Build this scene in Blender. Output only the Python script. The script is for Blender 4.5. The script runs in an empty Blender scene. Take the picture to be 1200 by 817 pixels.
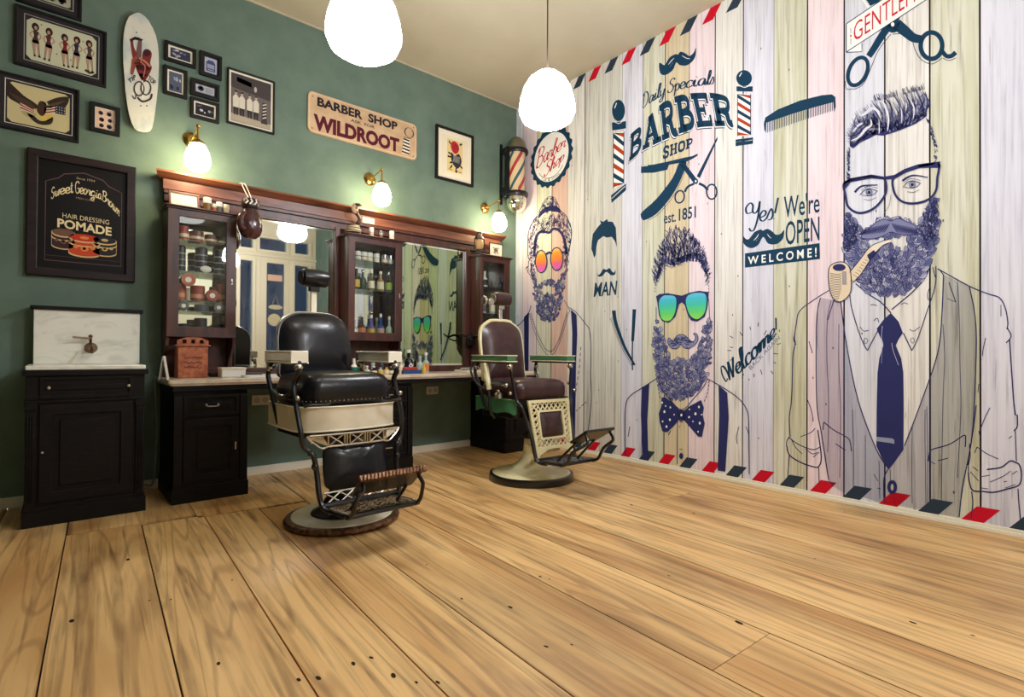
import bpy, math, random
from mathutils import Vector, Matrix
from mathutils.geometry import tessellate_polygon
random.seed(7)
C = bpy.context.scene.collection
PI = math.pi
# ---------------------------------------------------------------- camera model (frame 1200 x 817)
FOC = 621.96
YAW, PITCH, ROLL = 0.858183, 0.0087108, 0.0061069
CAM = Vector((-4.05806, -4.63392, 1.0))
FW = Vector((math.cos(YAW)*math.cos(PITCH), math.sin(YAW)*math.cos(PITCH), math.sin(PITCH)))
R0 = Vector((math.sin(YAW), -math.cos(YAW), 0)); U0 = R0.cross(FW)
RT = R0*math.cos(ROLL) + U0*math.sin(ROLL); UP = R0*-math.sin(ROLL) + U0*math.cos(ROLL)
ROOM_H = 3.847
def ray(px, py): return FW + RT*((px-600)/FOC) - UP*((py-408.5)/FOC)
def hit(px, py, ax, v):
    r = ray(px, py); return CAM + r*((v-CAM[ax])/r[ax])
def G(px, py, d=0.0): return hit(px, py, 1, -d)      # a point on a plane parallel to the green wall, d in front of it
def M(px, py, e=0.0): return hit(px, py, 0, -e)      # on the printed wall
def FL(px, py, z=0.0): return hit(px, py, 2, z)      # on the floor or a level above it

# ---------------------------------------------------------------- colour and materials
def lin(c):
    return tuple(((v/255)/12.92 if v/255 <= 0.04045 else ((v/255+0.055)/1.055)**2.4) for v in c)
MATS = {}
def mat(name, col, rough=0.6, metal=0.0, spec=0.5, col2=None, scale=(6, 6, 6), lo=0.35, hi=0.65, bump=0.0, detail=4.0,
        coat=0.0, alpha=1.0, sheen=0.0, dist=0.0):
    if name in MATS: return MATS[name]
    m = bpy.data.materials.new(name); m.use_nodes = True
    nt = m.node_tree; b = nt.nodes['Principled BSDF']
    c = lin(col)
    b.inputs['Base Color'].default_value = (*c, 1)
    b.inputs['Roughness'].default_value = rough
    b.inputs['Metallic'].default_value = metal
    b.inputs['Specular IOR Level'].default_value = spec
    b.inputs['Coat Weight'].default_value = coat
    b.inputs['Coat Roughness'].default_value = 0.12
    b.inputs['Alpha'].default_value = alpha
    if col2 is not None or bump:
        tc = nt.nodes.new('ShaderNodeTexCoord'); mp = nt.nodes.new('ShaderNodeMapping')
        mp.inputs['Scale'].default_value = scale
        nt.links.new(tc.outputs['Object'], mp.inputs['Vector'])
        nz = nt.nodes.new('ShaderNodeTexNoise'); nz.inputs['Scale'].default_value = 1.0
        nz.inputs['Detail'].default_value = detail; nz.inputs['Distortion'].default_value = dist
        nt.links.new(mp.outputs['Vector'], nz.inputs['Vector'])
        if col2 is not None:
            rp = nt.nodes.new('ShaderNodeValToRGB')
            rp.color_ramp.elements[0].position = lo; rp.color_ramp.elements[1].position = hi
            rp.color_ramp.elements[0].color = (*c, 1); rp.color_ramp.elements[1].color = (*lin(col2), 1)
            nt.links.new(nz.outputs['Fac'], rp.inputs['Fac']); nt.links.new(rp.outputs['Color'], b.inputs['Base Color'])
        if bump:
            bp = nt.nodes.new('ShaderNodeBump'); bp.inputs['Strength'].default_value = bump
            bp.inputs['Distance'].default_value = 0.01
            nt.links.new(nz.outputs['Fac'], bp.inputs['Height']); nt.links.new(bp.outputs['Normal'], b.inputs['Normal'])
    MATS[name] = m; return m
def flat(rgb, rough=0.75, alpha=1.0):
    return mat('ink_%d_%d_%d%s' % (*rgb, '' if alpha == 1 else '_%d' % int(alpha*100)), rgb, rough, spec=0.25, alpha=alpha)
def emit(name, rgb, s, warm=None):
    if name in MATS: return MATS[name]
    m = bpy.data.materials.new(name); m.use_nodes = True; nt = m.node_tree; nt.nodes.clear()
    o = nt.nodes.new('ShaderNodeOutputMaterial'); e = nt.nodes.new('ShaderNodeEmission')
    e.inputs['Color'].default_value = (*lin(rgb), 1); e.inputs['Strength'].default_value = s
    nt.links.new(e.outputs[0], o.inputs[0]); MATS[name] = m; return m
def glass(name='clear_glass', tint=(235, 245, 240), gloss=0.10, rough=0.02, fres=0.6):
    if name in MATS: return MATS[name]
    m = bpy.data.materials.new(name); m.use_nodes = True; nt = m.node_tree; nt.nodes.clear()
    o = nt.nodes.new('ShaderNodeOutputMaterial'); t = nt.nodes.new('ShaderNodeBsdfTransparent'); g = nt.nodes.new('ShaderNodeBsdfGlossy')
    mx = nt.nodes.new('ShaderNodeMixShader'); fr = nt.nodes.new('ShaderNodeLayerWeight'); fr.inputs['Blend'].default_value = 0.25
    mth = nt.nodes.new('ShaderNodeMath'); mth.operation = 'MULTIPLY_ADD'; mth.inputs[1].default_value = fres; mth.inputs[2].default_value = gloss*0.5
    nt.links.new(fr.outputs['Fresnel'], mth.inputs[0])
    t.inputs['Color'].default_value = (*lin(tint), 1); g.inputs['Roughness'].default_value = rough
    nt.links.new(mth.outputs[0], mx.inputs[0]); nt.links.new(t.outputs[0], mx.inputs[1]); nt.links.new(g.outputs[0], mx.inputs[2])
    nt.links.new(mx.outputs[0], o.inputs[0]); MATS[name] = m; return m
def zramp(name, stops):                       # print whose own colour changes from bottom to top
    m = bpy.data.materials.new(name); m.use_nodes = True; nt = m.node_tree; b = nt.nodes['Principled BSDF']
    tc = nt.nodes.new('ShaderNodeTexCoord'); sp = nt.nodes.new('ShaderNodeSeparateXYZ'); rp = nt.nodes.new('ShaderNodeValToRGB')
    nt.links.new(tc.outputs['Generated'], sp.inputs[0]); nt.links.new(sp.outputs['Z'], rp.inputs['Fac'])
    el = rp.color_ramp.elements
    while len(el) < len(stops): el.new(0.5)
    for e, (p, c) in zip(el, stops): e.position = p; e.color = (*lin(c), 1)
    nt.links.new(rp.outputs['Color'], b.inputs['Base Color']); b.inputs['Roughness'].default_value = 0.7
    return m

# ---------------------------------------------------------------- objects
def props(o, label=None, cat=None, group=None, kind=None):
    if label: o['label'] = label
    if cat: o['category'] = cat
    if group: o['group'] = group
    if kind: o['kind'] = kind
    return o
def thing(name, label, cat, loc, rz=0.0, group=None, kind=None):
    o = bpy.data.objects.new(name, None); C.objects.link(o); o.empty_display_size = 0.1
    o.location = loc; o.rotation_euler = (0, 0, rz)
    return props(o, label, cat, group, kind)
def root_of(o):
    while o.parent is not None: o = o.parent
    return o
class MB:
    """collects shapes into one mesh"""
    def __init__(s): s.v = []; s.f = []; s.m = []
    def add(s, vs, fs, mi=0):
        k = len(s.v); s.v += [tuple(p) for p in vs]; s.f += [tuple(i+k for i in f) for f in fs]; s.m += [mi]*len(fs); return s
    def box(s, a, b, mi=0):
        x0, y0, z0 = [min(a[i], b[i]) for i in range(3)]; x1, y1, z1 = [max(a[i], b[i]) for i in range(3)]
        vs = [(x0,y0,z0),(x1,y0,z0),(x1,y1,z0),(x0,y1,z0),(x0,y0,z1),(x1,y0,z1),(x1,y1,z1),(x0,y1,z1)]
        return s.add(vs, [(3,2,1,0),(4,5,6,7),(0,1,5,4),(1,2,6,5),(2,3,7,6),(3,0,4,7)], mi)
    def hexa(s, q, w, mi=0):                   # a quad q (4 points) pushed by the vector w
        q = [Vector(p) for p in q]; w = Vector(w)
        vs = q + [p+w for p in q]
        return s.add(vs, [(3,2,1,0),(4,5,6,7),(0,1,5,4),(1,2,6,5),(2,3,7,6),(3,0,4,7)], mi)
    def tube(s, pts, r, n=10, mi=0, closed=False, flatz=1.0, cap=True):
        pts = [Vector(p) for p in pts]; N = len(pts)
        rs = r if isinstance(r, (list, tuple)) else [r]*N
        if len(rs) != N: rs = [rs[0]+(rs[-1]-rs[0])*i/(N-1) for i in range(N)]
        prev = None; vs = []
        for i, p in enumerate(pts):
            if closed: t = pts[(i+1) % N]-pts[i-1]
            else: t = pts[min(i+1, N-1)]-pts[max(i-1, 0)]
            t.normalize()
            if prev is None:
                a = Vector((0, 0, 1)) if abs(t.z) < 0.9 else Vector((1, 0, 0))
                u = t.cross(a).normalized()
            else: u = (prev-t*prev.dot(t)).normalized()
            prev = u; w = t.cross(u)
            for k in range(n):
                a = 2*PI*k/n; vs.append(p+(u*math.cos(a)+w*math.sin(a)*flatz)*rs[i])
        fs = []
        for i in range(N if closed else N-1):
            for k in range(n):
                a = i*n+k; b = i*n+(k+1) % n; c = ((i+1) % N)*n+(k+1) % n; d = ((i+1) % N)*n+k
                fs.append((a, b, c, d))
        if not closed and cap: fs += [tuple(range(n-1, -1, -1)), tuple((N-1)*n+k for k in range(n))]
        return s.add(vs, fs, mi)
    def lathe(s, prof, c=(0, 0, 0), n=32, mi=0, axis='z', sx=1.0, sy=1.0):   # prof: (radius, height) pairs
        vs = []; fs = []; N = len(prof)
        for r, h in prof:
            for k in range(n):
                a = 2*PI*k/n; x, y = r*math.cos(a)*sx, r*math.sin(a)*sy
                p = (x, y, h) if axis == 'z' else ((h, x, y) if axis == 'x' else (x, h, y))
                vs.append((c[0]+p[0], c[1]+p[1], c[2]+p[2]))
        for i in range(N-1):
            for k in range(n):
                q = (i*n+k, i*n+(k+1) % n, (i+1)*n+(k+1) % n, (i+1)*n+k)
                fs.append(q if axis != 'y' else q[::-1])
        b = tuple(range(n-1, -1, -1)); t = tuple((N-1)*n+k for k in range(n))
        if prof[0][0] > 1e-5: fs.append(b if axis != 'y' else b[::-1])
        if prof[-1][0] > 1e-5: fs.append(t if axis != 'y' else t[::-1])
        return s.add(vs, fs, mi)
    def ball(s, c, r, n=12, mi=0, sc=(1, 1, 1)):
        vs = []; m = n//2
        for i in range(m+1):
            t = PI*i/m
            for k in range(n):
                a = 2*PI*k/n
                vs.append((c[0]+r*sc[0]*math.sin(t)*math.cos(a), c[1]+r*sc[1]*math.sin(t)*math.sin(a), c[2]-r*sc[2]*math.cos(t)))
        fs = [(i*n+k, i*n+(k+1) % n, (i+1)*n+(k+1) % n, (i+1)*n+k) for i in range(m) for k in range(n)]
        return s.add(vs, fs, mi)
    def prism(s, pts, fn, t0, t1, mi=0, holes=()):     # 2D outline placed by fn(u, v, t), from t0 to t1
        loops = [list(pts)]+[list(h) for h in holes]
        allp = [p for l in loops for p in l]; n = len(allp)
        tris = tessellate_polygon([[Vector((p[0], p[1], 0)) for p in l] for l in loops])
        vs = [fn(p[0], p[1], t0) for p in allp]+[fn(p[0], p[1], t1) for p in allp]
        fs = [tuple(t) for t in tris]+[tuple(i+n for i in t[::-1]) for t in tris]
        k = 0
        for l in loops:
            m = len(l)
            for i in range(m): a, b = k+i, k+(i+1) % m; fs.append((a, b, b+n, a+n))
            k += m
        return s.add(vs, fs, mi)
    def pad(s, outline, fn, t, mi=0, rings=7, back=0.35, sharp=0.5):   # upholstered pad: outline swelling to thickness t
        cx = sum(p[0] for p in outline)/len(outline); cy = sum(p[1] for p in outline)/len(outline); n = len(outline)
        prof = []
        for i in range(rings+1):
            a = PI/2*i/rings; prof.append((1-(1-math.cos(a))*sharp if i < rings else None, t*math.sin(a)))
        layers = [(1.0, -t*back), (1.0, 0.0)]
        for i in range(1, rings+1):
            a = i/rings; layers.append((1-a, t*(1-(1-a)**3.2)))
        layers = [(0.0, -t*back*1.0)]+layers
        vs = []; fs = []
        for sc, d in layers:
            for p in outline: vs.append(fn(cx+(p[0]-cx)*sc, cy+(p[1]-cy)*sc, d))
        for i in range(len(layers)-1):
            for k in range(n): fs.append((i*n+k, i*n+(k+1) % n, (i+1)*n+(k+1) % n, (i+1)*n+k))
        return s.add(vs, fs, mi)
    def build(s, name, mats, parent=None, local=False, bevel=0.0, subsurf=0, smooth=35):
        mats = mats if isinstance(mats, (list, tuple)) else [mats]
        me = bpy.data.meshes.new(name)
        off = Vector((0, 0, 0))
        if parent is not None and not local: off = root_of(parent).location.copy()
        me.from_pydata([(p[0]-off[0], p[1]-off[1], p[2]-off[2]) for p in s.v], [], s.f)
        for m in mats: me.materials.append(m)
        if len(mats) > 1: me.polygons.foreach_set('material_index', s.m)
        import bmesh
        bm = bmesh.new(); bm.from_mesh(me); bmesh.ops.remove_doubles(bm, verts=bm.verts, dist=1e-6)
        bmesh.ops.recalc_face_normals(bm, faces=bm.faces); bm.to_mesh(me); bm.free()
        me.shade_smooth(); me.set_sharp_from_angle(angle=math.radians(smooth))
        o = bpy.data.objects.new(name, me); C.objects.link(o)
        if parent is not None: o.parent = parent
        if bevel:
            b = o.modifiers.new('b', 'BEVEL'); b.width = bevel; b.segments = 2; b.limit_method = 'ANGLE'; b.angle_limit = math.radians(40)
        if subsurf:
            b = o.modifiers.new('s', 'SUBSURF'); b.levels = b.render_levels = subsurf
        return o

def catmull(pts, k=6, closed=False):
    n = len(pts); out = []
    if n < 3: return list(pts)
    rng = range(n if closed else n-1)
    for i in rng:
        p0 = pts[(i-1) % n] if closed or i > 0 else pts[0]
        p1 = pts[i]; p2 = pts[(i+1) % n]
        p3 = pts[(i+2) % n] if closed or i+2 < n else pts[-1]
        for j in range(k):
            t = j/k
            out.append(tuple(0.5*((2*b)+(-a+c)*t+(2*a-5*b+4*c-d)*t*t+(-a+3*b-3*c+d)*t**3) for a, b, c, d in zip(p0, p1, p2, p3)))
    if not closed: out.append(tuple(pts[-1]))
    return out
def rrect(x0, y0, x1, y1, r, n=5):
    pts = []
    for cx, cy, a0 in ((x1-r, y0+r, -90), (x1-r, y1-r, 0), (x0+r, y1-r, 90), (x0+r, y0+r, 180)):
        for i in range(n+1):
            a = math.radians(a0+90*i/n); pts.append((cx+r*math.cos(a), cy+r*math.sin(a)))
    return pts
def ell(cx, cy, rx, ry, n=28, rot=0.0):
    c, s = math.cos(rot), math.sin(rot)
    return [(cx+rx*math.cos(2*PI*i/n)*c-ry*math.sin(2*PI*i/n)*s, cy+rx*math.cos(2*PI*i/n)*s+ry*math.sin(2*PI*i/n)*c) for i in range(n)]
def inside(p, poly):
    x, y = p; r = False; n = len(poly)
    for i in range(n):
        x1, y1 = poly[i]; x2, y2 = poly[(i+1) % n]
        if (y1 > y) != (y2 > y) and x < (x2-x1)*(y-y1)/(y2-y1)+x1: r = not r
    return r

# ---------------------------------------------------------------- flat artwork (prints, paint, lettering) laid on a surface
TEXTS = {}
def text_mesh(txt, bold=0.0):
    """outline of a line of text as (triangles, width, cap height) in font units"""
    key = (txt, bold)
    if key in TEXTS: return TEXTS[key]
    cu = bpy.data.curves.new('t', 'FONT'); cu.body = txt; cu.resolution_u = 3; cu.offset = bold
    ob = bpy.data.objects.new('t', cu); C.objects.link(ob)
    dg = bpy.context.evaluated_depsgraph_get(); dg.update()
    me = ob.evaluated_get(dg).to_mesh()
    vs = [(v.co.x, v.co.y) for v in me.vertices]; fs = [tuple(p.vertices) for p in me.polygons]
    ob.evaluated_get(dg).to_mesh_clear()
    bpy.data.objects.remove(ob); bpy.data.curves.remove(cu)
    x0 = min(v[0] for v in vs); x1 = max(v[0] for v in vs)
    TEXTS[key] = ([(v[0]-x0, v[1]) for v in vs], fs, x1-x0)
    return TEXTS[key]
SLAB = {
 'B': ([([(25,4),(25,96)],26,0),([(25,90),(58,90),(76,84),(80,72),(72,58),(52,53),(25,53)],19,1),([(25,52),(62,50),(84,40),(86,22),(72,10),(50,9),(25,9)],20,1),([(0,8),(50,8)],17,0),([(0,92),(50,92)],17,0)],100),
 'A': ([([(48,94),(20,6)],19,0),([(52,94),(84,6)],27,0),([(30,34),(72,34)],12,0),([(0,8),(42,8)],17,0),([(60,8),(108,8)],17,0),([(32,92),(62,92)],16,0)],108),
 'R': ([([(25,4),(25,96)],26,0),([(25,90),(60,90),(80,84),(84,70),(76,54),(56,48),(25,48)],19,1),([(50,48),(68,40),(74,16),(88,7),(100,9)],24,1),([(0,8),(50,8)],17,0),([(0,92),(50,92)],17,0)],104),
 'E': ([([(25,4),(25,96)],26,0),([(0,91),(88,91)],18,0),([(25,50),(62,50)],14,0),([(0,9),(90,9)],18,0),([(84,98),(84,68)],11,0),([(62,66),(62,34)],9,0),([(86,2),(86,34)],11,0)],98),
 'S': ([([(80,70),(76,88),(50,94),(22,86),(20,66),(42,54),(70,44),(80,26),(68,9),(44,6),(22,12),(16,32)],22,1)],96),
 'H': ([([(22,4),(22,96)],24,0),([(80,4),(80,96)],24,0),([(22,50),(80,50)],14,0),([(0,8),(44,8)],17,0),([(0,92),(44,92)],17,0),([(58,8),(102,8)],17,0),([(58,92),(102,92)],17,0)],106),
 'O': ([([(50,92),(20,82),(13,50),(20,18),(50,8),(80,18),(87,50),(80,82),(50,92)],26,1)],102),
 'P': ([([(25,4),(25,96)],26,0),([(25,90),(60,90),(82,82),(84,66),(76,48),(56,42),(25,42)],19,1),([(0,8),(52,8)],17,0),([(0,92),(50,92)],17,0)],98),
 'U': ([([(24,92),(24,30),(38,10),(50,8),(64,10),(78,30),(78,92)],22,1),([(0,92),(46,92)],17,0),([(58,92),(100,92)],17,0)],102),
}
SCRIPT = {
 'a': ([[(38,42),(26,50),(12,42),(6,22),(14,3),(28,8),(38,44),(38,10),(46,2),(54,10)]],46),
 'b': ([[(0,10),(18,60),(24,92),(14,98),(10,60),(8,12),(18,0),(34,10),(34,38),(22,46),(10,30)]],40),
 'c': ([[(36,40),(24,50),(8,36),(6,14),(18,1),(38,12)]],36),
 'e': ([[(4,18),(28,26),(32,42),(20,50),(6,34),(6,12),(20,0),(40,12)]],36),
 'g': ([[(34,40),(20,50),(6,34),(8,10),(20,4),(34,22),(36,48),(34,0),(24,-36),(8,-34),(10,-20),(40,4)]],40),
 'h': ([[(0,10),(18,60),(22,94),(12,96),(8,50),(6,0),(14,34),(26,48),(34,38),(32,10),(42,2),(50,10)]],44),
 'i': ([[(2,20),(10,48),(8,12),(16,2),(24,10)],[(14,66),(15,70)]],22),
 'l': ([[(0,10),(18,60),(22,94),(12,98),(8,50),(10,8),(20,2),(26,10)]],22),
 'm': ([[(2,30),(10,48),(8,0),(16,36),(26,48),(30,36),(28,0),(36,36),(46,48),(52,36),(50,10),(58,2),(64,10)]],58),
 'n': ([[(2,30),(10,48),(8,0),(18,38),(30,48),(36,36),(34,10),(42,2),(48,10)]],44),
 'o': ([[(22,50),(8,38),(6,14),(18,0),(32,12),(34,36),(22,50),(30,42),(44,44)]],38),
 'p': ([[(2,30),(10,48),(6,-36)],[(8,26),(20,48),(34,38),(34,12),(20,0),(8,10)]],40),
 'r': ([[(2,20),(10,50),(12,42),(28,44),(26,12),(34,2),(42,10)]],34),
 's': ([[(0,8),(20,52),(30,26),(24,4),(8,2)]],30),
 't': ([[(18,86),(12,10),(22,2),(30,10)],[(4,58),(30,60)]],28),
 'w': ([[(2,40),(8,48),(12,6),(24,4),(28,40),(30,6),(42,4),(48,44),(56,40)]],54),
 'y': ([[(4,46),(6,14),(18,4),(32,20),(36,48),(34,0),(24,-36),(8,-36),(8,-20),(42,6)]],40),
 'B': ([[(16,96),(12,50),(6,0)],[(-2,80),(14,98),(44,98),(54,78),(40,56),(20,52),(46,50),(58,28),(44,4),(18,0),(2,14)]],64),
 'D': ([[(16,92),(12,50),(8,2)],[(-2,78),(16,98),(42,94),(58,60),(50,18),(26,0),(6,4),(2,16)]],64),
 'G': ([[(56,82),(40,98),(14,80),(6,44),(16,8),(38,0),(56,16),(56,42),(36,40)]],62),
 'S': ([[(52,82),(40,98),(18,88),(16,66),(36,50),(46,26),(30,2),(6,6),(2,22)]],54),
 'Y': ([[(20,52),(-4,50),(-10,78),(8,98),(22,84),(22,56),(34,44),(48,60),(54,98)],[(54,98),(50,30),(36,-30),(20,-40),(8,-24)]],54),
 'W': ([[(10,20),(-12,10),(-22,50),(-8,92),(14,88),(26,50),(24,2)],[(24,2),(50,92)],[(50,92),(52,2)],[(52,2),(82,92)]],76),
 '!': ([[(20,98),(10,28)],[(6,2),(7,5)]],24), ' ': ([],28), "'": ([[(10,98),(8,84)]],14),
}
class Art:
    """flat shapes in the coordinates of a picture; fn(u, v, lift) puts them on the surface"""
    def __init__(s, fn, base=0.0012, step=0.00035): s.fn = fn; s.mb = MB(); s.mats = []; s.b = base; s.st = step; s.layer = 0
    def mi(s, col):
        m = col if isinstance(col, bpy.types.Material) else flat(col)
        if m not in s.mats: s.mats.append(m)
        return s.mats.index(m)
    def e(s): return s.b+s.st*s.layer
    def poly(s, pts, col, smooth=False, holes=(), k=5):
        if smooth: pts = catmull(pts, k, True); holes = [catmull(h, k, True) for h in holes]
        loops = [list(pts)]+[list(h) for h in holes]; allp = [p for l in loops for p in l]
        tris = tessellate_polygon([[Vector((p[0], p[1], 0)) for p in l] for l in loops])
        s.mb.add([s.fn(p[0], p[1], s.e()) for p in allp], [tuple(t) for t in tris], s.mi(col)); return s
    def line(s, pts, w, col, smooth=True, closed=False, taper=False, k=5, w1=None, nib=None, pre=None, cap=True):
        if len(pts) > 2 and smooth: pts = catmull(pts, k, closed)
        pts = [pts[0]]+[p for i, p in enumerate(pts[1:]) if abs(p[0]-pts[i][0])+abs(p[1]-pts[i][1]) > 1e-6]
        n = len(pts); L = []; R_ = []
        for i in range(n):
            a = pts[(i-1) % n] if closed or i else pts[0]; b = pts[(i+1) % n] if closed or i < n-1 else pts[-1]
            dx, dy = b[0]-a[0], b[1]-a[1]; q = math.hypot(dx, dy) or 1e-9; dx /= q; dy /= q
            t = i/(n-1); ww = w if w1 is None else w+(w1-w)*t
            if taper: ww *= max(0.12, math.sin(PI*min(1, max(0, t)))**0.6)
            if nib: ww *= nib+(1-nib)*abs(dy)
            L.append((pts[i][0]-dy*ww/2, pts[i][1]+dx*ww/2)); R_.append((pts[i][0]+dy*ww/2, pts[i][1]-dx*ww/2))
        f = pre or (lambda x, y: (x, y))
        vs = [s.fn(*f(*p), s.e()) for p in L]+[s.fn(*f(*p), s.e()) for p in R_]
        fs = [(i, i+1, n+i+1, n+i) for i in range(n-1)]
        if closed: fs.append((n-1, 0, n, 2*n-1))
        s.mb.add(vs, fs, s.mi(col)); return s
    def dash(s, pts, w, col, on=2.0, off=1.5, smooth=True):
        if smooth and len(pts) > 2: pts = catmull(pts, 6)
        acc = 0; cur = [pts[0]]; draw = True; lim = on
        for a, b in zip(pts, pts[1:]):
            d = math.hypot(b[0]-a[0], b[1]-a[1]); t = 0
            while d-t > lim-acc:
                t += lim-acc; p = (a[0]+(b[0]-a[0])*t/d, a[1]+(b[1]-a[1])*t/d)
                cur.append(p)
                if draw and len(cur) > 1: s.line(cur, w, col, smooth=False)
                cur = [p]; draw = not draw; lim = on if draw else off; acc = 0
            acc += d-t; cur.append(b)
        return s
    def disc(s, cx, cy, rx, ry, col, rot=0.0, n=20): return s.poly(ell(cx, cy, rx, ry, n, rot), col)
    def ring(s, cx, cy, rx, ry, w, col, rot=0.0, n=28):
        return s.poly(ell(cx, cy, rx, ry, n, rot), col, holes=[ell(cx, cy, rx-w, ry-w, n, rot)])
    def warp(s, bot, top):
        """(u 0..1, v 0..1) -> picture coordinates between two curves"""
        def at(c, u):
            x = u*(len(c)-1); i = min(int(max(x, 0)), len(c)-2); t = x-i
            return (c[i][0]+(c[i+1][0]-c[i][0])*t, c[i][1]+(c[i+1][1]-c[i][1])*t)
        b = catmull(bot, 8) if len(bot) > 2 else bot; t_ = catmull(top, 8) if len(top) > 2 else top
        def f(u, v):
            p = at(b, u); q = at(t_, u); return (p[0]+(q[0]-p[0])*v, p[1]+(q[1]-p[1])*v)
        return f
    def text(s, txt, bot, top, col, bold=0.0, shear=0.0):
        vs, fs, W = text_mesh(txt, bold); f = s.warp(bot, top)
        s.mb.add([s.fn(*f((x+shear*y)/W, y/0.72), s.e()) for x, y in vs], fs, s.mi(col)); return s
    def script(s, txt, bot, top, col, w=9, shear=0.12, nib=0.45):
        W = sum(SCRIPT[c][1] for c in txt); f = s.warp(bot, top); x = 0
        for c in txt:
            for st in SCRIPT[c][0]:
                s.line([(x+p[0]+shear*p[1], p[1]) for p in st], w, col, nib=nib, k=4, pre=lambda a, b: f(a/W, b/100.0))
            x += SCRIPT[c][1]
        return s
    def slab(s, txt, bot, top, col, gap=6):
        W = sum(SLAB[c][1]+gap for c in txt)-gap; f = s.warp(bot, top); x = 0
        for c in txt:
            for pts, w, sm in SLAB[c][0]:
                if not sm:
                    pts = [(pts[0][0]+(pts[1][0]-pts[0][0])*i/4, pts[0][1]+(pts[1][1]-pts[0][1])*i/4) for i in range(5)]
                s.line([(x+p[0], p[1]) for p in pts], w, col, smooth=bool(sm), k=4, pre=lambda a, b: f(a/W, b/100.0))
            x += SLAB[c][1]+gap
        return s
    def build(s, name, parent, label=None, local=False):
        o = s.mb.build(name, s.mats, parent, local=local)
        if label: o['label'] = label
        return o
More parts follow.
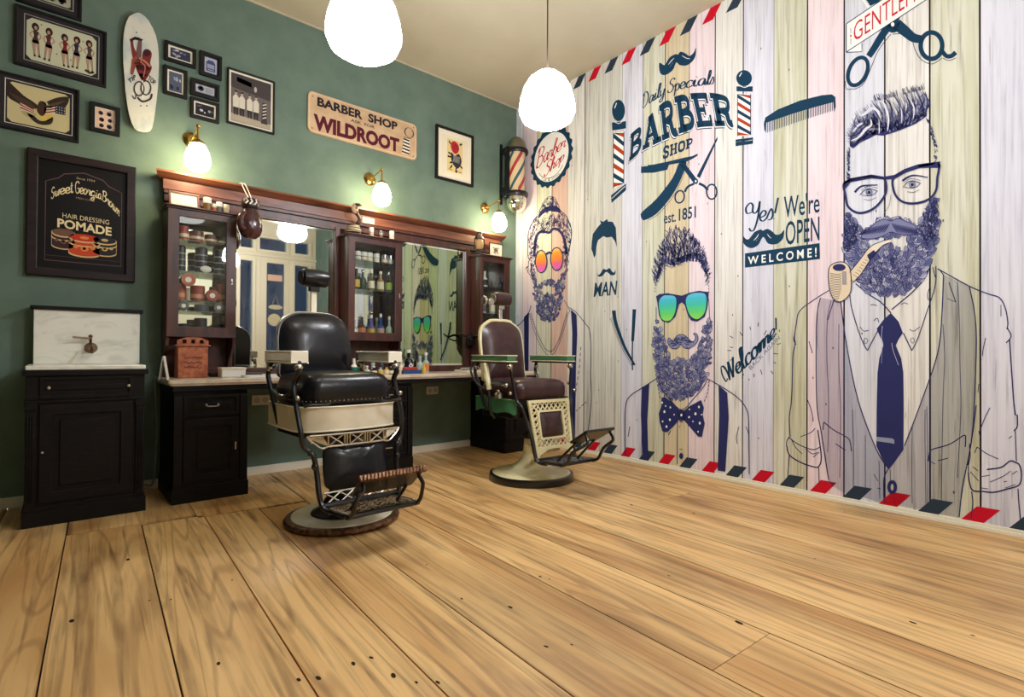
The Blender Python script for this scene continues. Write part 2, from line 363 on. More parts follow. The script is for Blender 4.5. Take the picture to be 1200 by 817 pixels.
# ================================================================ wood surfaces
def board_mat(name, base, stain, streak, along, across_scale, along_scale, amt=0.5, samt=0.55, rough=0.6, rot=0.0, spec=0.4, bump=0.15,
              ring=None, slo=0.46, shi=0.66, blotch=0.0):
    m = bpy.data.materials.new(name); m.use_nodes = True; nt = m.node_tree; N = nt.nodes; Lk = nt.links; b = N['Principled BSDF']
    tc = N.new('ShaderNodeTexCoord'); at = N.new('ShaderNodeAttribute'); at.attribute_name = 'tone'
    rt = N.new('ShaderNodeVectorRotate'); rt.rotation_type = 'Z_AXIS'; rt.inputs['Angle'].default_value = rot
    Lk.new(tc.outputs['Object'], rt.inputs['Vector'])
    off = N.new('ShaderNodeVectorMath'); off.operation = 'MULTIPLY_ADD'
    Lk.new(at.outputs['Color'], off.inputs[0]); off.inputs[1].default_value = (17, 17, 17); Lk.new(rt.outputs['Vector'], off.inputs[2])
    def noise(sc_ac, sc_al, det, dist=0.0):
        mp = N.new('ShaderNodeMapping'); sc = [sc_ac]*3; sc[along] = sc_al; mp.inputs['Scale'].default_value = sc
        Lk.new(off.outputs[0], mp.inputs['Vector']); nz = N.new('ShaderNodeTexNoise'); nz.inputs['Scale'].default_value = 1
        nz.inputs['Detail'].default_value = det; nz.inputs['Distortion'].default_value = dist; Lk.new(mp.outputs['Vector'], nz.inputs['Vector']); return nz
    def ramp(src, p0, p1, c0, c1):
        r = N.new('ShaderNodeValToRGB'); e = r.color_ramp.elements; e[0].position = p0; e[1].position = p1; e[0].color = c0; e[1].color = c1
        Lk.new(src, r.inputs['Fac']); return r
    n1 = noise(across_scale*0.16, along_scale*0.5, 4, 0.4); n2 = noise(across_scale, along_scale, 6, 0.6); n3 = noise(across_scale*0.35, along_scale*2.2, 3)
    B, S, K = [(*lin(c), 1) for c in (base, stain, streak)]
    r1 = ramp(n1.outputs['Fac'], 0.42, 0.68, (0, 0, 0, 1), (1, 1, 1, 1))
    mx = N.new('ShaderNodeMix'); mx.data_type = 'RGBA'; mm = N.new('ShaderNodeMath'); mm.operation = 'MULTIPLY'; mm.inputs[1].default_value = amt
    Lk.new(r1.outputs['Color'], mm.inputs[0]); Lk.new(mm.outputs[0], mx.inputs['Factor']); mx.inputs['A'].default_value = B; mx.inputs['B'].default_value = S
    r2 = ramp(n2.outputs['Fac'], slo, shi, (0, 0, 0, 1), (1, 1, 1, 1))
    m2 = N.new('ShaderNodeMath'); m2.operation = 'MULTIPLY'; Lk.new(r2.outputs['Color'], m2.inputs[0])
    m3 = N.new('ShaderNodeMath'); m3.operation = 'MULTIPLY_ADD'; m3.inputs[1].default_value = 1.6*samt; m3.inputs[2].default_value = -0.35*samt
    m3.use_clamp = True; Lk.new(n3.outputs['Fac'], m3.inputs[0]); Lk.new(m3.outputs[0], m2.inputs[1])
    my = N.new('ShaderNodeMix'); my.data_type = 'RGBA'; Lk.new(m2.outputs[0], my.inputs['Factor']); Lk.new(mx.outputs['Result'], my.inputs['A']); my.inputs['B'].default_value = K
    last = my.outputs['Result']
    if ring:                                    # cathedral grain
        mp = N.new('ShaderNodeMapping'); sc = [9.0]*3; sc[along] = 0.55; mp.inputs['Scale'].default_value = sc; Lk.new(off.outputs[0], mp.inputs['Vector'])
        wv = N.new('ShaderNodeTexNoise'); wv.inputs['Scale'].default_value = .62; wv.inputs['Detail'].default_value = 1.2; wv.inputs['Distortion'].default_value = .3
        Lk.new(mp.outputs['Vector'], wv.inputs['Vector'])
        q1 = N.new('ShaderNodeMath'); q1.operation = 'MULTIPLY'; q1.inputs[1].default_value = 60; Lk.new(wv.outputs['Fac'], q1.inputs[0])
        q2 = N.new('ShaderNodeMath'); q2.operation = 'SINE'; Lk.new(q1.outputs[0], q2.inputs[0])
        r4 = ramp(q2.outputs[0], 0.62, 1.0, (0, 0, 0, 1), (1, 1, 1, 1)); m4 = N.new('ShaderNodeMath'); m4.operation = 'MULTIPLY'; m4.inputs[1].default_value = ring[1]
        Lk.new(r4.outputs['Color'], m4.inputs[0]); mz = N.new('ShaderNodeMix'); mz.data_type = 'RGBA'; Lk.new(m4.outputs[0], mz.inputs['Factor'])
        Lk.new(last, mz.inputs['A']); mz.inputs['B'].default_value = (*lin(ring[0]), 1); last = mz.outputs['Result']
    if blotch:                                  # old dirt and wear in irregular patches
        n5 = noise(1.6, 0.9, 5, 0.8); r5 = ramp(n5.outputs['Fac'], 0.50, 0.74, (0, 0, 0, 1), (1, 1, 1, 1)); m5 = N.new('ShaderNodeMath'); m5.operation = 'MULTIPLY'; m5.inputs[1].default_value = blotch
        Lk.new(r5.outputs['Color'], m5.inputs[0]); mb_ = N.new('ShaderNodeMix'); mb_.data_type = 'RGBA'; Lk.new(m5.outputs[0], mb_.inputs['Factor']); Lk.new(last, mb_.inputs['A']); mb_.inputs['B'].default_value = K; last = mb_.outputs['Result']
    Lk.new(last, b.inputs['Base Color']); b.inputs['Roughness'].default_value = rough; b.inputs['Specular IOR Level'].default_value = spec
    if bump:
        bp = N.new('ShaderNodeBump'); bp.inputs['Strength'].default_value = bump; bp.inputs['Distance'].default_value = 0.004
        Lk.new(n2.outputs['Fac'], bp.inputs['Height']); Lk.new(bp.outputs['Normal'], b.inputs['Normal'])
    MATS[name] = m; return m
def tone_attr(o, vals):                           # one value per face, so that each board has its own grain
    me = o.data; a = me.attributes.new('tone', 'FLOAT_COLOR', 'CORNER')
    for p in me.polygons:
        for li in p.loop_indices: a.data[li].color = (vals[p.index % len(vals)],)*3+(1,)

# ================================================================ the room
green = mat('green_plaster', (108, 128, 116), 0.75, col2=(96, 117, 105), scale=(5, 5, 5), detail=8, bump=0.25, spec=0.3)
ceil_m = mat('ceiling_plaster', (196, 187, 164), 0.85, col2=(184, 174, 150), scale=(1.3, 1.3, 1.3), detail=5)
cream_paint = mat('cream_paint', (228, 216, 186), 0.45)
white_trim = mat('white_trim', (238, 232, 212), 0.4)
XL, YF = -5.4, -6.35
def slab_obj(name, a, b, m, label=None, **k):
    o = MB().box(a, b).build(name, m, **k); props(o, kind='structure'); return o
slab_obj('wall_back', (XL-.1, 0, 0), (0.1, .12, ROOM_H), green)
slab_obj('wall_right', (0, YF, 0), (.12, 0, ROOM_H), green)
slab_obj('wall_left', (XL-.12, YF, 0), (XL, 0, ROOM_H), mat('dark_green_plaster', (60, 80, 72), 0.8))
slab_obj('ceiling', (XL, YF, ROOM_H), (0, 0, ROOM_H+.1), ceil_m)
o = slab_obj('floor', (XL, YF, -.06), (0, 0, -.012), mat('floor_gap', (30, 18, 12), 0.9))
# floor boards: old wide pine boards laid a few degrees off square, a header board runs in front of the cabinets
FB = board_mat('pine_floor', (236, 194, 132), (194, 142, 84), (66, 40, 27), 1, 34, 1.3, amt=0.8, samt=0.85, rough=0.40, rot=math.radians(3), spec=0.45,
               bump=0.25, ring=((128, 82, 48), 0.34), blotch=0.34)
th = math.radians(87); dvec = Vector((math.cos(th), math.sin(th), 0)); nvec = Vector((math.sin(th), -math.cos(th), 0))
seams = [-5.9, -5.55, -5.2, -4.9, -4.58, -4.26, -3.945, -3.61, -3.3, -3.0, -2.71, -2.27, -1.90, -1.555, -1.2, -0.84, -0.40, -0.06, 0.3]
bm_ = MB(); tones = []
def clip_board(a, b, s0, s1):
    q = [nvec*a+dvec*s0, nvec*b+dvec*s0, nvec*b+dvec*s1, nvec*a+dvec*s1]
    def clip(poly, ax, v, sgn):
        out = []
        for i in range(len(poly)):
            p, r = poly[i], poly[(i+1) % len(poly)]; dp, dr = (p[ax]-v)*sgn, (r[ax]-v)*sgn
            if dp >= 0: out.append(p)
            if (dp >= 0) != (dr >= 0): out.append(p+(r-p)*(dp/(dp-dr)))
        return out
    for ax, v, sg in ((0, XL, 1), (0, -0.0, -1), (1, YF, 1), (1, -0.0, -1)):
        q = clip(q, ax, v, sg)
        if len(q) < 3: return
    n = len(q); z0, z1 = -.012, 0.0
    bm_.add([(p.x, p.y, z1) for p in q]+[(p.x, p.y, z0) for p in q], [tuple(range(n))]+[(i, i+n, (i+1) % n+n, (i+1) % n) for i in range(n)])
    t = random.random(); tones.extend([t]*(n+1))
for i in range(len(seams)-1):
    a, b = seams[i], seams[i+1]; g = 0.003
    mid = (a+b)/2
    hy = -1.12-(mid+3.6)*0.11 if -4.0 < mid < -2.75 else 2.0
    if hy < 1: clip_board(a+g, b-g, -7.5, hy)
    else:
        ends = {11: -3.9, 13: -4.6, 15: -2.6}.get(i)
        if ends: clip_board(a+g, b-g, -7.5, ends-.0015); clip_board(a+g, b-g, ends+.0015, 2)
        else: clip_board(a+g, b-g, -7.5, 2)
clip_board(-3.94, -3.34, -1.085, 0.5); clip_board(-3.335, -2.70, -1.16, -0.55); clip_board(-3.335, -2.70, -0.545, 0.5)
fb = MB(); fb.v, fb.f, fb.m = bm_.v, bm_.f, bm_.m
me = bpy.data.meshes.new('floor_board'); me.from_pydata(fb.v, [], fb.f); me.materials.append(FB)
fo = bpy.data.objects.new('floor_board', me); C.objects.link(fo); fo.parent = o
a_ = me.attributes.new('tone', 'FLOAT_COLOR', 'CORNER')
for p in me.polygons:
    for li in p.loop_indices: a_.data[li].color = (tones[p.index],)*3+(1,)
# knots and nail holes in the boards
kn = Art(lambda u, v, l: (u, v, 0.0002+l), base=0.0006)
dk = flat((44, 26, 18), 0.8)
for px, py, r in [(866,730,.016),(740,592,.013),(813,602,.011),(414,778,.011),(435,771,.009),(461,792,.013),(350,797,.010),(373,795,.012),(150,656,.013),
                  (84,728,.014),(200,703,.006),(175,704,.006),(272,680,.006),(284,657,.005),(500,662,.006),(541,702,.008),(513,800,.009),(488,800,.007),
                  (256,778,.010),(320,668,.004),(337,664,.004),(633,676,.009),(644,679,.006),(784,675,.007),(640,758,.009),(670,756,.006),(1070,730,.012),
                  (990,600,.006),(1010,603,.006),(700,552,.005),(1140,745,.007),(955,655,.006),(598,712,.012)]:
    p = FL(px, py); kn.disc(p.x, p.y, r*0.55, r*1.1, dk, rot=random.uniform(-.4, .4), n=12)
kn.build('floor_knot', fo)
# baseboards and trims
def baseboard(name, x0, y0, x1, y1, m=white_trim):
    b = MB(); dx, dy = (1 if x1 > x0 else 0), (1 if y1 > y0 else 0)
    if dx: b.box((x0, -.018, 0), (x1, 0, .055)); b.box((x0, -.011, .055), (x1, 0, .066))
    else: b.box((-.022, y0, 0), (0, y1, .020)); b.box((-.012, y0, .020), (0, y1, .040))
    return props(b.build(name, m, bevel=.002), kind='structure')
baseboard('baseboard_back', XL, 0, 0, 0); baseboard('baseboard_right', 0, YF, 0, -.02)
props(MB().box((XL, -.012, ROOM_H-.014), (0, 0, ROOM_H)).build('trim_1', ceil_m), kind='structure')

# ---------------------------------------------------------------- shop front behind the camera: cream panelling, glazed door, transom windows (seen in the mirrors)
openings = [(-3.5, -2.7, .6, 2.73), (-1.42, -1.20, .6, 2.73), (-.42, -.14, .6, 2.73), (-3.5, -2.7, 2.97, 3.3), (-1.42, -1.20, 2.97, 3.2), (-1.08, -.58, 2.97, 3.2), (-.42, -.14, 2.97, 3.2), (-1.06, -.52, .02, 2.85)]
sq = lambda a, b, c, d: [(a, c), (b, c), (b, d), (a, d)]
fw = props(MB().prism(sq(XL, 0, 0, ROOM_H), lambda u, v, t: (u, YF-.12+t, v), 0, .12, holes=[sq(*q) for q in openings]).build('wall_front', cream_paint), kind='structure')
pg = glass('window_glass', (225, 235, 240), 0.10)
bars = MB()
for x0, x1, z0, z1 in openings[:-1]: bars.prism(sq(x0-.05, x1+.05, z0-.05, z1+.05), lambda u, v, t: (u, YF+t, v), 0, .03, holes=[sq(x0, x1, z0, z1)])
bars.box((-3.6, YF, 2.83), (0, YF+.05, 2.88))
wf = props(bars.build('window_1', cream_paint, bevel=.006), kind='structure')
for x0, x1, z0, z1 in openings[:-1]: MB().box((x0, YF-.05, z0), (x1, YF-.044, z1)).build('pane', pg, wf)
dd = props(MB().prism(sq(-1.06, -.52, .02, 2.85), lambda u, v, t: (u, YF-.07+t, v), 0, .06, holes=[sq(-.94, -.61, .6, 2.73)]).build('door_1', cream_paint, bevel=.006), kind='structure')
MB().box((-.94, YF-.04, .6), (-.61, YF-.034, 2.73)).build('pane', pg, dd)
MB().tube([(-.56, YF-.01, 1.05), (-.56, YF+.05, 1.05), (-.68, YF+.05, 1.05)], .011).build('door_handle', mat('old_brass', (176, 138, 66), 0.3, 1.0), dd)
# signs hung inside the door glass, seen from behind in the mirror
sg = thing('door_sign', 'pale oval sign hung inside the glass of the shop door', 'sign', (-.78, YF, 1.8))
b = MB(); b.prism(ell(-.78, 1.87, .13, .045), lambda u, v, t: (u, YF+.005+t, v), 0, .01); b.tube([(-.85, YF+.01, 1.90), (-.78, YF+.01, 2.1), (-.71, YF+.01, 1.90)], .003)
b.build('board', mat('sign_cream', (206, 190, 150), .6), sg)
b = MB().prism(ell(-.80, 1.62, .12, .12), lambda u, v, t: (u, YF+.005+t, v), 0, .01)
props(b.build('round_sign', mat('sign_cream', (206, 190, 150), .6)), 'round cream sign stuck low on the shop door glass', 'sign')
b = MB().prism(sq(-.93, -.66, 2.38, 2.50), lambda u, v, t: (u, YF+.005+t, v), 0, .008)
props(b.build('peach_notice', mat('sign_peach', (222, 180, 150), .6)), 'peach notice stuck high on the shop door glass', 'notice')
# the street outside: pavement, a pale facade across the way
props(MB().box((-9, -16, -.12), (5, YF-.12, -.02)).build('pavement', mat('pavement_grey', (120, 120, 118), .9)), kind='structure')
fc = MB().box((-9, -16.2, 0), (5, -16, 9)); fc.build('facade', mat('facade_pale', (70, 78, 98), .9))
props(bpy.data.objects['facade'], kind='structure')
# ================================================================ the printed wall
MU = thing('wall_mural', 'full-height printed wall mural of pastel wood boards with bearded barbershop men and lettering', 'mural', (0, -2.4, 0))
WOODS = {
 'bluish': board_mat('print_bluish_board', (228, 230, 240), (206, 208, 220), (150, 150, 160), 2, 60, 1.6, amt=.6, samt=0.72, spec=.2, bump=0),
 'pink':   board_mat('print_pink_board', (242, 226, 232), (230, 210, 216), (170, 138, 146), 2, 60, 1.6, amt=.6, samt=0.56, spec=.2, bump=0),
 'olive':  board_mat('print_olive_board', (222, 222, 206), (198, 197, 164), (140, 134, 98), 2, 55, 1.4, amt=.8, samt=0.88, spec=.2, bump=0),
 'salmon': board_mat('print_salmon_board', (222, 190, 178), (206, 170, 156), (150, 110, 100), 2, 60, 1.6, amt=.6, samt=0.56, spec=.2, bump=0),
 'cream':  board_mat('print_cream_board', (238, 236, 232), (218, 214, 208), (150, 142, 130), 2, 60, 1.5, amt=.6, samt=0.80, spec=.2, bump=0),
 'stone':  board_mat('print_stone_board', (224, 223, 216), (204, 202, 192), (130, 124, 108), 2, 60, 1.5, amt=.7, samt=0.88, spec=.2, bump=0),
 'lav':    board_mat('print_lavender_board', (228, 228, 240), (208, 208, 224), (150, 150, 166), 2, 60, 1.6, amt=.7, samt=0.72, spec=.2, bump=0),
 'tan':    board_mat('print_tan_board', (222, 208, 178), (208, 190, 152), (150, 120, 80), 2, 60, 1.5, amt=.6, samt=0.64, spec=.2, bump=0)}
names = ['bluish','pink','olive','salmon','cream','stone','stone','lav','olive','tan','pink','cream','lav','olive','pink','bluish','cream','olive','lav','cream','pink','stone']
bd = MB(); tv = []; mslots = list(WOODS.values()); keys = list(WOODS)
y = 0.0; edges = [0.0]+[-.122-.233*k for k in range(20)]+[-4.85]
MX = -.004
for k in range(len(edges)-1):
    y0, y1 = edges[k], edges[k+1]
    bd.add([(MX, y0, 0), (MX, y1, 0), (MX, y1, ROOM_H), (MX, y0, ROOM_H)], [(3, 2, 1, 0)], keys.index(names[k % len(names)])); tv.append((k*0.377) % 1)
bo = bd.build('printed_board', mslots, MU); tone_attr(bo, tv)
mfn = lambda px, py, l: M(px, py, 0.0045+l)
wfn = lambda y, z, l: (-0.0045-l, y, z)
sm = Art(wfn, base=.0004)
blk = flat((22, 16, 18)); thin = flat((120, 112, 104))
for k in range(1, len(edges)-1):
    heavy = k in (3, 5, 9, 11, 12, 14, 15, 16, 17, 18); w = .0085 if heavy else (.005 if k in (2, 8, 10) else .0035)
    sm.poly([(edges[k]-w/2, 0), (edges[k]+w/2, 0), (edges[k]+w/2, ROOM_H), (edges[k]-w/2, ROOM_H)], blk if heavy or k in (2, 8, 10) else thin)
rr = random.Random(5)
for k in range(len(edges)-1):                # printed cracks and knots of the boards
    for j in range(9):
        yc = rr.uniform(edges[k+1]+.02, edges[k]-.02); z = rr.uniform(.1, 3.7); L = rr.uniform(.03, .35)
        sm.line([(yc+rr.uniform(-.003, .003), z), (yc+rr.uniform(-.004, .004), z+L*.5), (yc+rr.uniform(-.003, .003), z+L)], rr.uniform(.0012, .003), flat((168, 160, 150)), taper=True, k=3)
    for j in range(3):
        yc = rr.uniform(edges[k+1]+.03, edges[k]-.03); z = rr.uniform(.1, 3.7); sm.disc(yc, z, .004, .009, flat((110, 96, 84)), n=8)
sm.build('printed_crack', MU)
NAVY = flat((42, 46, 100)); NAVY2 = flat((98, 102, 148)); TEAL = flat((10, 56, 84)); RED = flat((206, 8, 40)); SLATE = flat((46, 60, 76)); WHITE = flat((246, 244, 242)); RUST = flat((178, 62, 26))
# airmail border along the top and the foot
ab = Art(wfn, base=.0010)
for k in range(24):
    y = -2.334+.2066*(11-k)
    if y > -.1 or y < -4.85+.1: continue
    c = RED if (k-11) % 2 == 0 else SLATE
    ab.poly([(y, 3.738), (y-.098, 3.738), (y-.172, 3.845), (y-.076, 3.845)], c)
ab.build('airmail_border', MU, 'red and dark slanted stripes along the top of the mural'); ab = Art(wfn, base=.0010)
for k in range(24):
    y = -4.067+.2066*(18-k)
    if y > -.05 or y < -4.85+.12: continue
    c = RED if (k-18) % 2 == 0 else SLATE
    ab.poly([(y+.10, .002), (y, .130), (y-.10, .130), (y-.0, .002)], c)
ab.build('airmail_border', MU, 'red and dark slanted stripes along the foot of the mural')

def strands(A, poly, n, size, col, ang, w=1.0, rnd=None, curl=0.5, holes=()):
    """many short curled strokes inside an outline; ang(x, y) gives their direction"""
    R = rnd or random.Random(3); xs = [p[0] for p in poly]; ys = [p[1] for p in poly]; k = 0; tries = 0
    while k < n and tries < n*12:
        tries += 1; x = R.uniform(min(xs), max(xs)); y = R.uniform(min(ys), max(ys))
        if not inside((x, y), poly) or any(inside((x, y), h) for h in holes): continue
        a = ang(x, y)+R.uniform(-.5, .5); s = size*R.uniform(.6, 1.3); c = curl*R.choice((-1, 1))*s
        dx, dy = math.cos(a), math.sin(a); nx, ny = -dy, dx
        A.line([(x-dx*s/2, y-dy*s/2), (x+nx*c*.5, y+ny*c*.5), (x+dx*s/2, y+dy*s/2)], w*R.uniform(.6, 1.3), col, taper=True, k=3); k += 1
def leaves(A, poly, n, size, R, ang, holes=(), fills=None, lw=.7):
    """beard of overlapping leaf-shaped locks: pale or mid lock with a dark edge"""
    xs = [p[0] for p in poly]; ys = [p[1] for p in poly]; pts = []; tries = 0
    while len(pts) < n and tries < n*14:
        tries += 1; x = R.uniform(min(xs), max(xs)); y = R.uniform(min(ys), max(ys))
        if inside((x, y), poly) and not any(inside((x, y), h) for h in holes): pts.append((x, y))
    pts.sort(key=lambda p: -p[1])
    step = A.st; A.st = step
    for i, (x, y) in enumerate(pts):
        a = ang(x, y)+R.uniform(-.55, .55); s = size*R.uniform(.7, 1.25); dx, dy = math.cos(a), math.sin(a); nx, ny = -dy, dx; h = s*R.uniform(.22, .34); bend = R.uniform(-.25, .25)*s
        P = lambda t, u: (x+dx*s*t+nx*(u+bend*(t*t-.25)), y+dy*s*t+ny*(u+bend*(t*t-.25)))
        out = [P(-.5, 0), P(-.2, h*.9), P(.15, h), P(.5, 0), P(.15, -h), P(-.2, -h*.9)]
        b0 = A.b; A.b = b0+.0000035*i
        A.poly(out, R.choice(fills), smooth=True, k=2)
        A.b = b0+.0000035*i+.0000015
        A.line([P(-.5, 0), P(-.2, h*.9), P(.15, h), P(.5, 0)], lw, NAVY, k=2); A.line([P(-.5, 0), P(-.2, -h*.9), P(.15, -h), P(.5, 0)], lw*.8, NAVY, k=2)
        for q in (-.35, .3): A.line([P(-.3, h*q), P(.35, h*q*.5)], lw*.7, NAVY, smooth=False)
        A.b = b0
    A.b += .0000035*len(pts)+.0003

# ---------------------------------------------------------------- man with round orange glasses (farthest)
A = Art(mfn, base=.0012)
strands(A, [(631,252),(635,241),(639,234),(644,230.5),(650,232),(655,241),(656,246)], 130, 3.5, NAVY, lambda x, y: math.pi/2+(x-644)*-.04, .55, random.Random(1))
A.line([(631,250),(635.3,240.8),(639,234.2),(644,230.6),(650,232),(655,241.6)], .6, NAVY)
A.poly([(631,256),(631.6,250.4),(638,243.6),(648.5,241),(655.5,244),(656.5,249),(645.5,247.4),(637.5,250)], NAVY, smooth=True)
A.line([(629.4,253),(622,264.3),(619,276),(618.6,298),(620,304)], .9, NAVY); A.line([(655.8,246.7),(663,252.6),(668.3,264.3),(669.8,273),(668.3,286.4),(664.6,304)], .9, NAVY)
strands(A, [(629,253),(622,264),(619,276),(619,298),(622,305),(626,292),(629,274),(632,262)], 150, 3.2, NAVY, lambda x, y: 1.8, .6, random.Random(2))
strands(A, [(655,248),(663,253),(668.3,264),(669.8,275),(668,288),(665,300),(663,284),(659,270),(652,260)], 190, 3.2, NAVY, lambda x, y: 1.3, .6, random.Random(4))
strands(A, [(633,262),(638,254),(646,251),(652,256),(657,266),(655,270),(646,268),(640,274),(633,274)], 110, 5, NAVY, lambda x, y: 2.2, .7, random.Random(6))
A.line([(626,300),(627,286),(629.4,276),(634,271.5),(640,272),(644,272.5),(648,268.5),(653.5,269),(658.8,274.6),(661.7,283.4),(663.9,298)], 3.0, NAVY)
strands(A, [(622,296),(629,276),(631,290),(627,312),(626,330),(623,326),(617,314),(620,306)], 110, 4, NAVY, lambda x, y: 1.6, .7, random.Random(7))
strands(A, [(659,276),(665,290),(666,304),(665,316),(662,322),(662,300)], 60, 4, NAVY, lambda x, y: 1.5, .7, random.Random(8))
br = [(617,311),(623.5,318.8),(624.2,336.4),(626.4,352.6),(630,365.8),(634.5,374.6),(640.4,377.6),(648.5,375),(654.3,368.8),(658,354),(661.7,336.4),(662.4,318.8),(660,318),(656.6,327.6),(652,331),(644.5,327.4),(637,330.6),(631,335),(627,322)]
mo = [(634.5,337),(640,334),(648,334.5),(651,339),(648.5,347),(645,345),(642.6,343),(639,346),(635.5,346)]
leaves(A, br, 330, 4.2, random.Random(9), lambda x, y: math.pi/2+(x-642)*.03, holes=[mo], fills=[NAVY2, flat((140, 143, 178)), flat((186, 186, 196))], lw=.45)
A.line([(605,383),(612,377),(619.8,366),(622,358)], .8, NAVY); A.line([(667.6,360.7),(675,366),(685.2,378.3),(691,388),(692.5,412.8),(692,440),(693,470),(689,505)], .8, NAVY)
A.line([(661,352),(666,360),(668,366)], .7, NAVY); A.dash([(672,480),(676,450),(679,430),(681,400)], .8, NAVY, 4, 3); A.dash([(668,488),(676,481),(688,470)], .8, NAVY, 3, 1.5)
A.poly([(614,371.7),(619.8,365.8),(619.4,424.6),(618.6,500),(614,500),(614.4,424)], NAVY); A.poly([(669,362.9),(675.6,368.8),(676.4,392.3),(675,430),(673.6,521),(668,521),(670,430),(670.6,390)], NAVY)
A.dash([(622,367.3),(628,386.4),(635.3,402.5),(641,410.6),(648.5,410),(655.8,395.2),(664.6,365.8)], 1.1, NAVY, 1.3, .9); A.dash([(620,367.3),(626,388),(634,406),(642,416),(650,413),(658,395),(666.5,365.8)], .9, NAVY, 1.3, .9)
A.layer = 12
for cx, cy, rx, ry in ((634.2, 306.5, 6.4, 12.6), (652.4, 303.5, 7.0, 13.0)): A.ring(cx, cy, rx+.9, ry+1.0, 1.1, NAVY)
A.line([(640,298),(643,296),(646.5,296.5)], 2.4, NAVY); A.line([(628,299),(624,300)], 2, NAVY); A.line([(659,296),(662,295)], 2, NAVY)
A.build('bearded_man_print', MU, 'printed navy drawing of hooded bearded man in round orange sunglasses')
L = Art(mfn, base=.0050)
for cx, cy, rx, ry in ((634.2, 306.5, 6.0, 12.0), (652.4, 303.5, 6.6, 12.4)): L.disc(cx, cy, rx, ry, zramp('lens_orange', [(0, (214, 96, 220)), (.3, (226, 96, 130)), (.5, (232, 128, 40)), (.8, (240, 150, 30)), (1, (250, 200, 120))]) if 'lo' not in globals() else lo); lo = L.mats[-1]
L.build('printed_lens', MU, 'orange to magenta round sunglass lenses')

# ---------------------------------------------------------------- man with green mirrored glasses and bow tie (middle)
A = Art(mfn, base=.0012)
hp = [(764,325),(767,306),(772,296),(776,284),(782,272),(790,266),(800,268),(808,270),(814,280),(820,286),(825,296),(830,308),(831,326),(829,334),(826,318),(820,306),(812,303),(800,308),(788,311),(779,310),(774,320),(769,332)]
strands(A, hp, 430, 9, NAVY, lambda x, y: math.pi/2+(x-797)*.018, .8, random.Random(11), curl=.25)
strands(A, hp, 220, 8, flat((150, 150, 170)), lambda x, y: math.pi/2+(x-797)*.018, .7, random.Random(12), curl=.25)
A.poly([(778,303),(788,304),(800,300),(812,296),(820,298),(826,308),(829,322),(825,318),(820,307),(812,303),(800,308),(788,311),(779,309),(774,320),(769,330),(771,316)], NAVY, smooth=True)
for i in range(14):
    x = 776+i*3.6; A.line([(x, 306-abs(i-7)*-.2), (x+1, 296), (x-1, 286+abs(i-7))], 2.2, NAVY, w1=.3)
A.dash([(768.5,330),(767.5,345)], .8, NAVY, 2, 1.5); A.dash([(830,334),(831,344)], .8, NAVY, 2, 1.5)
A.line([(769,360),(769,380)], .8, NAVY); A.line([(830.5,350),(832,382)], .8, NAVY)
br = [(768.6,374),(766.4,396),(766.4,413),(769.7,439.5),(774,455),(781,463),(787.3,466),(797,468),(805,465),(813,462),(818,457),(827,446),(832,430),(833.6,416),(834,393),(831,374),(829,378),(824.8,386.6),(820,402),(815,413),(812,420),(806,424),(801.6,419.7),(795,419.7),(788.4,425.2),(784,417.5),(780.5,404.2),(775.2,386.6)]
leaves(A, br, 520, 7.0, random.Random(13), lambda x, y: math.pi/2+(x-799)*.02, fills=[NAVY2, flat((140, 143, 178)), flat((186, 186, 196)), flat((150, 152, 182))], lw=.55)
mp_ = [(782.5,400),(784,396),(789,400),(792,395),(797,392),(803,393.5),(808,399),(813,400),(815,395),(812.5,391),(816.5,391.5),(818,398),(814,404.5),(806,408.5),(801,407),(798,403.5),(794,408),(788,408.5),(784,405)]
A.poly(mp_, flat((140, 143, 178)), smooth=True); A.layer += 1
A.line(mp_, .8, NAVY, closed=True)
strands(A, [(785,401),(793,396),(803,395),(813,402),(806,407),(798,402),(789,407)], 60, 6, NAVY, lambda x, y: .2 if x > 798 else 2.9, .7, random.Random(14), curl=.4)
A.line([(770.8,442.8),(752,455),(738.8,463.7),(733.3,474.8),(732.2,503.4),(732.6,534)], 1, NAVY); A.line([(829,444),(844.6,452.7),(864.4,466),(874.4,479),(877.2,494.6),(878,556)], 1, NAVY)
A.line([(782.9,466),(798.8,480.3),(813.7,466),(824.8,452.7),(829,444)], .9, NAVY); A.line([(772,446),(778,460),(790,474)], .9, NAVY); A.dash([(769.7,446),(772,460),(774,468)], .8, NAVY, 3, 1.5); A.dash([(831,446),(829,460),(824,474)], .8, NAVY, 3, 1.5)
A.line([(793.9,492.4),(793.5,544)], .8, NAVY); A.disc(798.3, 534.5, 2.4, 3.6, NAVY); A.line([(796,494),(801,495)], .6, NAVY); A.line([(796,526),(800,527)], .6, NAVY)
for pts in ([(738,500),(736,512)],[(866,500),(863,512),(864,520)],[(874,500),(878,510)],[(786,505),(783,510)]): A.line(pts, .8, NAVY)
A.poly([(752,453.8),(760.9,450),(758.6,492.4),(759.8,541),(753,539.5),(751,485.8)], NAVY); A.poly([(842,451.6),(852.3,460.4),(853.9,490),(850,553),(840.9,551.5),(842.8,485.8)], NAVY)
A.layer += 1
A.poly([(775.2,466),(779.6,465.5),(788,472),(797,482),(797,490),(790,499),(781.8,506.7),(776.3,505.6),(773,495),(771.9,484.7),(775,476)], NAVY)
A.poly([(800.5,482.5),(808,476),(821.5,468.8),(825,478),(823.5,486),(825.9,496.8),(824,505),(822.6,512.2),(818,511.8),(808,500),(800.5,491.3)], NAVY)
A.poly([(794,482),(798,480.5),(803,482.5),(803.5,490),(799,493),(794,491)], NAVY, smooth=True); A.layer += 1
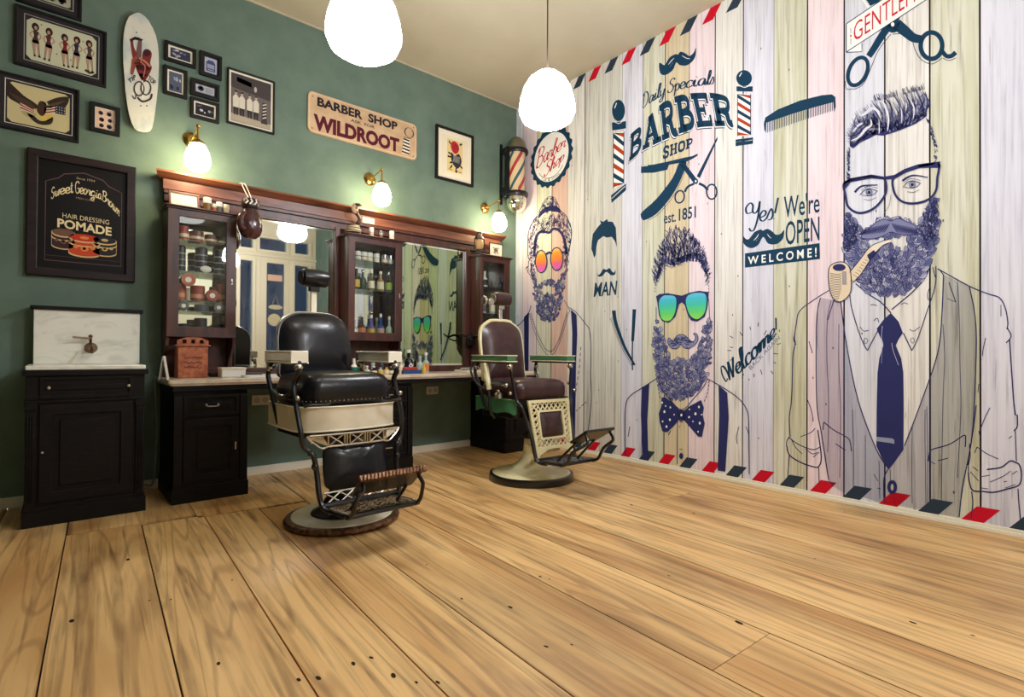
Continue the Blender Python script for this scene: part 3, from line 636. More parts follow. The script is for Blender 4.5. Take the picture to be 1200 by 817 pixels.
for x, y, r in [(776,472,1.2),(780,476,.9),(785.5,477.5,1.1),(778.6,482.6,1.5),(785,492,1.3),(776.5,494,1.1),(781,500,1.4),(790,486,.9),(808,480,.9),(819,477,1.4),(815,485,1.6),(807.5,489,1.2),(820,496,1.5),(818,506,1.0),(812,494,.9),(798.4,486.5,1.4),(822,486,.9)]: A.disc(x, y, r*.8, r*1.15, WHITE, n=10)
A.layer += 1
A.poly([(768.8,347.4),(772.6,344.8),(782,343.6),(791.4,345.2),(799,346.5),(808.5,343),(818.8,340.9),(830.5,342.2),(830.3,346.5),(828.8,361),(825.7,371.4),(817,377),(810,375.7),(806,369.7),(802.5,357.7),(799,354.2),(795.7,356.8),(791.4,371.4),(783.7,378.2),(776,376.5),(772.2,369.7),(770.5,356)], NAVY)
A.build('bearded_man_print', MU, 'printed navy drawing of bearded man in green sunglasses and dotted bow tie')
L = Art(mfn, base=.0065); lg = zramp('lens_green', [(0, (150, 220, 90)), (.3, (96, 214, 110)), (.55, (64, 200, 170)), (.8, (64, 190, 214)), (1, (110, 200, 230))])
L.poly([(772.2,353.4),(776.8,347),(782.8,346.2),(790.5,347.4),(792.6,353.4),(791,366.2),(786.3,374.5),(780.3,376.2),(775.1,373),(772.9,364.5)], lg, smooth=True, k=3)
L.poly([(803.9,356),(804.8,348.2),(810.3,344.3),(820.5,343.1),(827,345.7),(827.7,356),(825.3,367.1),(818.8,373.6),(812.8,373),(807.7,368)], lg, smooth=True, k=3)
L.build('printed_lens', MU, 'blue to green mirrored sunglass lenses')

# ---------------------------------------------------------------- man with the pipe, tie and waistcoat (nearest, largest)
A = Art(mfn, base=.0010)
VEST = flat((70, 76, 130), alpha=.24)
A.poly([(961.3,349),(956.8,378.5),(957,420),(957,470),(963,520),(971,566),(985,576),(1036,590),(1060,594),(1080,598),(1123,607),(1133,550),(1137.8,521),(1141.8,470),(1143.8,384.4),(1136,335.5),(1105.6,321.8),(1103.7,368.8),(1098.8,413.8),(1080,470),(1059.8,522.8),(1042,550),(1027,527),(1005.8,470),(992,404),(985.2,354),(978,352)], VEST)
A.layer = 2
def navy(pts, w=1.1, **k): A.line(pts, w, NAVY, **k)
navy([(971.5,340.4),(952.9,352),(937,364.8),(933.3,378.5),(931,396),(932,402),(929.4,415.8),(928.6,440),(927.4,470),(925,490),(926,512)]); navy([(932,390),(930,398),(933,404)], 1)
navy([(1098.8,315),(1136,335.5),(1157.5,344.3),(1171.2,349),(1178,361),(1181,377.6),(1180,386)], 1.3); navy([(1180,384),(1185,394),(1179,402)], 1.3); navy([(1183,398),(1185,427.5),(1187.9,470),(1190,487)], 1.5)
navy([(1192,486),(1192,500),(1188,505)], 1.5); navy([(1189.8,505),(1191,541)], 1.1)
navy([(961.3,349),(956.8,378.5),(957,470),(963,510),(971,562)], 1); navy([(1105.6,321.8),(1103.7,368.8),(1098.8,413.8),(1080,470),(1059.8,522.8)], 1.2); navy([(985.2,354),(992,404),(1005.8,470),(1027,527),(1041,549)], 1.2)
navy([(1136,335.5),(1143.8,384.4),(1142,470),(1137.8,521),(1128,570),(1124,606)], 1.3); navy([(1100,315),(1105.6,322)], 1)
for pts in ([(974,352),(969.5,375),(969,420),(971,470),(970,530)],[(983,380),(983,430),(985,480),(984,560)],[(1122,330),(1124,370),(1125,430),(1126,480),(1122,560)],[(1105,380),(1107,420),(1105,470),(1103,590)],[(1069,500),(1068.5,550),(1069,590)],[(1084,480),(1084,520),(1085,590)],[(1086,476),(1087,520),(1087,592)],[(999,480),(1000,520),(1000,576)],[(1014,510),(1014,540),(1014,580)],[(1030,540),(1031,584)],[(1110,350),(1120,354)]): navy(pts, .6)
navy([(1112,331),(1120,354)], .9); navy([(977,352),(970,375)], .9)
navy([(924,512.4),(935.4,520.7),(952,527),(961,524)], 1); navy([(921.8,521.8),(925,533.2),(937.5,541.6),(952,546.8),(959.3,546.8),(962.4,535.3),(958.3,504)], 1.4); navy([(925,512),(922,517),(921.8,523)], 1)
navy([(925,533),(923,562)], 1); navy([(959.3,547.8),(960,566.5)], 1); navy([(938,512),(950,507),(955,502)], .8); navy([(928,516),(932,524),(940,532)], .8); navy([(944,526),(952,532),(958,530)], .8); navy([(946,468),(951,482),(953,494)], .9); navy([(948,400),(952,414)], .9); navy([(953,536),(960,530)], .8)
cf = [(1134.7,554),(1136,565),(1139.9,574.8),(1152,576),(1164.8,577),(1181,573),(1194,568.6),(1197,558),(1195,545.7),(1190,542),(1183.6,540.5),(1173,547.8),(1156.5,550.3)]
navy(cf, 1.6); navy([(1134.7,554),(1135,545),(1137,535),(1136,520)], 1); navy([(1138.5,576),(1140,590),(1137.8,608)], 1.2); navy([(1193,572.8),(1194,590),(1196,610)], 1.3)
for pts in ([(1140,547),(1146,552)],[(1148,559),(1160,557)],[(1137,553),(1147,564)],[(1160,565),(1176,558),(1184,552)],[(1186,556),(1192,552)],[(1176,565),(1180,564)],[(1178,572),(1190,568)],[(1150,572),(1158,573)]): navy(pts, .8)
navy([(1144,475),(1141,500),(1137.5,522),(1134,545)], 1.2); navy([(1160,478),(1154,490),(1149,503)], 1); navy([(1147,505),(1149,514)], 1); navy([(1145,524),(1157,532),(1170,538)], .9); navy([(1145,524),(1142,531)], .9); navy([(1146,460),(1147,450)], .9); navy([(1155,396),(1152,410),(1151.5,417)], 1); navy([(1173,357),(1173,371)], .8); navy([(1182,514),(1186,511)], .9)
navy([(965.5,494.7),(977,504),(993.6,513.5),(996.5,520),(997.8,529)], 1.1); navy([(965,495),(964.5,504)], 1); navy([(979,520),(991,528)], .9)
navy([(1087.9,540.5),(1089,532),(1092,527),(1112.8,520.7),(1129.5,510.3),(1131.5,515),(1131,524)], 1.2); navy([(1088,540),(1096,544)], .7); navy([(1099,540),(1111,537)], .9)
navy([(1041,549),(1036,560),(1035.5,575),(1036,590)], 1.2); navy([(1043,550),(1043.5,565)], .8); A.ring(1045.5, 571, 5.2, 7.4, 3.4, NAVY); A.ring(1045.5, 571, 5.8, 8.2, .7, NAVY); navy([(1024,556),(1029,564)], .8); navy([(1028,572),(1032,573)], .8)
navy([(1002.8,332.5),(1018,345),(1032,354),(1044,366.8)], 1.4); navy([(1045,362.9),(1058,352),(1069.4,342.3),(1084,325.7),(1090,310)], 1.4)
navy([(996,346),(998,361),(1006,388),(1013,405),(1016.5,410.9)], 1.1); navy([(1016.5,410.9),(1029.3,386.4)], 1.2); navy([(1096.8,312),(1095.8,335.5),(1085,368.8),(1075,398),(1068.4,410.9)], 1.1); navy([(1068.4,410.9),(1058.6,390.3)], 1.2); navy([(1093,313),(1096,325)], .9)
A.ring(1014.5, 399.5, 2.4, 3.4, .6, NAVY); A.ring(1069.4, 399, 2.4, 3.4, .6, NAVY)
for pts in ([(1008,383),(1012,388),(1018,387)],[(1020,357.5),(1024,357),(1028,358.5)],[(1066,386),(1071,388),(1078,383)],[(1056,357),(1060,355),(1064,356.5)],[(1089,338),(1087,345),(1088,352)],[(1024,376),(1028,373),(1030,378)]): navy(pts, .8)
A.layer = 3
A.poly([(1044,366.8),(1036,374),(1027.3,385.4),(1031,394),(1035,402),(1035,406),(1030.5,420),(1028.3,437.3),(1027.3,480),(1027,522.8),(1034,538),(1041.5,550.5),(1051,538),(1058.7,527),(1059,480),(1058.6,437),(1056,420),(1049.8,405),(1053,398),(1058,390.3),(1053,377)], NAVY)
A.layer = 4
A.poly([(1027,512),(1046,514),(1048,516),(1048,520.5),(1045,519.5),(1027,517)], flat((150, 156, 180))); A.line([(1035,404),(1033,395),(1034,382)], .6, flat((190, 192, 215))); A.line([(1045,402),(1047,412),(1053,428)], .6, flat((190, 192, 215))); A.line([(1034,406),(1033,426)], .6, flat((150, 152, 190)))
# beard
A.layer = 3
br = [(994,250),(992.3,262),(988.8,276.5),(990.6,292),(994,304),(997.4,316),(1002,327),(1008,333),(1016.3,341),(1026.5,343.4),(1036,344.6),(1045.4,344.2),(1054,343),(1062.5,340),(1070,337),(1076,331.4),(1082,325),(1086.5,316),(1090,297),(1096.8,285),(1097.7,268),(1099.4,254.3),(1097,240),(1095,233),(1088,240),(1083,249),(1078,261),(1072.8,266.3),(1062.5,261),(1052.3,256.8),(1043.7,258.6),(1033.4,258.6),(1021.4,266),(1011,273),(1006,264.6),(999,257.7)]
mo = [(1018,289),(1020,281),(1027,278.5),(1035,277.4),(1045.4,275.7),(1055,275.5),(1063,277.5),(1068.5,282.5),(1064.2,290.3),(1055.7,293.3),(1050,291),(1043.7,288.5),(1036,287),(1028,292),(1022,294)]
leaves(A, br, 620, 11, random.Random(21), lambda x, y: math.pi/2+(x-1044)*.018, holes=[mo], fills=[NAVY2, flat((118, 121, 160)), flat((140, 143, 178)), flat((182, 183, 205)), flat((140, 143, 178))], lw=.62)
mu = [(1011,274),(1018,268.5),(1026,261),(1036,257),(1044,259),(1052,256),(1062,259.5),(1072,264),(1074,272),(1069,275),(1058,275),(1050,273.5),(1044,272),(1036,276),(1026,279.5),(1017,280),(1010,279)]
A.poly(mu, flat((128, 131, 168)), smooth=True, k=3); A.layer += 1
for i in range(30):
    x = 1012+i*2.05; s = -1 if x < 1044 else 1; y0 = 260+abs(x-1044)*.22; A.line([(x, y0+1), (x+s*3, y0+6), (x+s*7, y0+13-abs(x-1044)*.12)], 1.3, NAVY, taper=True, k=3)
A.line(mu, .9, NAVY, closed=True)
strands(A, [(992,250),(1000,256),(1006,268),(1000,290),(992,300),(989,276)], 120, 8, NAVY, lambda x, y: 1.7, .8, random.Random(22)); strands(A, [(1096,232),(1084,248),(1078,268),(1086,290),(1097,276),(1099,254)], 150, 9, NAVY, lambda x, y: 1.3, .8, random.Random(23))
strands(A, [(1020,300),(1060,298),(1078,290),(1070,330),(1045,342),(1015,330)], 60, 9, NAVY, lambda x, y: 1.57+(x-1044)*.02, .8, random.Random(24))
# hair
A.layer = 3
lowc = catmull([(997,173),(1003,170),(1012,163),(1028,157.5),(1045,155),(1059,150),(1073,144),(1086,134)], 10); uppc = catmull([(993,160),(998,146),(1005,131),(1014,127),(1022,119),(1034,113),(1048,110),(1066,107),(1078,101),(1085,107)], 8)
R = random.Random(31)
def at(c, t): i = min(int(t*(len(c)-1)), len(c)-2); f = t*(len(c)-1)-i; return (c[i][0]+(c[i+1][0]-c[i][0])*f, c[i][1]+(c[i+1][1]-c[i][1])*f)
for i in range(250):
    t = R.random(); a = at(lowc, t); b = at(uppc, min(1, max(0, t+R.uniform(-.04, .10)))); q = R.random()**1.3*.8+.1; s = R.uniform(.0, .45)
    p0 = (a[0]+(b[0]-a[0])*s, a[1]+(b[1]-a[1])*s); s2 = min(1, s+q); p2 = (a[0]+(b[0]-a[0])*s2-3, a[1]+(b[1]-a[1])*s2)
    m_ = ((p0[0]+p2[0])/2+R.uniform(2, 6), (p0[1]+p2[1])/2+R.uniform(-1, 2))
    A.line([p0, m_, p2], R.uniform(.7, 1.7), NAVY if R.random() < .5 else flat((140, 143, 178)), w1=.25, k=4)
A.poly([(1029,148),(1036,143),(1045,146),(1053,139),(1060,142),(1067,134),(1074,138),(1080,128),(1086,127),(1086,136),(1073,145),(1059,151),(1045,156),(1034,159),(1026,158),(1019,162),(1008,167),(1000,174),(996,171),(996,166),(1003,166),(1012,158),(1016,150),(1020,138),(1024,132),(1027,138)], NAVY)
A.poly([(998,150),(1006,140),(1016,138),(1022,130),(1029,131),(1031,138),(1029,150),(1023,158),(1014,150),(1008,152),(1001,158),(996,164)], flat((140, 143, 178)), smooth=True)
A.layer = 4
for pts, w in (([(1030,157),(1031,142),(1029,131),(1022,127),(1014,133),(1008,135),(1005,130)], 3.4),([(997,165),(1006,161),(1015,151),(1021,146),(1020,139)], 3.0),([(1040,154),(1041,138),(1036,122),(1030,118)], 2.6),([(999,155),(1006,147),(1012,144)], 2.4),([(1056,146),(1056,130),(1050,118)], 2),([(1070,140),(1071,126),(1064,113)], 1.8)): A.line(pts, w, flat((224, 224, 236)), taper=True)
for pts in ([(1004,134),(1001,145),(1006,150),(1013,143),(1018,132)],[(996,160),(1005,157),(1012,150),(1020,147)],[(1024,128),(1031,140),(1031,155)],[(1036,114),(1044,124),(1046,150)],[(1046,110),(1054,124),(1056,148)],[(1060,108),(1067,124),(1070,144)],[(1072,104),(1079,118),(1082,134)],[(1084,107),(1087,120),(1085,134)]): A.line(pts, 1.4, NAVY, taper=True)
R = random.Random(33)
for i in range(70):
    y = R.uniform(172, 212); A.line([(994+R.uniform(-2, 2), y), (994+R.uniform(-1.5, 2.5), y+R.uniform(1, 3))], .7, NAVY, smooth=False)
    t = R.random(); x = 1087+9*min(1, t*1.6); y = 138+50*t; A.line([(x+R.uniform(-2, 2), y), (x+R.uniform(-2, 3), y+R.uniform(1, 3))], .7, NAVY, smooth=False)
for i in range(60):
    x = R.uniform(1024, 1084); y = 119-(x-1024)*.24; A.line([(x, y), (x-2, y-R.uniform(3, 8))], .45, NAVY, smooth=False)
# glasses, brows, eyes
A.layer = 5
A.line([(988.8,216),(995.7,211.5),(1008,208.3),(1021.4,207),(1034,208.5),(1038,214),(1037.7,226.9),(1028.3,240.6),(1016.3,248),(1004.3,249.2),(994,242.3),(991,230.3)], 2.7, NAVY, closed=True)
A.line([(1047,209),(1059,200.5),(1076,195),(1099,192),(1100,200),(1098.5,208),(1096.8,223.4),(1088,233.7),(1072.8,238.3),(1059,237),(1050.5,230.3),(1046.5,220)], 2.7, NAVY, closed=True)
A.poly([(988,214),(996,209),(1021,204.5),(1036,207),(1048,205),(1060,198),(1076,192.5),(1102,189),(1101,197),(1097,196.5),(1077,197),(1061,202.5),(1048,210),(1036,210.5),(1021,209),(997,213.5),(990,222)], NAVY)
A.line([(1001.7,225.4),(1006,220.5),(1012,217.5),(1028.3,216.8)], 2.6, NAVY, w1=1.2); A.line([(1057.4,212),(1064,207.5),(1072,205.5),(1087.4,208)], 2.6, NAVY, w1=1.2)
for cx, cy in ((1018.5, 225.6), (1069, 216.4)):
    A.line([(cx-11, cy+3), (cx-5, cy-3), (cx+1, cy-4.4), (cx+9, cy-2)], .9, NAVY); A.line([(cx-9, cy+3), (cx-2, cy+4), (cx+5, cy+2.5), (cx+10, cy-2)], .7, NAVY); A.ring(cx, cy, 4, 4, 1, NAVY2); A.disc(cx, cy, 2, 2, NAVY)
    A.line([(cx-9, cy-2), (cx-2, cy-7), (cx+10, cy-5)], .5, NAVY); A.line([(cx-6, cy+8), (cx+1, cy+9), (cx+8, cy+6)], .5, NAVY)
A.line([(1044,228),(1042,240),(1036,250)], .5, NAVY2)
# pipe
A.layer = 7
TAN = flat((232, 214, 182))
A.poly([(995,320),(1000,330),(1008,322),(1020,303),(1026,296),(1019,290),(1008,304)], TAN); A.poly([(1019,290),(1026,296),(1033,288),(1045,284),(1043,280),(1030,284)], flat((235, 226, 205))); A.layer += 1
A.line([(995,320),(1008,304),(1019,290),(1030,284),(1043,280)], 1, NAVY); A.line([(1000,331),(1010,320),(1021,303),(1027,295),(1036,287),(1045,284)], 1, NAVY)
A.poly([(1016,299),(1024,293),(1027,297),(1019,306)], NAVY)
for i in range(9): A.line([(1000+i*2.2, 322-i*3.0), (1005+i*2.0, 325-i*3.2)], .5, NAVY, smooth=False)
bw = [(971.7,314.2),(978.6,308.2),(988.8,307.4),(995.7,314.2),(997.6,329.7),(996,344),(987,353),(978.6,352.5),(973.4,343.4),(971.2,329.7)]
A.poly(bw, TAN, smooth=True); A.layer += 1
A.line(bw, 1.1, NAVY, closed=True); A.disc(983.4, 313.5, 7.6, 4.2, NAVY)
for i in range(17):
    y = 320+i*2.0; w = 11 if i < 10 else 11-(i-9)*1.0; A.line([(972.5+(11-w)*.6, y), (980, y+1.6), (980+w*.55, y+.6)], .55, NAVY, k=3)
for i in range(6): A.line([(987+i*.9, 318), (987.5+i*.9, 334)], .5, NAVY2, smooth=False)
A.build('bearded_man_print', MU, 'printed navy drawing of bearded man in glasses smoking a pipe, tie and waistcoat')

# ---------------------------------------------------------------- logos and lettering
A = Art(mfn, base=.0010)
def tache(pts, hl=True):
    A.poly(pts, TEAL, smooth=True, k=4)
tache([(772.5,81),(772.9,73.3),(778.8,76.2),(784.6,67.4),(791.5,63.5),(794.5,63.8),(797.4,60.6),(803.2,62.5),(808,65.5),(813,61.5),(815.6,55.7),(815,65.5),(811,72.3),(804.2,76.8),(796.4,76.2),(792.5,73.3),(788.5,82),(780.7,87.6),(774.8,87)])
A.layer = 1
for p in ([(783,76),(787,71),(790,68)],[(785,78),(789,73)],[(799,65),(804,68),(809,69)]): A.line(p, .8, WHITE, taper=True)
A.layer = 0
A.build('printed_moustache', MU, 'dark blue moustache print above the specials lettering'); A = Art(mfn, base=.0010)
A.script('Daily Specials', [(753,127),(775,113),(800,104),(836,98.5)], [(753,110),(775,97),(800,88),(836,82)], TEAL, w=11, nib=.45)
A.build('printed_lettering', MU, 'thin script Daily Specials print'); A = Art(mfn, base=.0010)
bot = [(737,190),(753,176.5),(775,165.5),(794,157.5),(816,150),(837.5,148),(859.5,147.5)]; top = [(739,157.5),(752.3,145),(767,129.5),(780,118.3),(797,111.5),(813,109),(834,109),(855,112.5)]
A.slab('BARBER', [(x-1, y+2.6) for x, y in bot], [(x-1, y+2.6) for x, y in top], TEAL); A.layer = 1
A.slab('BARBER', [(x-.5, y+1.4) for x, y in bot], [(x-.5, y+1.4) for x, y in top], WHITE); A.layer = 2
A.slab('BARBER', bot, top, TEAL); A.layer = 0
A.slab('SHOP', [(776,187),(812,172)], [(776.8,172.4),(812,161)], TEAL)
A.build('printed_lettering', MU, 'big arched BARBER SHOP print'); A = Art(mfn, base=.0010)
A.text('est.', [(777.9,262),(792,259.5)], [(777.9,249),(792,246.5)], TEAL, bold=.012); A.text('1851', [(795.5,258.5),(815.6,254.6)], [(795.5,244.6),(815.6,241)], TEAL, bold=.02)
A.build('printed_lettering', MU, 'est. 1851 print'); A = Art(mfn, base=.0010)
A.poly([(751.5,194),(765,193),(779.7,190),(803.2,184.4),(811,183),(817.8,180),(817.4,182.6),(811,186.5),(804.6,189.5),(784,193.2),(781.9,199),(766,202.5),(751,202.8)], TEAL)
A.poly([(795.8,191),(788.5,208),(769.4,232.9),(752.5,248.3),(751,253.4),(752.5,257),(756,257.8),(769.4,250.5),(787,230),(798.8,208),(804.6,190.3)], TEAL, smooth=True, k=3)
A.line([(807,189),(800,208),(789,230),(772,250.5),(760,258)], .5, TEAL)
A.poly([(840.6,160),(841,163),(820,209),(816.5,206.5)], TEAL); A.poly([(797,193),(803,192),(817.5,211),(813.5,215.5)], TEAL); A.disc(815.5, 212.5, 2.6, 3.4, TEAL)
A.line([(813.4,215.3),(806,219),(802.4,225)], 2.6, TEAL); A.line([(819,215),(825,218),(829.5,223)], 3, TEAL); A.ring(796.5, 230.7, 6.2, 8.2, 1.8, TEAL, rot=.2); A.ring(834, 224.8, 6.9, 9.6, 1.9, TEAL)
A.layer = 1; A.disc(815.3, 212.4, 1.1, 1.5, WHITE, n=10); A.line([(752,194.8),(759,194)], .7, WHITE, smooth=False); A.layer = 0
A.build('printed_tools', MU, 'crossed razor and scissors print'); A = Art(mfn, base=.0010)
# printed poles
def pole(ball, collar, body, base, n):
    A.disc(*ball, TEAL, n=26); A.poly(collar, TEAL); A.layer = 1
    A.poly(body, WHITE); A.layer = 2
    (xa, ya), (xb, yb), (xc, yc), (xd, yd) = body; hL = yd-ya; hR = yc-yb; s = 1/(n+.6)
    for i in range(-1, n+1):
        v0 = i*s; cut = lambda q: min(1, max(0, q)); dd = 1.15*s; th_ = .48*s
        pts = [(xa, ya+hL*cut(v0)), (xb, yb+hR*cut(v0+dd)), (xb, yb+hR*cut(v0+dd+th_)), (xa, ya+hL*cut(v0+th_))]
        if abs(pts[0][1]-pts[3][1])+abs(pts[1][1]-pts[2][1]) > .3: A.poly(pts, RUST if i % 2 else TEAL)
    for p, q in ((body[0], body[3]), (body[1], body[2])): A.line([p, q], .9, TEAL, smooth=False)
    A.poly(base, TEAL); A.line([(base[0][0]+1, base[0][1]+(base[-1][1]-base[0][1])*.4), (base[1][0]-1, base[1][1]+(base[-2][1]-base[1][1])*.4)], .7, WHITE, smooth=False)
    A.line([(ball[0]-ball[2]*.6, ball[1]-ball[3]*.2), (ball[0]-ball[2]*.3, ball[1]-ball[3]*.7)], 1, WHITE, smooth=False)
    A.line([(collar[0][0]+3, collar[0][1]-1), ((collar[0][0]+collar[1][0])/2, collar[0][1]+1.2), (collar[1][0]-3, collar[1][1]-1)], .7, WHITE); A.layer = 0
pole((724.8,129.5,7.6,12.6), [(717,143.6),(733.6,142),(733.6,150.5),(717.5,153)], [(718.8,156),(731.2,154),(731,215),(718.8,221)], [(716,229),(733.6,215),(733.6,223),(716.5,238)], 5)
A.build('printed_pole', MU, 'striped barber pole print left of the BARBER lettering'); A = Art(mfn, base=.0010)
pole((872,91.6,9.2,9.4), [(863,101.2),(882,101.2),(882,107.4),(863,107)], [(864.3,110.3),(879.7,110.3),(879.7,158.2),(864.3,160)], [(862,163.6),(882.6,161),(882.3,168.5),(862,171.4)], 5)
A.build('printed_pole', MU, 'striped barber pole print right of the BARBER lettering'); A = Art(mfn, base=.0010)
# comb
A.poly([(895,145),(896.8,137.7),(911.4,128.3),(937,118),(962.8,111.6),(974.8,110.6),(979,113.7),(979.4,124.8),(977.6,132),(976.5,119.7),(954,125.7),(928.5,133.4),(898,143.9),(897.6,156),(895.6,152)], TEAL)
for i in range(39):
    x = 899.5+i*2.0; t = (x-898)/78.5; y = 143.9+(119.7-143.9)*t-math.sin(PI*t)*.6; A.line([(x, y-1), (x, y+12-2*t)], .75, TEAL, smooth=False)
A.build('printed_comb', MU, 'dark blue comb print'); A = Art(mfn, base=.0010)
# yes we are open
A.script('Yes!', [(876,262),(911,256.5)], [(874,238.5),(910,231.5)], TEAL, w=9.5, nib=.45)
tache([(870.5,276),(873.5,279.5),(877,280.5),(881,276),(884.6,271.7),(891.4,269),(894,270.3),(899,268.3),(904,270.5),(908.5,274.6),(912,275),(915.4,273.4),(919,269.6),(918,278.5),(914,283.5),(909,286.3),(900,285.4),(894.5,277.7),(889.7,285.4),(886,289),(880,290.9),(873.5,288),(870.2,281.5)])
A.layer = 1
for p in ([(883,282),(887,278),(889,274)],[(886,283),(889,279)],[(899,274),(902,278),(904,279)]): A.line(p, .8, WHITE, taper=True)
A.layer = 0
A.build('printed_lettering', MU, 'Yes! script over a moustache print'); A = Art(mfn, base=.0010)
A.text("We're", [(918.6,255.4),(960.5,248.4)], [(918.6,229.5),(960.5,224.5)], TEAL, bold=.008); A.text('OPEN', [(920.5,287),(960.3,281.2)], [(920.5,259),(960.3,252.5)], TEAL, bold=.008)
A.build('printed_lettering', MU, 'slim We are OPEN lettering print'); A = Art(mfn, base=.0010)
A.poly([(873,297),(960.5,284.9),(960.8,303.6),(873,313.8)], TEAL); A.layer = 1
A.text('W E L C O M E !', [(876.4,309.8),(957,300.6)], [(876.4,300.8),(957,289.8)], WHITE, bold=.02); A.layer = 0
A.build('printed_banner', MU, 'dark WELCOME! banner print'); A = Art(mfn, base=.0010)
# welcome script
A.script('Welcome!', [(853,448),(880,425),(912,390)], [(844,430),(872,404),(908,373)], TEAL, w=13, nib=.4)
R = random.Random(41)
A.text('BACK AGAIN', [(880,434),(914,397)], [(877,430),(912,393)], flat((84, 110, 128)), shear=0)
for i in range(17):
    a = math.radians(-170+i*22); cx, cy = 884+R.uniform(-2, 2), 412; r0 = 26+4*math.sin(i*2.1); A.line([(cx+r0*math.cos(a)*.95, cy+r0*math.sin(a)), (cx+(r0+4+i % 3)*math.cos(a)*.95, cy+(r0+4+i % 3)*math.sin(a))], .9, TEAL, smooth=False)
A.build('printed_lettering', MU, 'slanted Welcome! script print with rays'); A = Art(mfn, base=.0010)
# MAN: hair, moustache, word
A.poly([(693.5,283),(694.7,274.3),(700.8,265.7),(704.5,262),(703,258.2),(707,260),(711.4,256.7),(712.4,259.6),(718,260),(721.7,267),(722.4,279.2),(722.9,290),(720.8,283),(716.8,277.5),(711,278.6),(707,276.8),(700.8,281.7),(698.8,289),(698,298.8),(696.2,302.5),(694.6,296),(692.9,292)], TEAL)
A.build('printed_hair', MU, 'quiff of hair print above the small moustache'); A = Art(mfn, base=.0010)
tache([(699.6,319),(701,322.3),(704,320),(707,315.2),(710.6,316.2),(714.3,314.2),(717,318),(719.6,319.4),(721.2,316),(720.8,321.6),(716,322.6),(710.6,318.6),(706,323.4),(701,324)])
A.build('printed_moustache', MU, 'small moustache print above the word MAN'); A = Art(mfn, base=.0010)
A.text('MAN', [(695.6,347.6),(722,345.2)], [(697,331.2),(723.2,328.6)], TEAL, bold=.022, shear=.04)
A.build('printed_lettering', MU, 'MAN lettering print'); A = Art(mfn, base=.0010)
# comb and razor
A.line([(719.2,364),(721,376),(725.3,389.5),(732.7,408),(743.7,428)], 4.6, TEAL, w1=2.4); A.line([(743.4,362.5),(742.2,384),(741.3,400)], 4.2, TEAL, w1=3.2); A.line([(741.3,399),(741,416),(741.2,434)], 1.5, TEAL)
for i in range(27):
    t = i/26; x = 717.6+t*t*7+t*16; y = 372+t*54; A.line([(x, y), (x-2.6+t, y+2.6)], .7, TEAL, smooth=False)
A.build('printed_tools', MU, 'comb and razor in a V print'); A = Art(mfn, base=.0010)
# gentlemen banner and scissors
A.poly([(1003,-22),(1014,-2),(1020,7),(1030,2),(1036,-6),(1018,-34)], TEAL); A.poly([(1060,-30),(1040,22),(1052,26),(1076,-24)], TEAL)
A.line([(1008,-6),(1018,9)], 3, WHITE, smooth=False)
A.line([(1043,28),(1032,44),(1024,57),(1018,66)], 9, TEAL, w1=7); A.ring(1005.3, 83.7, 12.6, 19.6, 4.6, TEAL, rot=.42, n=36)
A.line([(1050,28),(1060,36),(1070,44),(1080,46)], 14, TEAL, w1=9); A.ring(1091.5, 53.5, 15.4, 18.2, 5.4, TEAL, n=36); A.line([(1104,60),(1109,65.5),(1115,65.5),(1120,61.4)], 5.2, TEAL)
A.disc(1046.4, 30, 8, 8.5, TEAL); A.line([(1000,104),(992,104),(990.6,95)], .7, TEAL); A.line([(1044,40),(1030,58),(1022,76),(1012,98),(1000,105)], .8, TEAL); A.line([(1046,40),(1058,40),(1068,46),(1073,60),(1080,70),(1092,75),(1104,68)], .8, TEAL); A.line([(1105,68),(1112,71),(1120,68)], .8, TEAL)
A.layer = 1; A.poly([(991.7,27.9),(1140,-72),(1140,-36),(991.7,61)], WHITE); A.poly([(993,60.5),(1010,49),(1010,61)], WHITE); A.disc(1046, 28.5, 2, 2.6, WHITE, n=12); A.layer = 2
A.line([(991.7,27.9),(1140,-72)], 1, TEAL, smooth=False); A.line([(1140,-36),(991.7,61)], 1, TEAL, smooth=False); A.line([(991.7,61),(991.7,27.9)], 1, TEAL, smooth=False); A.line([(991.7,61.4),(1010,60.6),(1010,51)], 1, TEAL, smooth=False)
A.text('GENTLEMEN', [(1000.5,49.2),(1094,-12.5)], [(1000.5,26.6),(1094,-38)], RED, bold=-.004); A.disc(997, 42, 1, 1.5, RED, n=8); A.line([(997,33),(997,39)], .6, TEAL, smooth=False); A.line([(997,45),(997,52)], .6, TEAL, smooth=False)
A.layer = 0
A.build('printed_banner', MU, 'red GENTLEMEN banner over large dark scissors print')
# crown-cap badge
yc = (M(622.5,178).y+M(671.5,178).y)/2; rb = abs(M(622.5,178).y-M(671.5,178).y)/2; zc = M(645,219).z+rb
B = Art(wfn, base=.0010)
B.poly([(yc+rb*(1+.035*math.cos(22*a))*math.cos(a)*.99, zc+rb*(1+.035*math.cos(22*a))*math.sin(a)) for a in [2*PI*i/220 for i in range(220)]], TEAL); B.layer = 1
B.poly([(yc+rb*.82*math.cos(a), zc+rb*.82*math.sin(a)) for a in [2*PI*i/60 for i in range(60)]], WHITE); B.layer = 2
B.line([(yc+rb*.70*math.cos(a), zc+rb*.70*math.sin(a)) for a in [PI*1.2+PI*.6*i/12 for i in range(13)]], rb*.018, TEAL)
def bt(u, v): return (yc-u*rb, zc+v*rb)
B.script('Barber', [bt(-.74,-.22), bt(.64,.16)], [bt(-.66,.44), bt(.72,.62)], RED, w=9, nib=.5)
B.script('Shop', [bt(-.34,-.62), bt(.60,-.24)], [bt(-.28,-.12), bt(.66,.10)], RED, w=10, nib=.5)
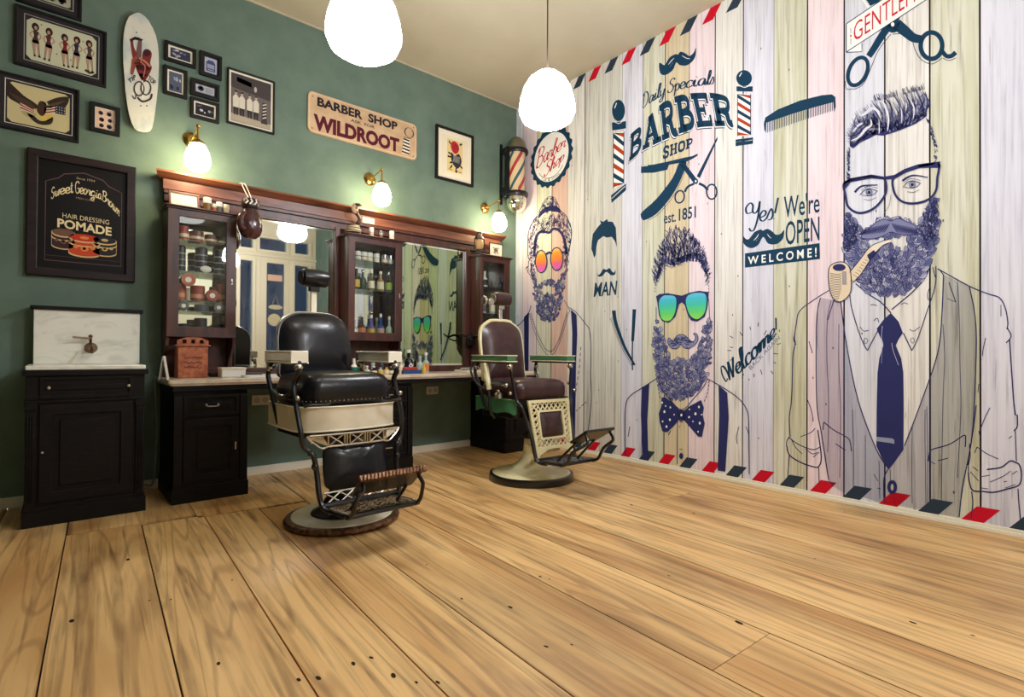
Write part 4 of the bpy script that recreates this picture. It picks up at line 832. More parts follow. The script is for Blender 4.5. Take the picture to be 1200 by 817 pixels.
B.text('Cut & Shave', [bt(-.46,-.70), bt(.0,-.80), bt(.42,-.70)], [bt(-.44,-.60), bt(0,-.70), bt(.40,-.60)], TEAL)
B.build('badge_print', MU, 'round bottle-cap badge print with red Barber Shop script')
# ================================================================ things on the green wall
BLACKF = mat('black_frame', (14, 12, 16), 0.5, spec=.3); OFFW = mat('mat_board', (232, 226, 208), 0.8); DARKB = mat('dark_mat_board', (34, 28, 34), 0.8)
def hanging(name, label, cat, x0, x1, z0, z1, fwid=.014, depth=.028, fmat=BLACKF, mount=.02, mount_mat=OFFW, art=None, bg=(200, 196, 170), line=None, group=None, chamfer=0.0, y=0.0, leanz=None):
    t = thing(name, label, cat, ((x0+x1)/2, y, z0), 0, group)
    YB = y
    P = lambda u, v, d: (u, YB-.001-d, v)
    f = MB().prism([(x0, z0), (x1, z0), (x1, z1), (x0, z1)], P, 0, depth, holes=[[(x0+fwid, z0+fwid), (x1-fwid, z0+fwid), (x1-fwid, z1-fwid), (x0+fwid, z1-fwid)]])
    f.build('frame', fmat, t, bevel=.002)
    a0, a1, b0, b1 = x0+fwid, x1-fwid, z0+fwid, z1-fwid
    MB().prism([(a0, b0), (a1, b0), (a1, b1), (a0, b1)], P, 0, depth*.45).build('mat_board', mount_mat, t)
    c0, c1, d0, d1 = a0+mount, a1-mount, b0+mount, b1-mount
    W, H = c1-c0, d1-d0
    A = Art(lambda u, v, l: (c0+u*W, YB-.001-depth*.45-.0006-l, d0+v*H), base=.0004, step=.0003)
    if chamfer:
        k = chamfer; k2 = k*W/H
        A.poly([(k, 0), (1-k, 0), (1, k2), (1, 1-k2), (1-k, 1), (k, 1), (0, 1-k2), (0, k2)], bg)
    else: A.poly([(0, 0), (1, 0), (1, 1), (0, 1)], bg)
    A.layer = 1
    if art: art(A)
    if line:
        e = .012; i0, i1, j0, j1 = -e/W, 1+e/W, -e/H, 1+e/H
        A.layer = 0; w = .004
        for p, q in (((i0, j0), (i1, j0)), ((i0, j1), (i1, j1))): A.poly([p, q, (q[0], q[1]+w/H), (p[0], p[1]+w/H)], line)
        for p, q in (((i0, j0), (i0, j1)), ((i1, j0), (i1, j1))): A.poly([p, q, (q[0]+w/W, q[1]), (p[0]+w/W, p[1])], line)
    A.build('print', t)
    return t
INK = (40, 26, 30); SKIN = (176, 140, 120); BLOOD = (120, 34, 38)
def pinup(A, x, y, h, w, hair=INK, dress=BLOOD, ph=0):
    X = lambda a: x+a*w*(1 if ph % 2 == 0 else -1); Y = lambda b: y+b*h
    A.poly([(X(.05), Y(.5)), (X(.3), Y(.0)), (X(.42), Y(.02)), (X(.32), Y(.5))], SKIN); A.poly([(X(-.3), Y(.5)), (X(-.12), Y(.0)), (X(0), Y(.02)), (X(.1), Y(.5))], SKIN)
    A.poly([(X(-.14), Y(-.03)), (X(.1), Y(-.03)), (X(.02), Y(.05)), (X(-.12), Y(.05))], INK); A.poly([(X(.26), Y(-.03)), (X(.55), Y(-.03)), (X(.44), Y(.05)), (X(.3), Y(.05))], INK)
    A.poly([(X(-.3), Y(.42)), (X(.34), Y(.42)), (X(.2), Y(.62)), (X(.32), Y(.78)), (X(-.2), Y(.8)), (X(-.12), Y(.62))], dress, smooth=True, k=3)
    A.line([(X(-.2), Y(.78)), (X(-.48), Y(.66)), (X(-.26), Y(.56))], w*.14, SKIN); A.line([(X(.3), Y(.76)), (X(.5), Y(.66)), (X(.3), Y(.52))], w*.14, SKIN)
    A.layer += 1; A.poly(ell(X(0), Y(.93), w*.34, h*.13, 16), hair); A.layer += 1; A.poly(ell(X(.04), Y(.9), w*.15, h*.065, 12), SKIN); A.layer -= 2
    A.line([(X(-.3), Y(.42)), (X(-.1), Y(.02))], w*.03, INK, smooth=False); A.line([(X(.34), Y(.44)), (X(.42), Y(.04))], w*.03, INK, smooth=False)
def art_ladies(A):
    for i, (x, y, hr, dr) in enumerate([(.12, .12, INK, (66, 44, 46)), (.31, .10, (58, 30, 28), (92, 40, 44)), (.53, .07, INK, BLOOD), (.71, .10, (50, 26, 26), (46, 40, 62)), (.89, .10, (64, 30, 28), (80, 58, 60))]): pinup(A, x, y, .74, .15, hr, dr, i)
    for x, y in ((.42, .3), (.62, .25), (.8, .8), (.2, .9)): A.poly(ell(x, y, .012, .02, 8), (110, 118, 100))
    A.poly([(.82,.08),(.9,.03),(.98,.08),(.95,.14),(.9,.08),(.85,.14)], (60, 70, 52))
def art_top(A):
    for x in (.1, .3, .55, .78): A.poly([(x-.06, .12), (x+.05, .08), (x+.1, .4), (x+.04, .7), (x-.05, .6)], INK, smooth=True, k=3); A.poly(ell(x, .75, .05, .1, 12), (84, 40, 40))
    A.poly([(.5,.12),(.62,.06),(.72,.3),(.6,.4)], (150, 160, 140)); A.poly([(.7,.1),(.9,.12),(.85,.5),(.72,.45)], (56, 44, 40))
hanging('framed_flash_sheet', 'dark framed tattoo sheet cut off by the top edge of the photo', 'picture', -4.262, -3.936, 3.228, 3.58, art=art_top, bg=(170, 172, 150), mount=.045, mount_mat=DARKB, line=(170, 170, 160), chamfer=.06)
hanging('framed_flash_sheet', 'wide framed tattoo sheet of five standing pin-up women', 'picture', -4.266, -3.80, 2.822, 3.205, art=art_ladies, bg=(196, 198, 172), mount=.042, mount_mat=DARKB, line=(160, 160, 156), chamfer=.07)
def art_eagle(A):
    A.poly([(.5,.5),(.4,.62),(.25,.72),(.05,.95),(0,.98),(0,.62),(.15,.5),(.32,.42)], (52, 40, 36), smooth=True, k=3); A.poly([(.52,.52),(.62,.7),(.8,.88),(.98,.95),(.94,.7),(.8,.55),(.62,.42)], (52, 40, 36), smooth=True, k=3)
    A.layer = 2
    for i in range(7): A.line([(.04+i*.05, .72-i*.02), (.2+i*.04, .5-i*.01)], .012, (96, 78, 60), smooth=False); A.line([(.92-i*.045, .84-i*.03), (.68-i*.01, .56)], .012, (96, 78, 60), smooth=False)
    A.poly([(.46,.42),(.5,.66),(.58,.68),(.62,.6),(.6,.4),(.54,.3)], (70, 48, 38), smooth=True, k=3); A.poly([(.55,.66),(.62,.68),(.66,.62),(.6,.6)], (206, 200, 180))
    for i in range(6):
        c = (150, 40, 44) if i % 2 == 0 else (214, 204, 186)
        A.poly([(.58, .54-i*.03), (.76, .66-i*.035), (.76, .625-i*.035), (.58, .51-i*.03)], c); A.poly([(.2, .56-i*.035), (.42, .42-i*.02), (.42, .40-i*.02), (.2, .525-i*.035)], c)
    A.poly([(.76,.68),(.93,.68),(.93,.46),(.76,.45)], (40, 44, 66)); A.layer = 3
    for i in range(4):
        for j in range(3): A.poly(ell(.785+i*.042, .63-j*.065, .008, .014, 6), (214, 208, 190))
    A.layer = 1
    A.poly([(.3,.3),(.42,.12),(.55,.08),(.7,.16),(.72,.34),(.6,.2),(.5,.18),(.42,.26)], (54, 44, 34), smooth=True, k=3); A.poly([(.5,.36),(.7,.4),(.68,.24),(.54,.2)], (216, 190, 96), smooth=True, k=3)
    A.poly([(.22,.32),(.44,.34),(.42,.24),(.3,.2)], (176, 170, 120), smooth=True, k=3)
hanging('framed_flash_sheet', 'framed tattoo sheet of a spread eagle with striped flags', 'picture', -4.345, -3.942, 2.40, 2.755, art=art_eagle, bg=(206, 194, 150), mount=.036, mount_mat=DARKB, line=(226, 224, 214), chamfer=.07)
def art_faces(A):
    for x, y, r, c in ((.25,.78,.13,(46,52,86)),(.7,.8,.14,(60,50,80)),(.3,.45,.14,(54,44,50)),(.75,.48,.12,(46,50,80)),(.3,.15,.13,(58,38,46)),(.72,.16,.14,(40,42,70))):
        A.poly(ell(x, y, r, r*.8, 14), c); A.poly(ell(x+.02, y-.01, r*.5, r*.4, 10), (232, 196, 176))
hanging('small_framed_flash', 'small black framed sheet of little faces beside the skateboard', 'picture', -3.885, -3.72, 2.502, 2.702, art=art_faces, bg=(216, 186, 168), mount=.006, fwid=.026)
# skateboard deck
t = thing('skateboard_deck', 'white skateboard deck painted with a high-kicking woman, hung upright', 'skateboard', (-3.6, 0, 2.6))
dp = [(160.4,15.3),(153,18.5),(150.6,20.8),(146.3,31.8),(144.5,49),(144.6,73.4),(146.3,93),(147,105.7),(149.3,122),(152,136.6),(157.5,150.9),(164,154.2),(173,154.6),(178.4,149.8),(181.7,132),(184.4,110),(186,88),(186,61.7),(182.8,41.9),(174,24.2),(166,16.8)]
op = [(G(x, y, .045).x, G(x, y, .045).z) for x, y in catmull(dp, 2, True)]
b = MB(); b.prism(op, lambda u, v, d: (u, -.03-d-(.018 if (v > 3.2 or v < 2.75) else 0)*(abs(v-2.98)-.22)*2, v), 0, .012)
b.build('deck', mat('deck_paint', (214, 212, 200), .5, col2=(170, 184, 190), scale=(9, 9, 6), lo=.5, hi=.75), t)
for z in (2.72, 3.22): MB().box((-3.63, -.03, z), (-3.57, 0, z+.02)).build('hanger', mat('black_iron', (20, 20, 22), .5), t)
A = Art(lambda x, y, l: G(x, y, .0436+l), base=.0012)
RB = (120, 46, 44); DR = (66, 28, 34)
A.poly([(153,48),(155.5,46),(157,55),(161,64),(166,74),(160,78),(156,70)], RB, smooth=True, k=3); A.poly([(162,47),(166,47),(166,58),(165,68),(160,66)], (110, 80, 78), smooth=True, k=3); A.poly([(152,46),(156,44),(158,43),(163,44),(168,46.5),(166,48),(158,46.6),(153,49)], (30, 24, 30))
A.poly([(168,60),(174,58),(178,63),(176,74),(178,80),(172,92),(168,95),(163,86),(159,77),(165,74)], RB, smooth=True, k=3); A.poly([(155,69),(160,66),(166,76),(160,76),(156,87),(153,86),(154,76)], (140, 70, 60), smooth=True, k=3); A.poly([(160,76),(176,80),(170,94),(167,95),(162,86)], DR, smooth=True, k=3)
A.layer = 1; A.poly(ell(172, 62, 4.5, 4.5, 14), DR); A.line([(163,68),(170,72),(176,78)], 2, (190, 120, 96)); A.line([(164,72),(170,78),(168,90)], 1, (190, 120, 110))
A.text('TIP', [(151.5,98),(160,92)], [(150,93),(158,87)], (34, 30, 36), bold=.02); A.text('TOP', [(173,93),(181,100)], [(175,88),(183,95)], (34, 30, 36), bold=.02)
A.layer = 0; A.ring(163, 104, 6.5, 9, 1.6, (60, 56, 62)); A.ring(171, 103, 6.5, 9, 1.6, (60, 56, 62)); A.line([(167,94),(167,116)], 2.2, (226, 222, 210)); A.line([(161,114),(167,119),(176,116),(178,110)], 2.2, (50, 44, 50)); A.line([(155,112),(158,116),(160,110)], 1.2, (60, 56, 62))
for x, y in ((169,38),(160,38),(165,124),(172,124)): A.disc(x, y, .9, .9, (50, 50, 54), n=8)
A.build('deck_painting', t)
# five little frames
def art_dim(seed, pale=(160, 164, 180)):
    def f(A):
        R = random.Random(seed)
        for i in range(9):
            x, y = R.uniform(.1, .9), R.uniform(.15, .85); c = R.choice([pale, (90, 96, 120), (40, 42, 60), (190, 190, 196)]); A.poly(ell(x, y, R.uniform(.04, .12), R.uniform(.05, .16), 9, R.uniform(0, 3)), c)
    return f
def art_coin(A):
    A.poly(ell(.27, .55, .17, .34, 18), (50, 56, 78)); A.poly(ell(.27, .6, .08, .18, 12), (150, 156, 170)); 
    for i in range(4): A.line([(.52, .75-i*.16), (.92, .72-i*.15)], .05, (90, 96, 116), smooth=False)
def art_label(A):
    A.poly([(.12,.1),(.88,.1),(.88,.68),(.7,.85),(.3,.85),(.12,.68)], (66, 74, 118)); A.layer = 2; A.poly([(.2,.3),(.8,.3),(.8,.58),(.2,.58)], (150, 156, 186)); A.line([(.25,.2),(.75,.2)], .04, (190, 194, 210), smooth=False)
gl = [('small framed dark photo, widest of the five little frames, at their top', -3.462, -3.26, 3.145, 3.288, (58, 60, 84), art_dim(1), .014), ('small framed blue bottle label beside the topmost little photo', -3.236, -3.085, 3.115, 3.298, (176, 180, 196), art_label, .012),
      ('small framed night photo, left one of the five little frames, nearest the skateboard', -3.466, -3.316, 2.895, 3.105, (84, 92, 112), art_dim(5), .012), ('small framed note with a round portrait at its left side', -3.294, -3.10, 2.944, 3.07, (176, 180, 190), art_coin, .012), ('small framed high-contrast photo, lowest of the five little frames', -3.294, -3.10, 2.772, 2.926, (36, 36, 46), art_dim(8, (220, 220, 220)), .012)]
for lb, x0, x1, z0, z1, bg, fn, mt in gl: hanging('small_picture', lb, 'picture', x0, x1, z0, z1, art=fn, bg=bg, mount=mt, fwid=.022, group='small framed pictures beside the skateboard', mount_mat=OFFW if bg[0] < 100 else DARKB)
def art_barbers(A):
    A.poly([(0,.7),(1,.62),(1,1),(0,1)], (70, 64, 66)); A.poly([(.14,.84),(.5,.8),(.5,.9),(.14,.94)], (130, 122, 112)); A.poly([(0,0),(1,0),(1,.12),(0,.16)], (166, 156, 138))
    A.layer = 2
    for i, x in enumerate((.12, .27, .46, .62)):
        A.poly([(x-.07,.3),(x+.07,.3),(x+.075,.5),(x+.03,.56),(x-.03,.56),(x-.075,.5)], (206, 200, 186)); A.poly([(x-.05,.14),(x-.01,.14),(x,.3),(x+.01,.14),(x+.05,.14),(x+.06,.3),(x-.06,.3)], (50, 44, 48)); A.poly(ell(x, .6, .032, .036, 12), (190, 170, 150)); A.poly(ell(x, .625, .034, .02, 10), (40, 34, 38))
    A.poly([(.74,.1),(.92,.1),(.9,.16),(.88,.55),(.78,.55),(.76,.16)], (60, 54, 58)); A.layer = 3
    for i in range(5): A.poly([(.785, .2+i*.07), (.885, .24+i*.07), (.885, .265+i*.07), (.785, .225+i*.07)], (206, 200, 186))
    A.poly(ell(.6, .78, .035, .06, 12), (180, 174, 160))
hanging('framed_photo', 'framed sepia photo of four white-coated barbers standing before a shop', 'photo', -3.045, -2.69, 2.80, 3.238, art=art_barbers, bg=(104, 96, 96), mount=.016, fwid=.012)
def art_rose(A):
    A.poly([(.2,.08),(.8,.08),(.8,.92),(.2,.92)], (222, 200, 140)); A.layer = 2
    A.poly([(.36,.84),(.5,.9),(.64,.82),(.66,.7),(.56,.58),(.42,.6),(.34,.72)], (176, 40, 48), smooth=True, k=3)
    A.poly([(.36,.58),(.5,.52),(.66,.6),(.76,.44),(.72,.3),(.6,.2),(.46,.26),(.36,.38)], (44, 42, 56), smooth=True, k=3)
    for p in ([(.26,.86),(.34,.8)],[(.68,.84),(.78,.88)],[(.24,.56),(.36,.54)],[(.22,.46),(.36,.46)],[(.3,.3),(.42,.34)],[(.56,.22),(.54,.1),(.6,.14)],[(.7,.3),(.8,.24)],[(.4,.26),(.32,.16)]): A.line(p, .045, (36, 34, 44), taper=False, smooth=len(p) > 2)
    A.layer = 3
    for i in range(7): A.line([(.42+i*.04, .34+.02*(i % 2)), (.46+i*.035, .46), (.44+i*.04, .52)], .012, (190, 186, 170))
    for i in range(5): A.line([(.4+i*.05, .66), (.44+i*.045, .74), (.5+i*.02, .82)], .012, (90, 20, 28))
    A.line([(.26,.14),(.4,.13)], .014, INK, smooth=False); A.line([(.64,.12),(.76,.12)], .014, INK, smooth=False)
hanging('framed_flash_sheet', 'tall black framed red rose and panther tattoo print on cream mount', 'picture', -1.117, -.640, 2.79, 3.345, fwid=.026, mount=.05, mount_mat=mat('cream_board', (238, 228, 206), .8), art=art_rose, bg=(232, 222, 196))
# enamel shop sign
t = thing('enamel_sign', 'tan metal wall sign in black and maroon lettering with striped pole', 'sign', (-1.88, 0, 2.91))
x0, x1, z0, z1 = -2.417, -1.342, 2.908, 3.265
MB().prism(rrect(x0, z0, x1, z1, .045), lambda u, v, d: (u, -.004-d, v), 0, .016).build('plate', mat('enamel_tan', (206, 176, 142), .35, col2=(190, 156, 120), scale=(9, 9, 9)), t, bevel=.003)
A = Art(lambda u, v, l: (x0+u*(x1-x0), -.0205-l, z0+v*(z1-z0)), base=.0003, step=.0003)
o_ = rrect(x0+.012, z0+.012, x1-.012, z1-.012, .035); q_ = rrect(x0+.017, z0+.017, x1-.017, z1-.017, .03); nm = lambda L: [((p[0]-x0)/(x1-x0), (p[1]-z0)/(z1-z0)) for p in L]
A.poly(nm(o_), (224, 204, 176), holes=[nm(q_)])
A.text('BARBER  SHOP', [(.075,.69),(.80,.69)], [(.075,.90),(.80,.90)], (30, 28, 38), bold=.04); A.text('ASK  FOR', [(.36,.545),(.58,.545)], [(.36,.615),(.58,.615)], (50, 42, 46), bold=.02); A.text('WILDROOT', [(.045,.10),(.82,.12)], [(.045,.46),(.82,.46)], (84, 16, 40), bold=.05)
A.poly([(.845,.10),(.925,.10),(.93,.54),(.87,.54)], (232, 222, 204)); A.layer = 1
for i in range(5): A.poly([(.846+i*.004, .13+i*.09), (.926, .11+i*.09), (.926, .155+i*.09), (.848+i*.004, .175+i*.09)], (44, 38, 48))
A.ring(.92, .72, .05, .14, .012, (60, 52, 54)); A.line([(.865,.56),(.935,.56)], .02, (60, 52, 54), smooth=False)
for u, v in ((.04,.88),(.965,.9),(.035,.1),(.965,.1)): A.disc(u, v, .006, .018, (90, 80, 76), n=8)
A.build('sign_lettering', t)
# pomade poster
t = thing('pomade_poster', 'large dark framed hair pomade poster with three round tins', 'poster', (-3.91, 0, 1.485))
x0, x1, z0, z1 = -4.199, -3.625, 1.485, 2.305
Pw = lambda u, v, d: (u, -.002-d, v)
dkw = mat('near_black_wood', (22, 14, 18), .45, spec=.3, col2=(38, 23, 25), scale=(6, 6, 30))
MB().prism([(x0, z0), (x1, z0), (x1, z1), (x0, z1)], Pw, 0, .035, holes=[[(x0+.055, z0+.055), (x1-.055, z0+.055), (x1-.055, z1-.055), (x0+.055, z1-.055)]]).build('frame', dkw, t, bevel=.006)
MB().box((x0+.05, -.003, z0+.05), (x1-.05, -.018, z1-.05)).build('backing', mat('poster_black', (12, 10, 13), .5, spec=.2), t)
A = Art(lambda u, v, l: (x0+u*(x1-x0), -.0185-l, z0+v*(z1-z0)), base=.0004, step=.0003)
CR = (232, 214, 170); edge = [(.16,.13),(.16,.76),(.27,.80),(.32,.84),(.5,.875),(.68,.84),(.73,.80),(.86,.76),(.86,.13)]
A.line(edge, .008, (96, 72, 72), smooth=False, closed=True); A.line([(.16,.17),(.86,.17)], .004, (80, 60, 60), smooth=False)
A.script('Sweet', [(.21,.62),(.28,.665),(.40,.70)], [(.205,.70),(.27,.755),(.39,.795)], CR, w=11, nib=.6, shear=.05); A.script('Georgia', [(.42,.70),(.53,.70),(.66,.68)], [(.415,.80),(.53,.795),(.665,.765)], CR, w=11, nib=.6, shear=.05); A.script('Brown', [(.67,.675),(.75,.63),(.835,.56)], [(.675,.76),(.76,.72),(.85,.65)], CR, w=11, nib=.6, shear=.05)
A.text('Since 1934', [(.43,.815),(.60,.815)], [(.43,.835),(.60,.835)], (180, 160, 140)); A.text('HAIR DRESSING', [(.31,.485),(.74,.475)], [(.31,.525),(.74,.515)], CR, bold=-.005); A.text('POMADE', [(.265,.405),(.765,.385)], [(.265,.475),(.765,.455)], CR, bold=.03); A.text('MEN CARE', [(.43,.655),(.6,.65)], [(.43,.67),(.6,.665)], (150, 130, 120))
def tin_art(cx, cy, w, h, lid, body, dark):
    half = lambda y, k=1.0, e=.030: [(cx-w*k*math.cos(PI*i/12), y-e*math.sin(PI*i/12)) for i in range(13)]
    GD = (218, 184, 130)
    A.layer = 1; A.poly([(cx-w, cy)]+half(cy-h*.95)+[(cx+w, cy)], GD); A.layer = 2; A.poly([(cx-w*.97, cy)]+half(cy-h*.86, .97)+[(cx+w*.97, cy)], body)
    A.layer = 3; A.line(half(cy-h*.22), .010, GD, smooth=False); A.poly(ell(cx, cy+.008, w*1.02, .036, 26), GD); A.layer = 4; A.poly(ell(cx, cy+.014, w*.95, .030, 26), lid)
    A.layer = 5; A.poly(ell(cx, cy+.014, w*.3, .012, 14), dark); A.poly(ell(cx, cy-h*.62, w*.26, h*.17, 14), dark); A.poly(ell(cx, cy-h*.60, w*.11, h*.09, 10), CR)
    for q in (-.55, .55): A.poly(ell(cx+w*q, cy-h*.52, w*.16, h*.12, 10), dark)
tin_art(.32, .35, .105, .10, (110, 80, 70), (58, 40, 44), (120, 84, 70)); tin_art(.70, .325, .115, .10, (40, 40, 52), (46, 40, 44), (200, 170, 110)); tin_art(.51, .325, .145, .125, (190, 56, 40), (196, 74, 44), (220, 130, 70))
A.build('poster_print', t)
# wall sconces with opal glass
BRASS = mat('polished_brass', (206, 160, 84), 0.22, 1.0); OPAL = emit('opal_glow', (255, 236, 190), 46)
def sconce(x, label, z=2.60, d=.25):
    t = thing('wall_sconce', label, 'lamp', (x, 0, z), 0, 'brass wall lamps above the mirror surround')
    MB().lathe([(.058, 0), (.058, -.008), (.048, -.020), (.030, -.030), (.022, -.05), (0, -.052)], (x, 0, z), 28, axis='y').build('wall_plate', BRASS, t)
    b = MB().tube(catmull([(x, -.04, z), (x, -.12, z+.012), (x, -d, z+.03)], 5), .0065); b.ball((x, -d, z+.03), .014, 10); b.tube([(x, -d, z+.03), (x, -d, z-.085)], .006)
    b.build('arm', BRASS, t)
    zt = z-.085
    MB().lathe([(.006, .02), (.020, .012), (.038, 0), (.046, -.012), (.046, -.02), (.0, -.02)][::-1], (x, -d, zt), 24).build('glass_holder', BRASS, t)
    MB().lathe([(0, -.222), (.042, -.217), (.067, -.200), (.080, -.172), (.084, -.142), (.080, -.108), (.069, -.072), (.053, -.040), (.038, -.018), (.0, -.016)], (x, -d, zt+.005), 36).build('glass_shade', OPAL, t)
    return t
sconce(-3.283, 'brass wall lamp with opal glass shade above the left display cabinet'); sconce(-1.832, 'brass wall lamp with opal glass shade above the bottle cabinet', 2.62); sconce(-.465, 'brass wall lamp with opal shade beside the barber pole, above the lantern')
# barber pole lamp in the corner
PX, PY = -.142, -.16
CHR = mat('chrome', (214, 214, 208), .14, 1.0); BLK = mat('black_enamel', (18, 18, 24), .3)
t = thing('mounted_barber_pole', 'wall-mounted barber pole with domed cap and silvery glass globe', 'barber pole', (PX, 0, 2.6))
b = MB().box((PX-.115, -.12, 2.80), (PX-.088, 0, 2.86)).box((PX-.115, -.12, 3.24), (PX-.088, 0, 3.30)).box((PX-.115, -.022, 2.68), (PX-.088, 0, 3.36)).box((PX-.118, -.16, 2.72), (PX-.100, -.10, 3.30)); b.ball((PX-.11, -.1, 2.76), .03); b.build('wall_bracket', BLK, t)
MB().lathe([(.098, 2.80), (.098, 3.27)], (PX, PY, 0), 40).build('striped_cylinder', mat('pole_cream', (226, 204, 160), .25, coat=.6), t)
for z in (3.255, 2.775): MB().lathe([(.09, z-.02), (.128, z-.018), (.134, z), (.128, z+.022), (.11, z+.03), (.0, z+.03)], (PX, PY, 0), 40).build('ring', BLK, t)
MB().lathe([(.112, 3.285), (.11, 3.31), (.098, 3.36), (.07, 3.40), (.03, 3.425), (0, 3.43)], (PX, PY, 0), 36).build('dome_cap', mat('aged_nickel', (150, 150, 138), .3, 1.0), t)
MB().lathe([(0, 2.575), (.05, 2.585), (.095, 2.62), (.118, 2.675), (.118, 2.72), (.105, 2.762), (0, 2.765)], (PX, PY, 0), 36).build('globe', mat('silvered_glass', (228, 226, 214), .12, 1.0), t)
def stripe(c, ph, wd, turns=.42, hand=1):
    b = MB(); n = 40
    for i in range(n+1):
        z = 2.80+.45*i/n; a = ph+hand*turns*2*PI*i/n
        for dz in (-wd/2, wd/2): b.v.append((PX+.0988*math.cos(a), PY+.0988*math.sin(a), min(3.255, max(2.80, z+dz))))
    for i in range(n): b.f.append((2*i, 2*i+2, 2*i+3, 2*i+1)); b.m.append(0)
    b.build('painted_stripe', mat('stripe_'+c, {'red': (178, 44, 56), 'blue': (34, 84, 104)}[c], .3, coat=.6), t)
for k in range(3): stripe('red', k*2*PI/3, .07); stripe('blue', k*2*PI/3+PI/3, .06)
# sockets under the worktop
for x, z, lb in ((-2.77, .60, 'grey double wall socket under the worktop, nearer the sink'), (-1.13, .61, 'grey double wall socket under the worktop, near the room corner')):
    t = thing('wall_socket', lb, 'socket', (x, 0, z)); MB().box((x-.07, -.012, z-.035), (x+.07, 0, z+.045)).build('plate', mat('socket_grey', (206, 202, 194), .5), t, bevel=.004)
    b = MB(); 
    for q in (-.033, .033): b.lathe([(.024, -.0135), (.024, -.011)], (x+q, 0, z+.005), 20, axis='y')
    b.build('socket_face', mat('socket_dark', (170, 166, 158), .5), t)
# pendants
def pendant(px, z_bot, depth, label, glow):
    p = CAM+ray(px, 60)*depth; x, y = p.x, p.y
    t = thing('pendant_lamp', label, 'lamp', (x, y, ROOM_H), 0, 'white glass pendant lamps')
    MB().lathe([(.0, 0), (.055, 0), (.055, -.01), (.03, -.03), (0, -.032)][::-1], (x, y, ROOM_H), 24).build('ceiling_rose', mat('white_trim', (238, 232, 212), .4), t)
    MB().tube([(x, y, ROOM_H-.02), (x, y, z_bot+.33)], .0042, 8).build('cord', mat('brown_cord', (66, 50, 44), .6), t)
    MB().lathe([(.0, z_bot), (.06, z_bot+.003), (.112, z_bot+.015), (.150, z_bot+.040), (.169, z_bot+.084), (.170, z_bot+.115), (.161, z_bot+.168), (.142, z_bot+.230), (.110, z_bot+.283), (.067, z_bot+.318), (.03, z_bot+.332), (0, z_bot+.334)], (x, y, 0), 48).build('glass_shade', glow, t)
    return x, y
PEND = [pendant(426.5, 2.352, 2.43, 'large white glass pendant lamp cut off by the top edge', emit('opal_pendant_dim', (250, 249, 246), 15)), pendant(641.5, 2.385, 3.24, 'white egg-shaped glass pendant lamp on a long cord before the corner', emit('opal_pendant', (247, 249, 255), 86))]
# ================================================================ sink stand and the mirrored barber station
EB = mat('ebonised_wood', (10, 8, 10), .5, spec=.22, col2=(24, 18, 15), scale=(10, 10, 60), lo=.45, hi=.75, bump=.1)
MAH = mat('mahogany', (86, 45, 36), .38, col2=(54, 29, 27), scale=(12, 12, 2.2), detail=6, dist=.6, bump=.06)
MAHH = mat('mahogany_long', (134, 78, 52), .36, col2=(82, 46, 36), scale=(2.2, 14, 14), detail=6, dist=.6, bump=.06)
MARB = mat('white_marble', (242, 240, 228), .22, col2=(204, 204, 192), scale=(4, 4, 9), detail=9, lo=.5, hi=.8, dist=1.6)
MARB2 = mat('worktop_marble', (230, 214, 194), .2, col2=(182, 164, 150), scale=(5, 9, 5), detail=9, lo=.45, hi=.8, dist=1.4)
MIRR = mat('mirror_silver', (226, 228, 226), .015, 1.0)
KNOB = mat('pale_knob', (190, 184, 170), .3, .6)
def panelled(mb, x0, x1, z0, z1, y, d=.012, w=.045, mi=0):       # raised border around a recessed field on a front at y
    mb.prism([(x0, z0), (x1, z0), (x1, z1), (x0, z1)], lambda u, v, t: (u, y-t, v), 0, d, mi, holes=[[(x0+w, z0+w), (x1-w, z0+w), (x1-w, z1-w), (x0+w, z1-w)]])
    mb.box((x0+w+.03, y, z0+w+.03), (x1-w-.03, y-d*.7, z1-w-.03), mi)
# ---- sink stand
t = thing('washstand', 'near-black wooden washstand cupboard with marble splashback and brass tap', 'washstand', (-3.9, -.3, 0))
X0, X1, YD = -4.175, -3.622, -.60
b = MB().box((X0, YD, .09), (X1, -.02, .865)).box((X0-.01, YD-.012, 0), (X1+.012, -.02, .09)).box((X0-.004, YD-.006, .09), (X1+.006, -.02, .115)).box((X0-.015, YD-.02, .855), (X1+.018, -.02, .885))
b.box((X0-.006, YD-.010, .70), (X1+.008, -.02, .715))
for x in (X0, X1-.045): b.box((x, YD-.016, .115), (x+.045, YD, .66)); b.box((x-.004, YD-.022, .66), (x+.049, YD, .70)); [b.tube([(x+.011+.011*k, YD-.017, .14), (x+.011+.011*k, YD-.017, .63)], .004, 6) for k in range(3)]
b.build('body', EB, t, bevel=.003)
b = MB(); panelled(b, X0+.06, X1-.06, .72, .85, YD, .01, .02); b.build('drawer', EB, t, bevel=.002)
dd_ = bpy.data.objects['drawer'] if 'drawer' in bpy.data.objects else None
for x in (-4.076, -3.705): MB().ball((x, YD-.022, .785), .010, 12).build('knob', KNOB, dd_)
b = MB(); panelled(b, X0+.06, X1-.06, .13, .69, YD, .014, .06); b.build('door', EB, t, bevel=.003)
dr_ = [o for o in t.children if o.name.startswith('door')][0]
MB().ball((-4.10, YD-.024, .42), .007, 10).build('knob', KNOB, dr_)
MB().box((X0-.002, YD-.012, .886), (X1+.004, -.05, .912)).build('marble_slab', MARB, t, bevel=.005)
MB().box((-4.155, -.105, .912), (-3.600, -.075, 1.262)).build('splashback', MARB, t, bevel=.003)
MB().box((-4.172, -.125, 1.262), (-3.584, -.02, 1.285)).box((-4.155, -.075, .9), (-3.60, -.02, 1.262)).build('splashback_cap', EB, t, bevel=.003)
COP = mat('dark_brass', (128, 96, 74), .25, 1.0)
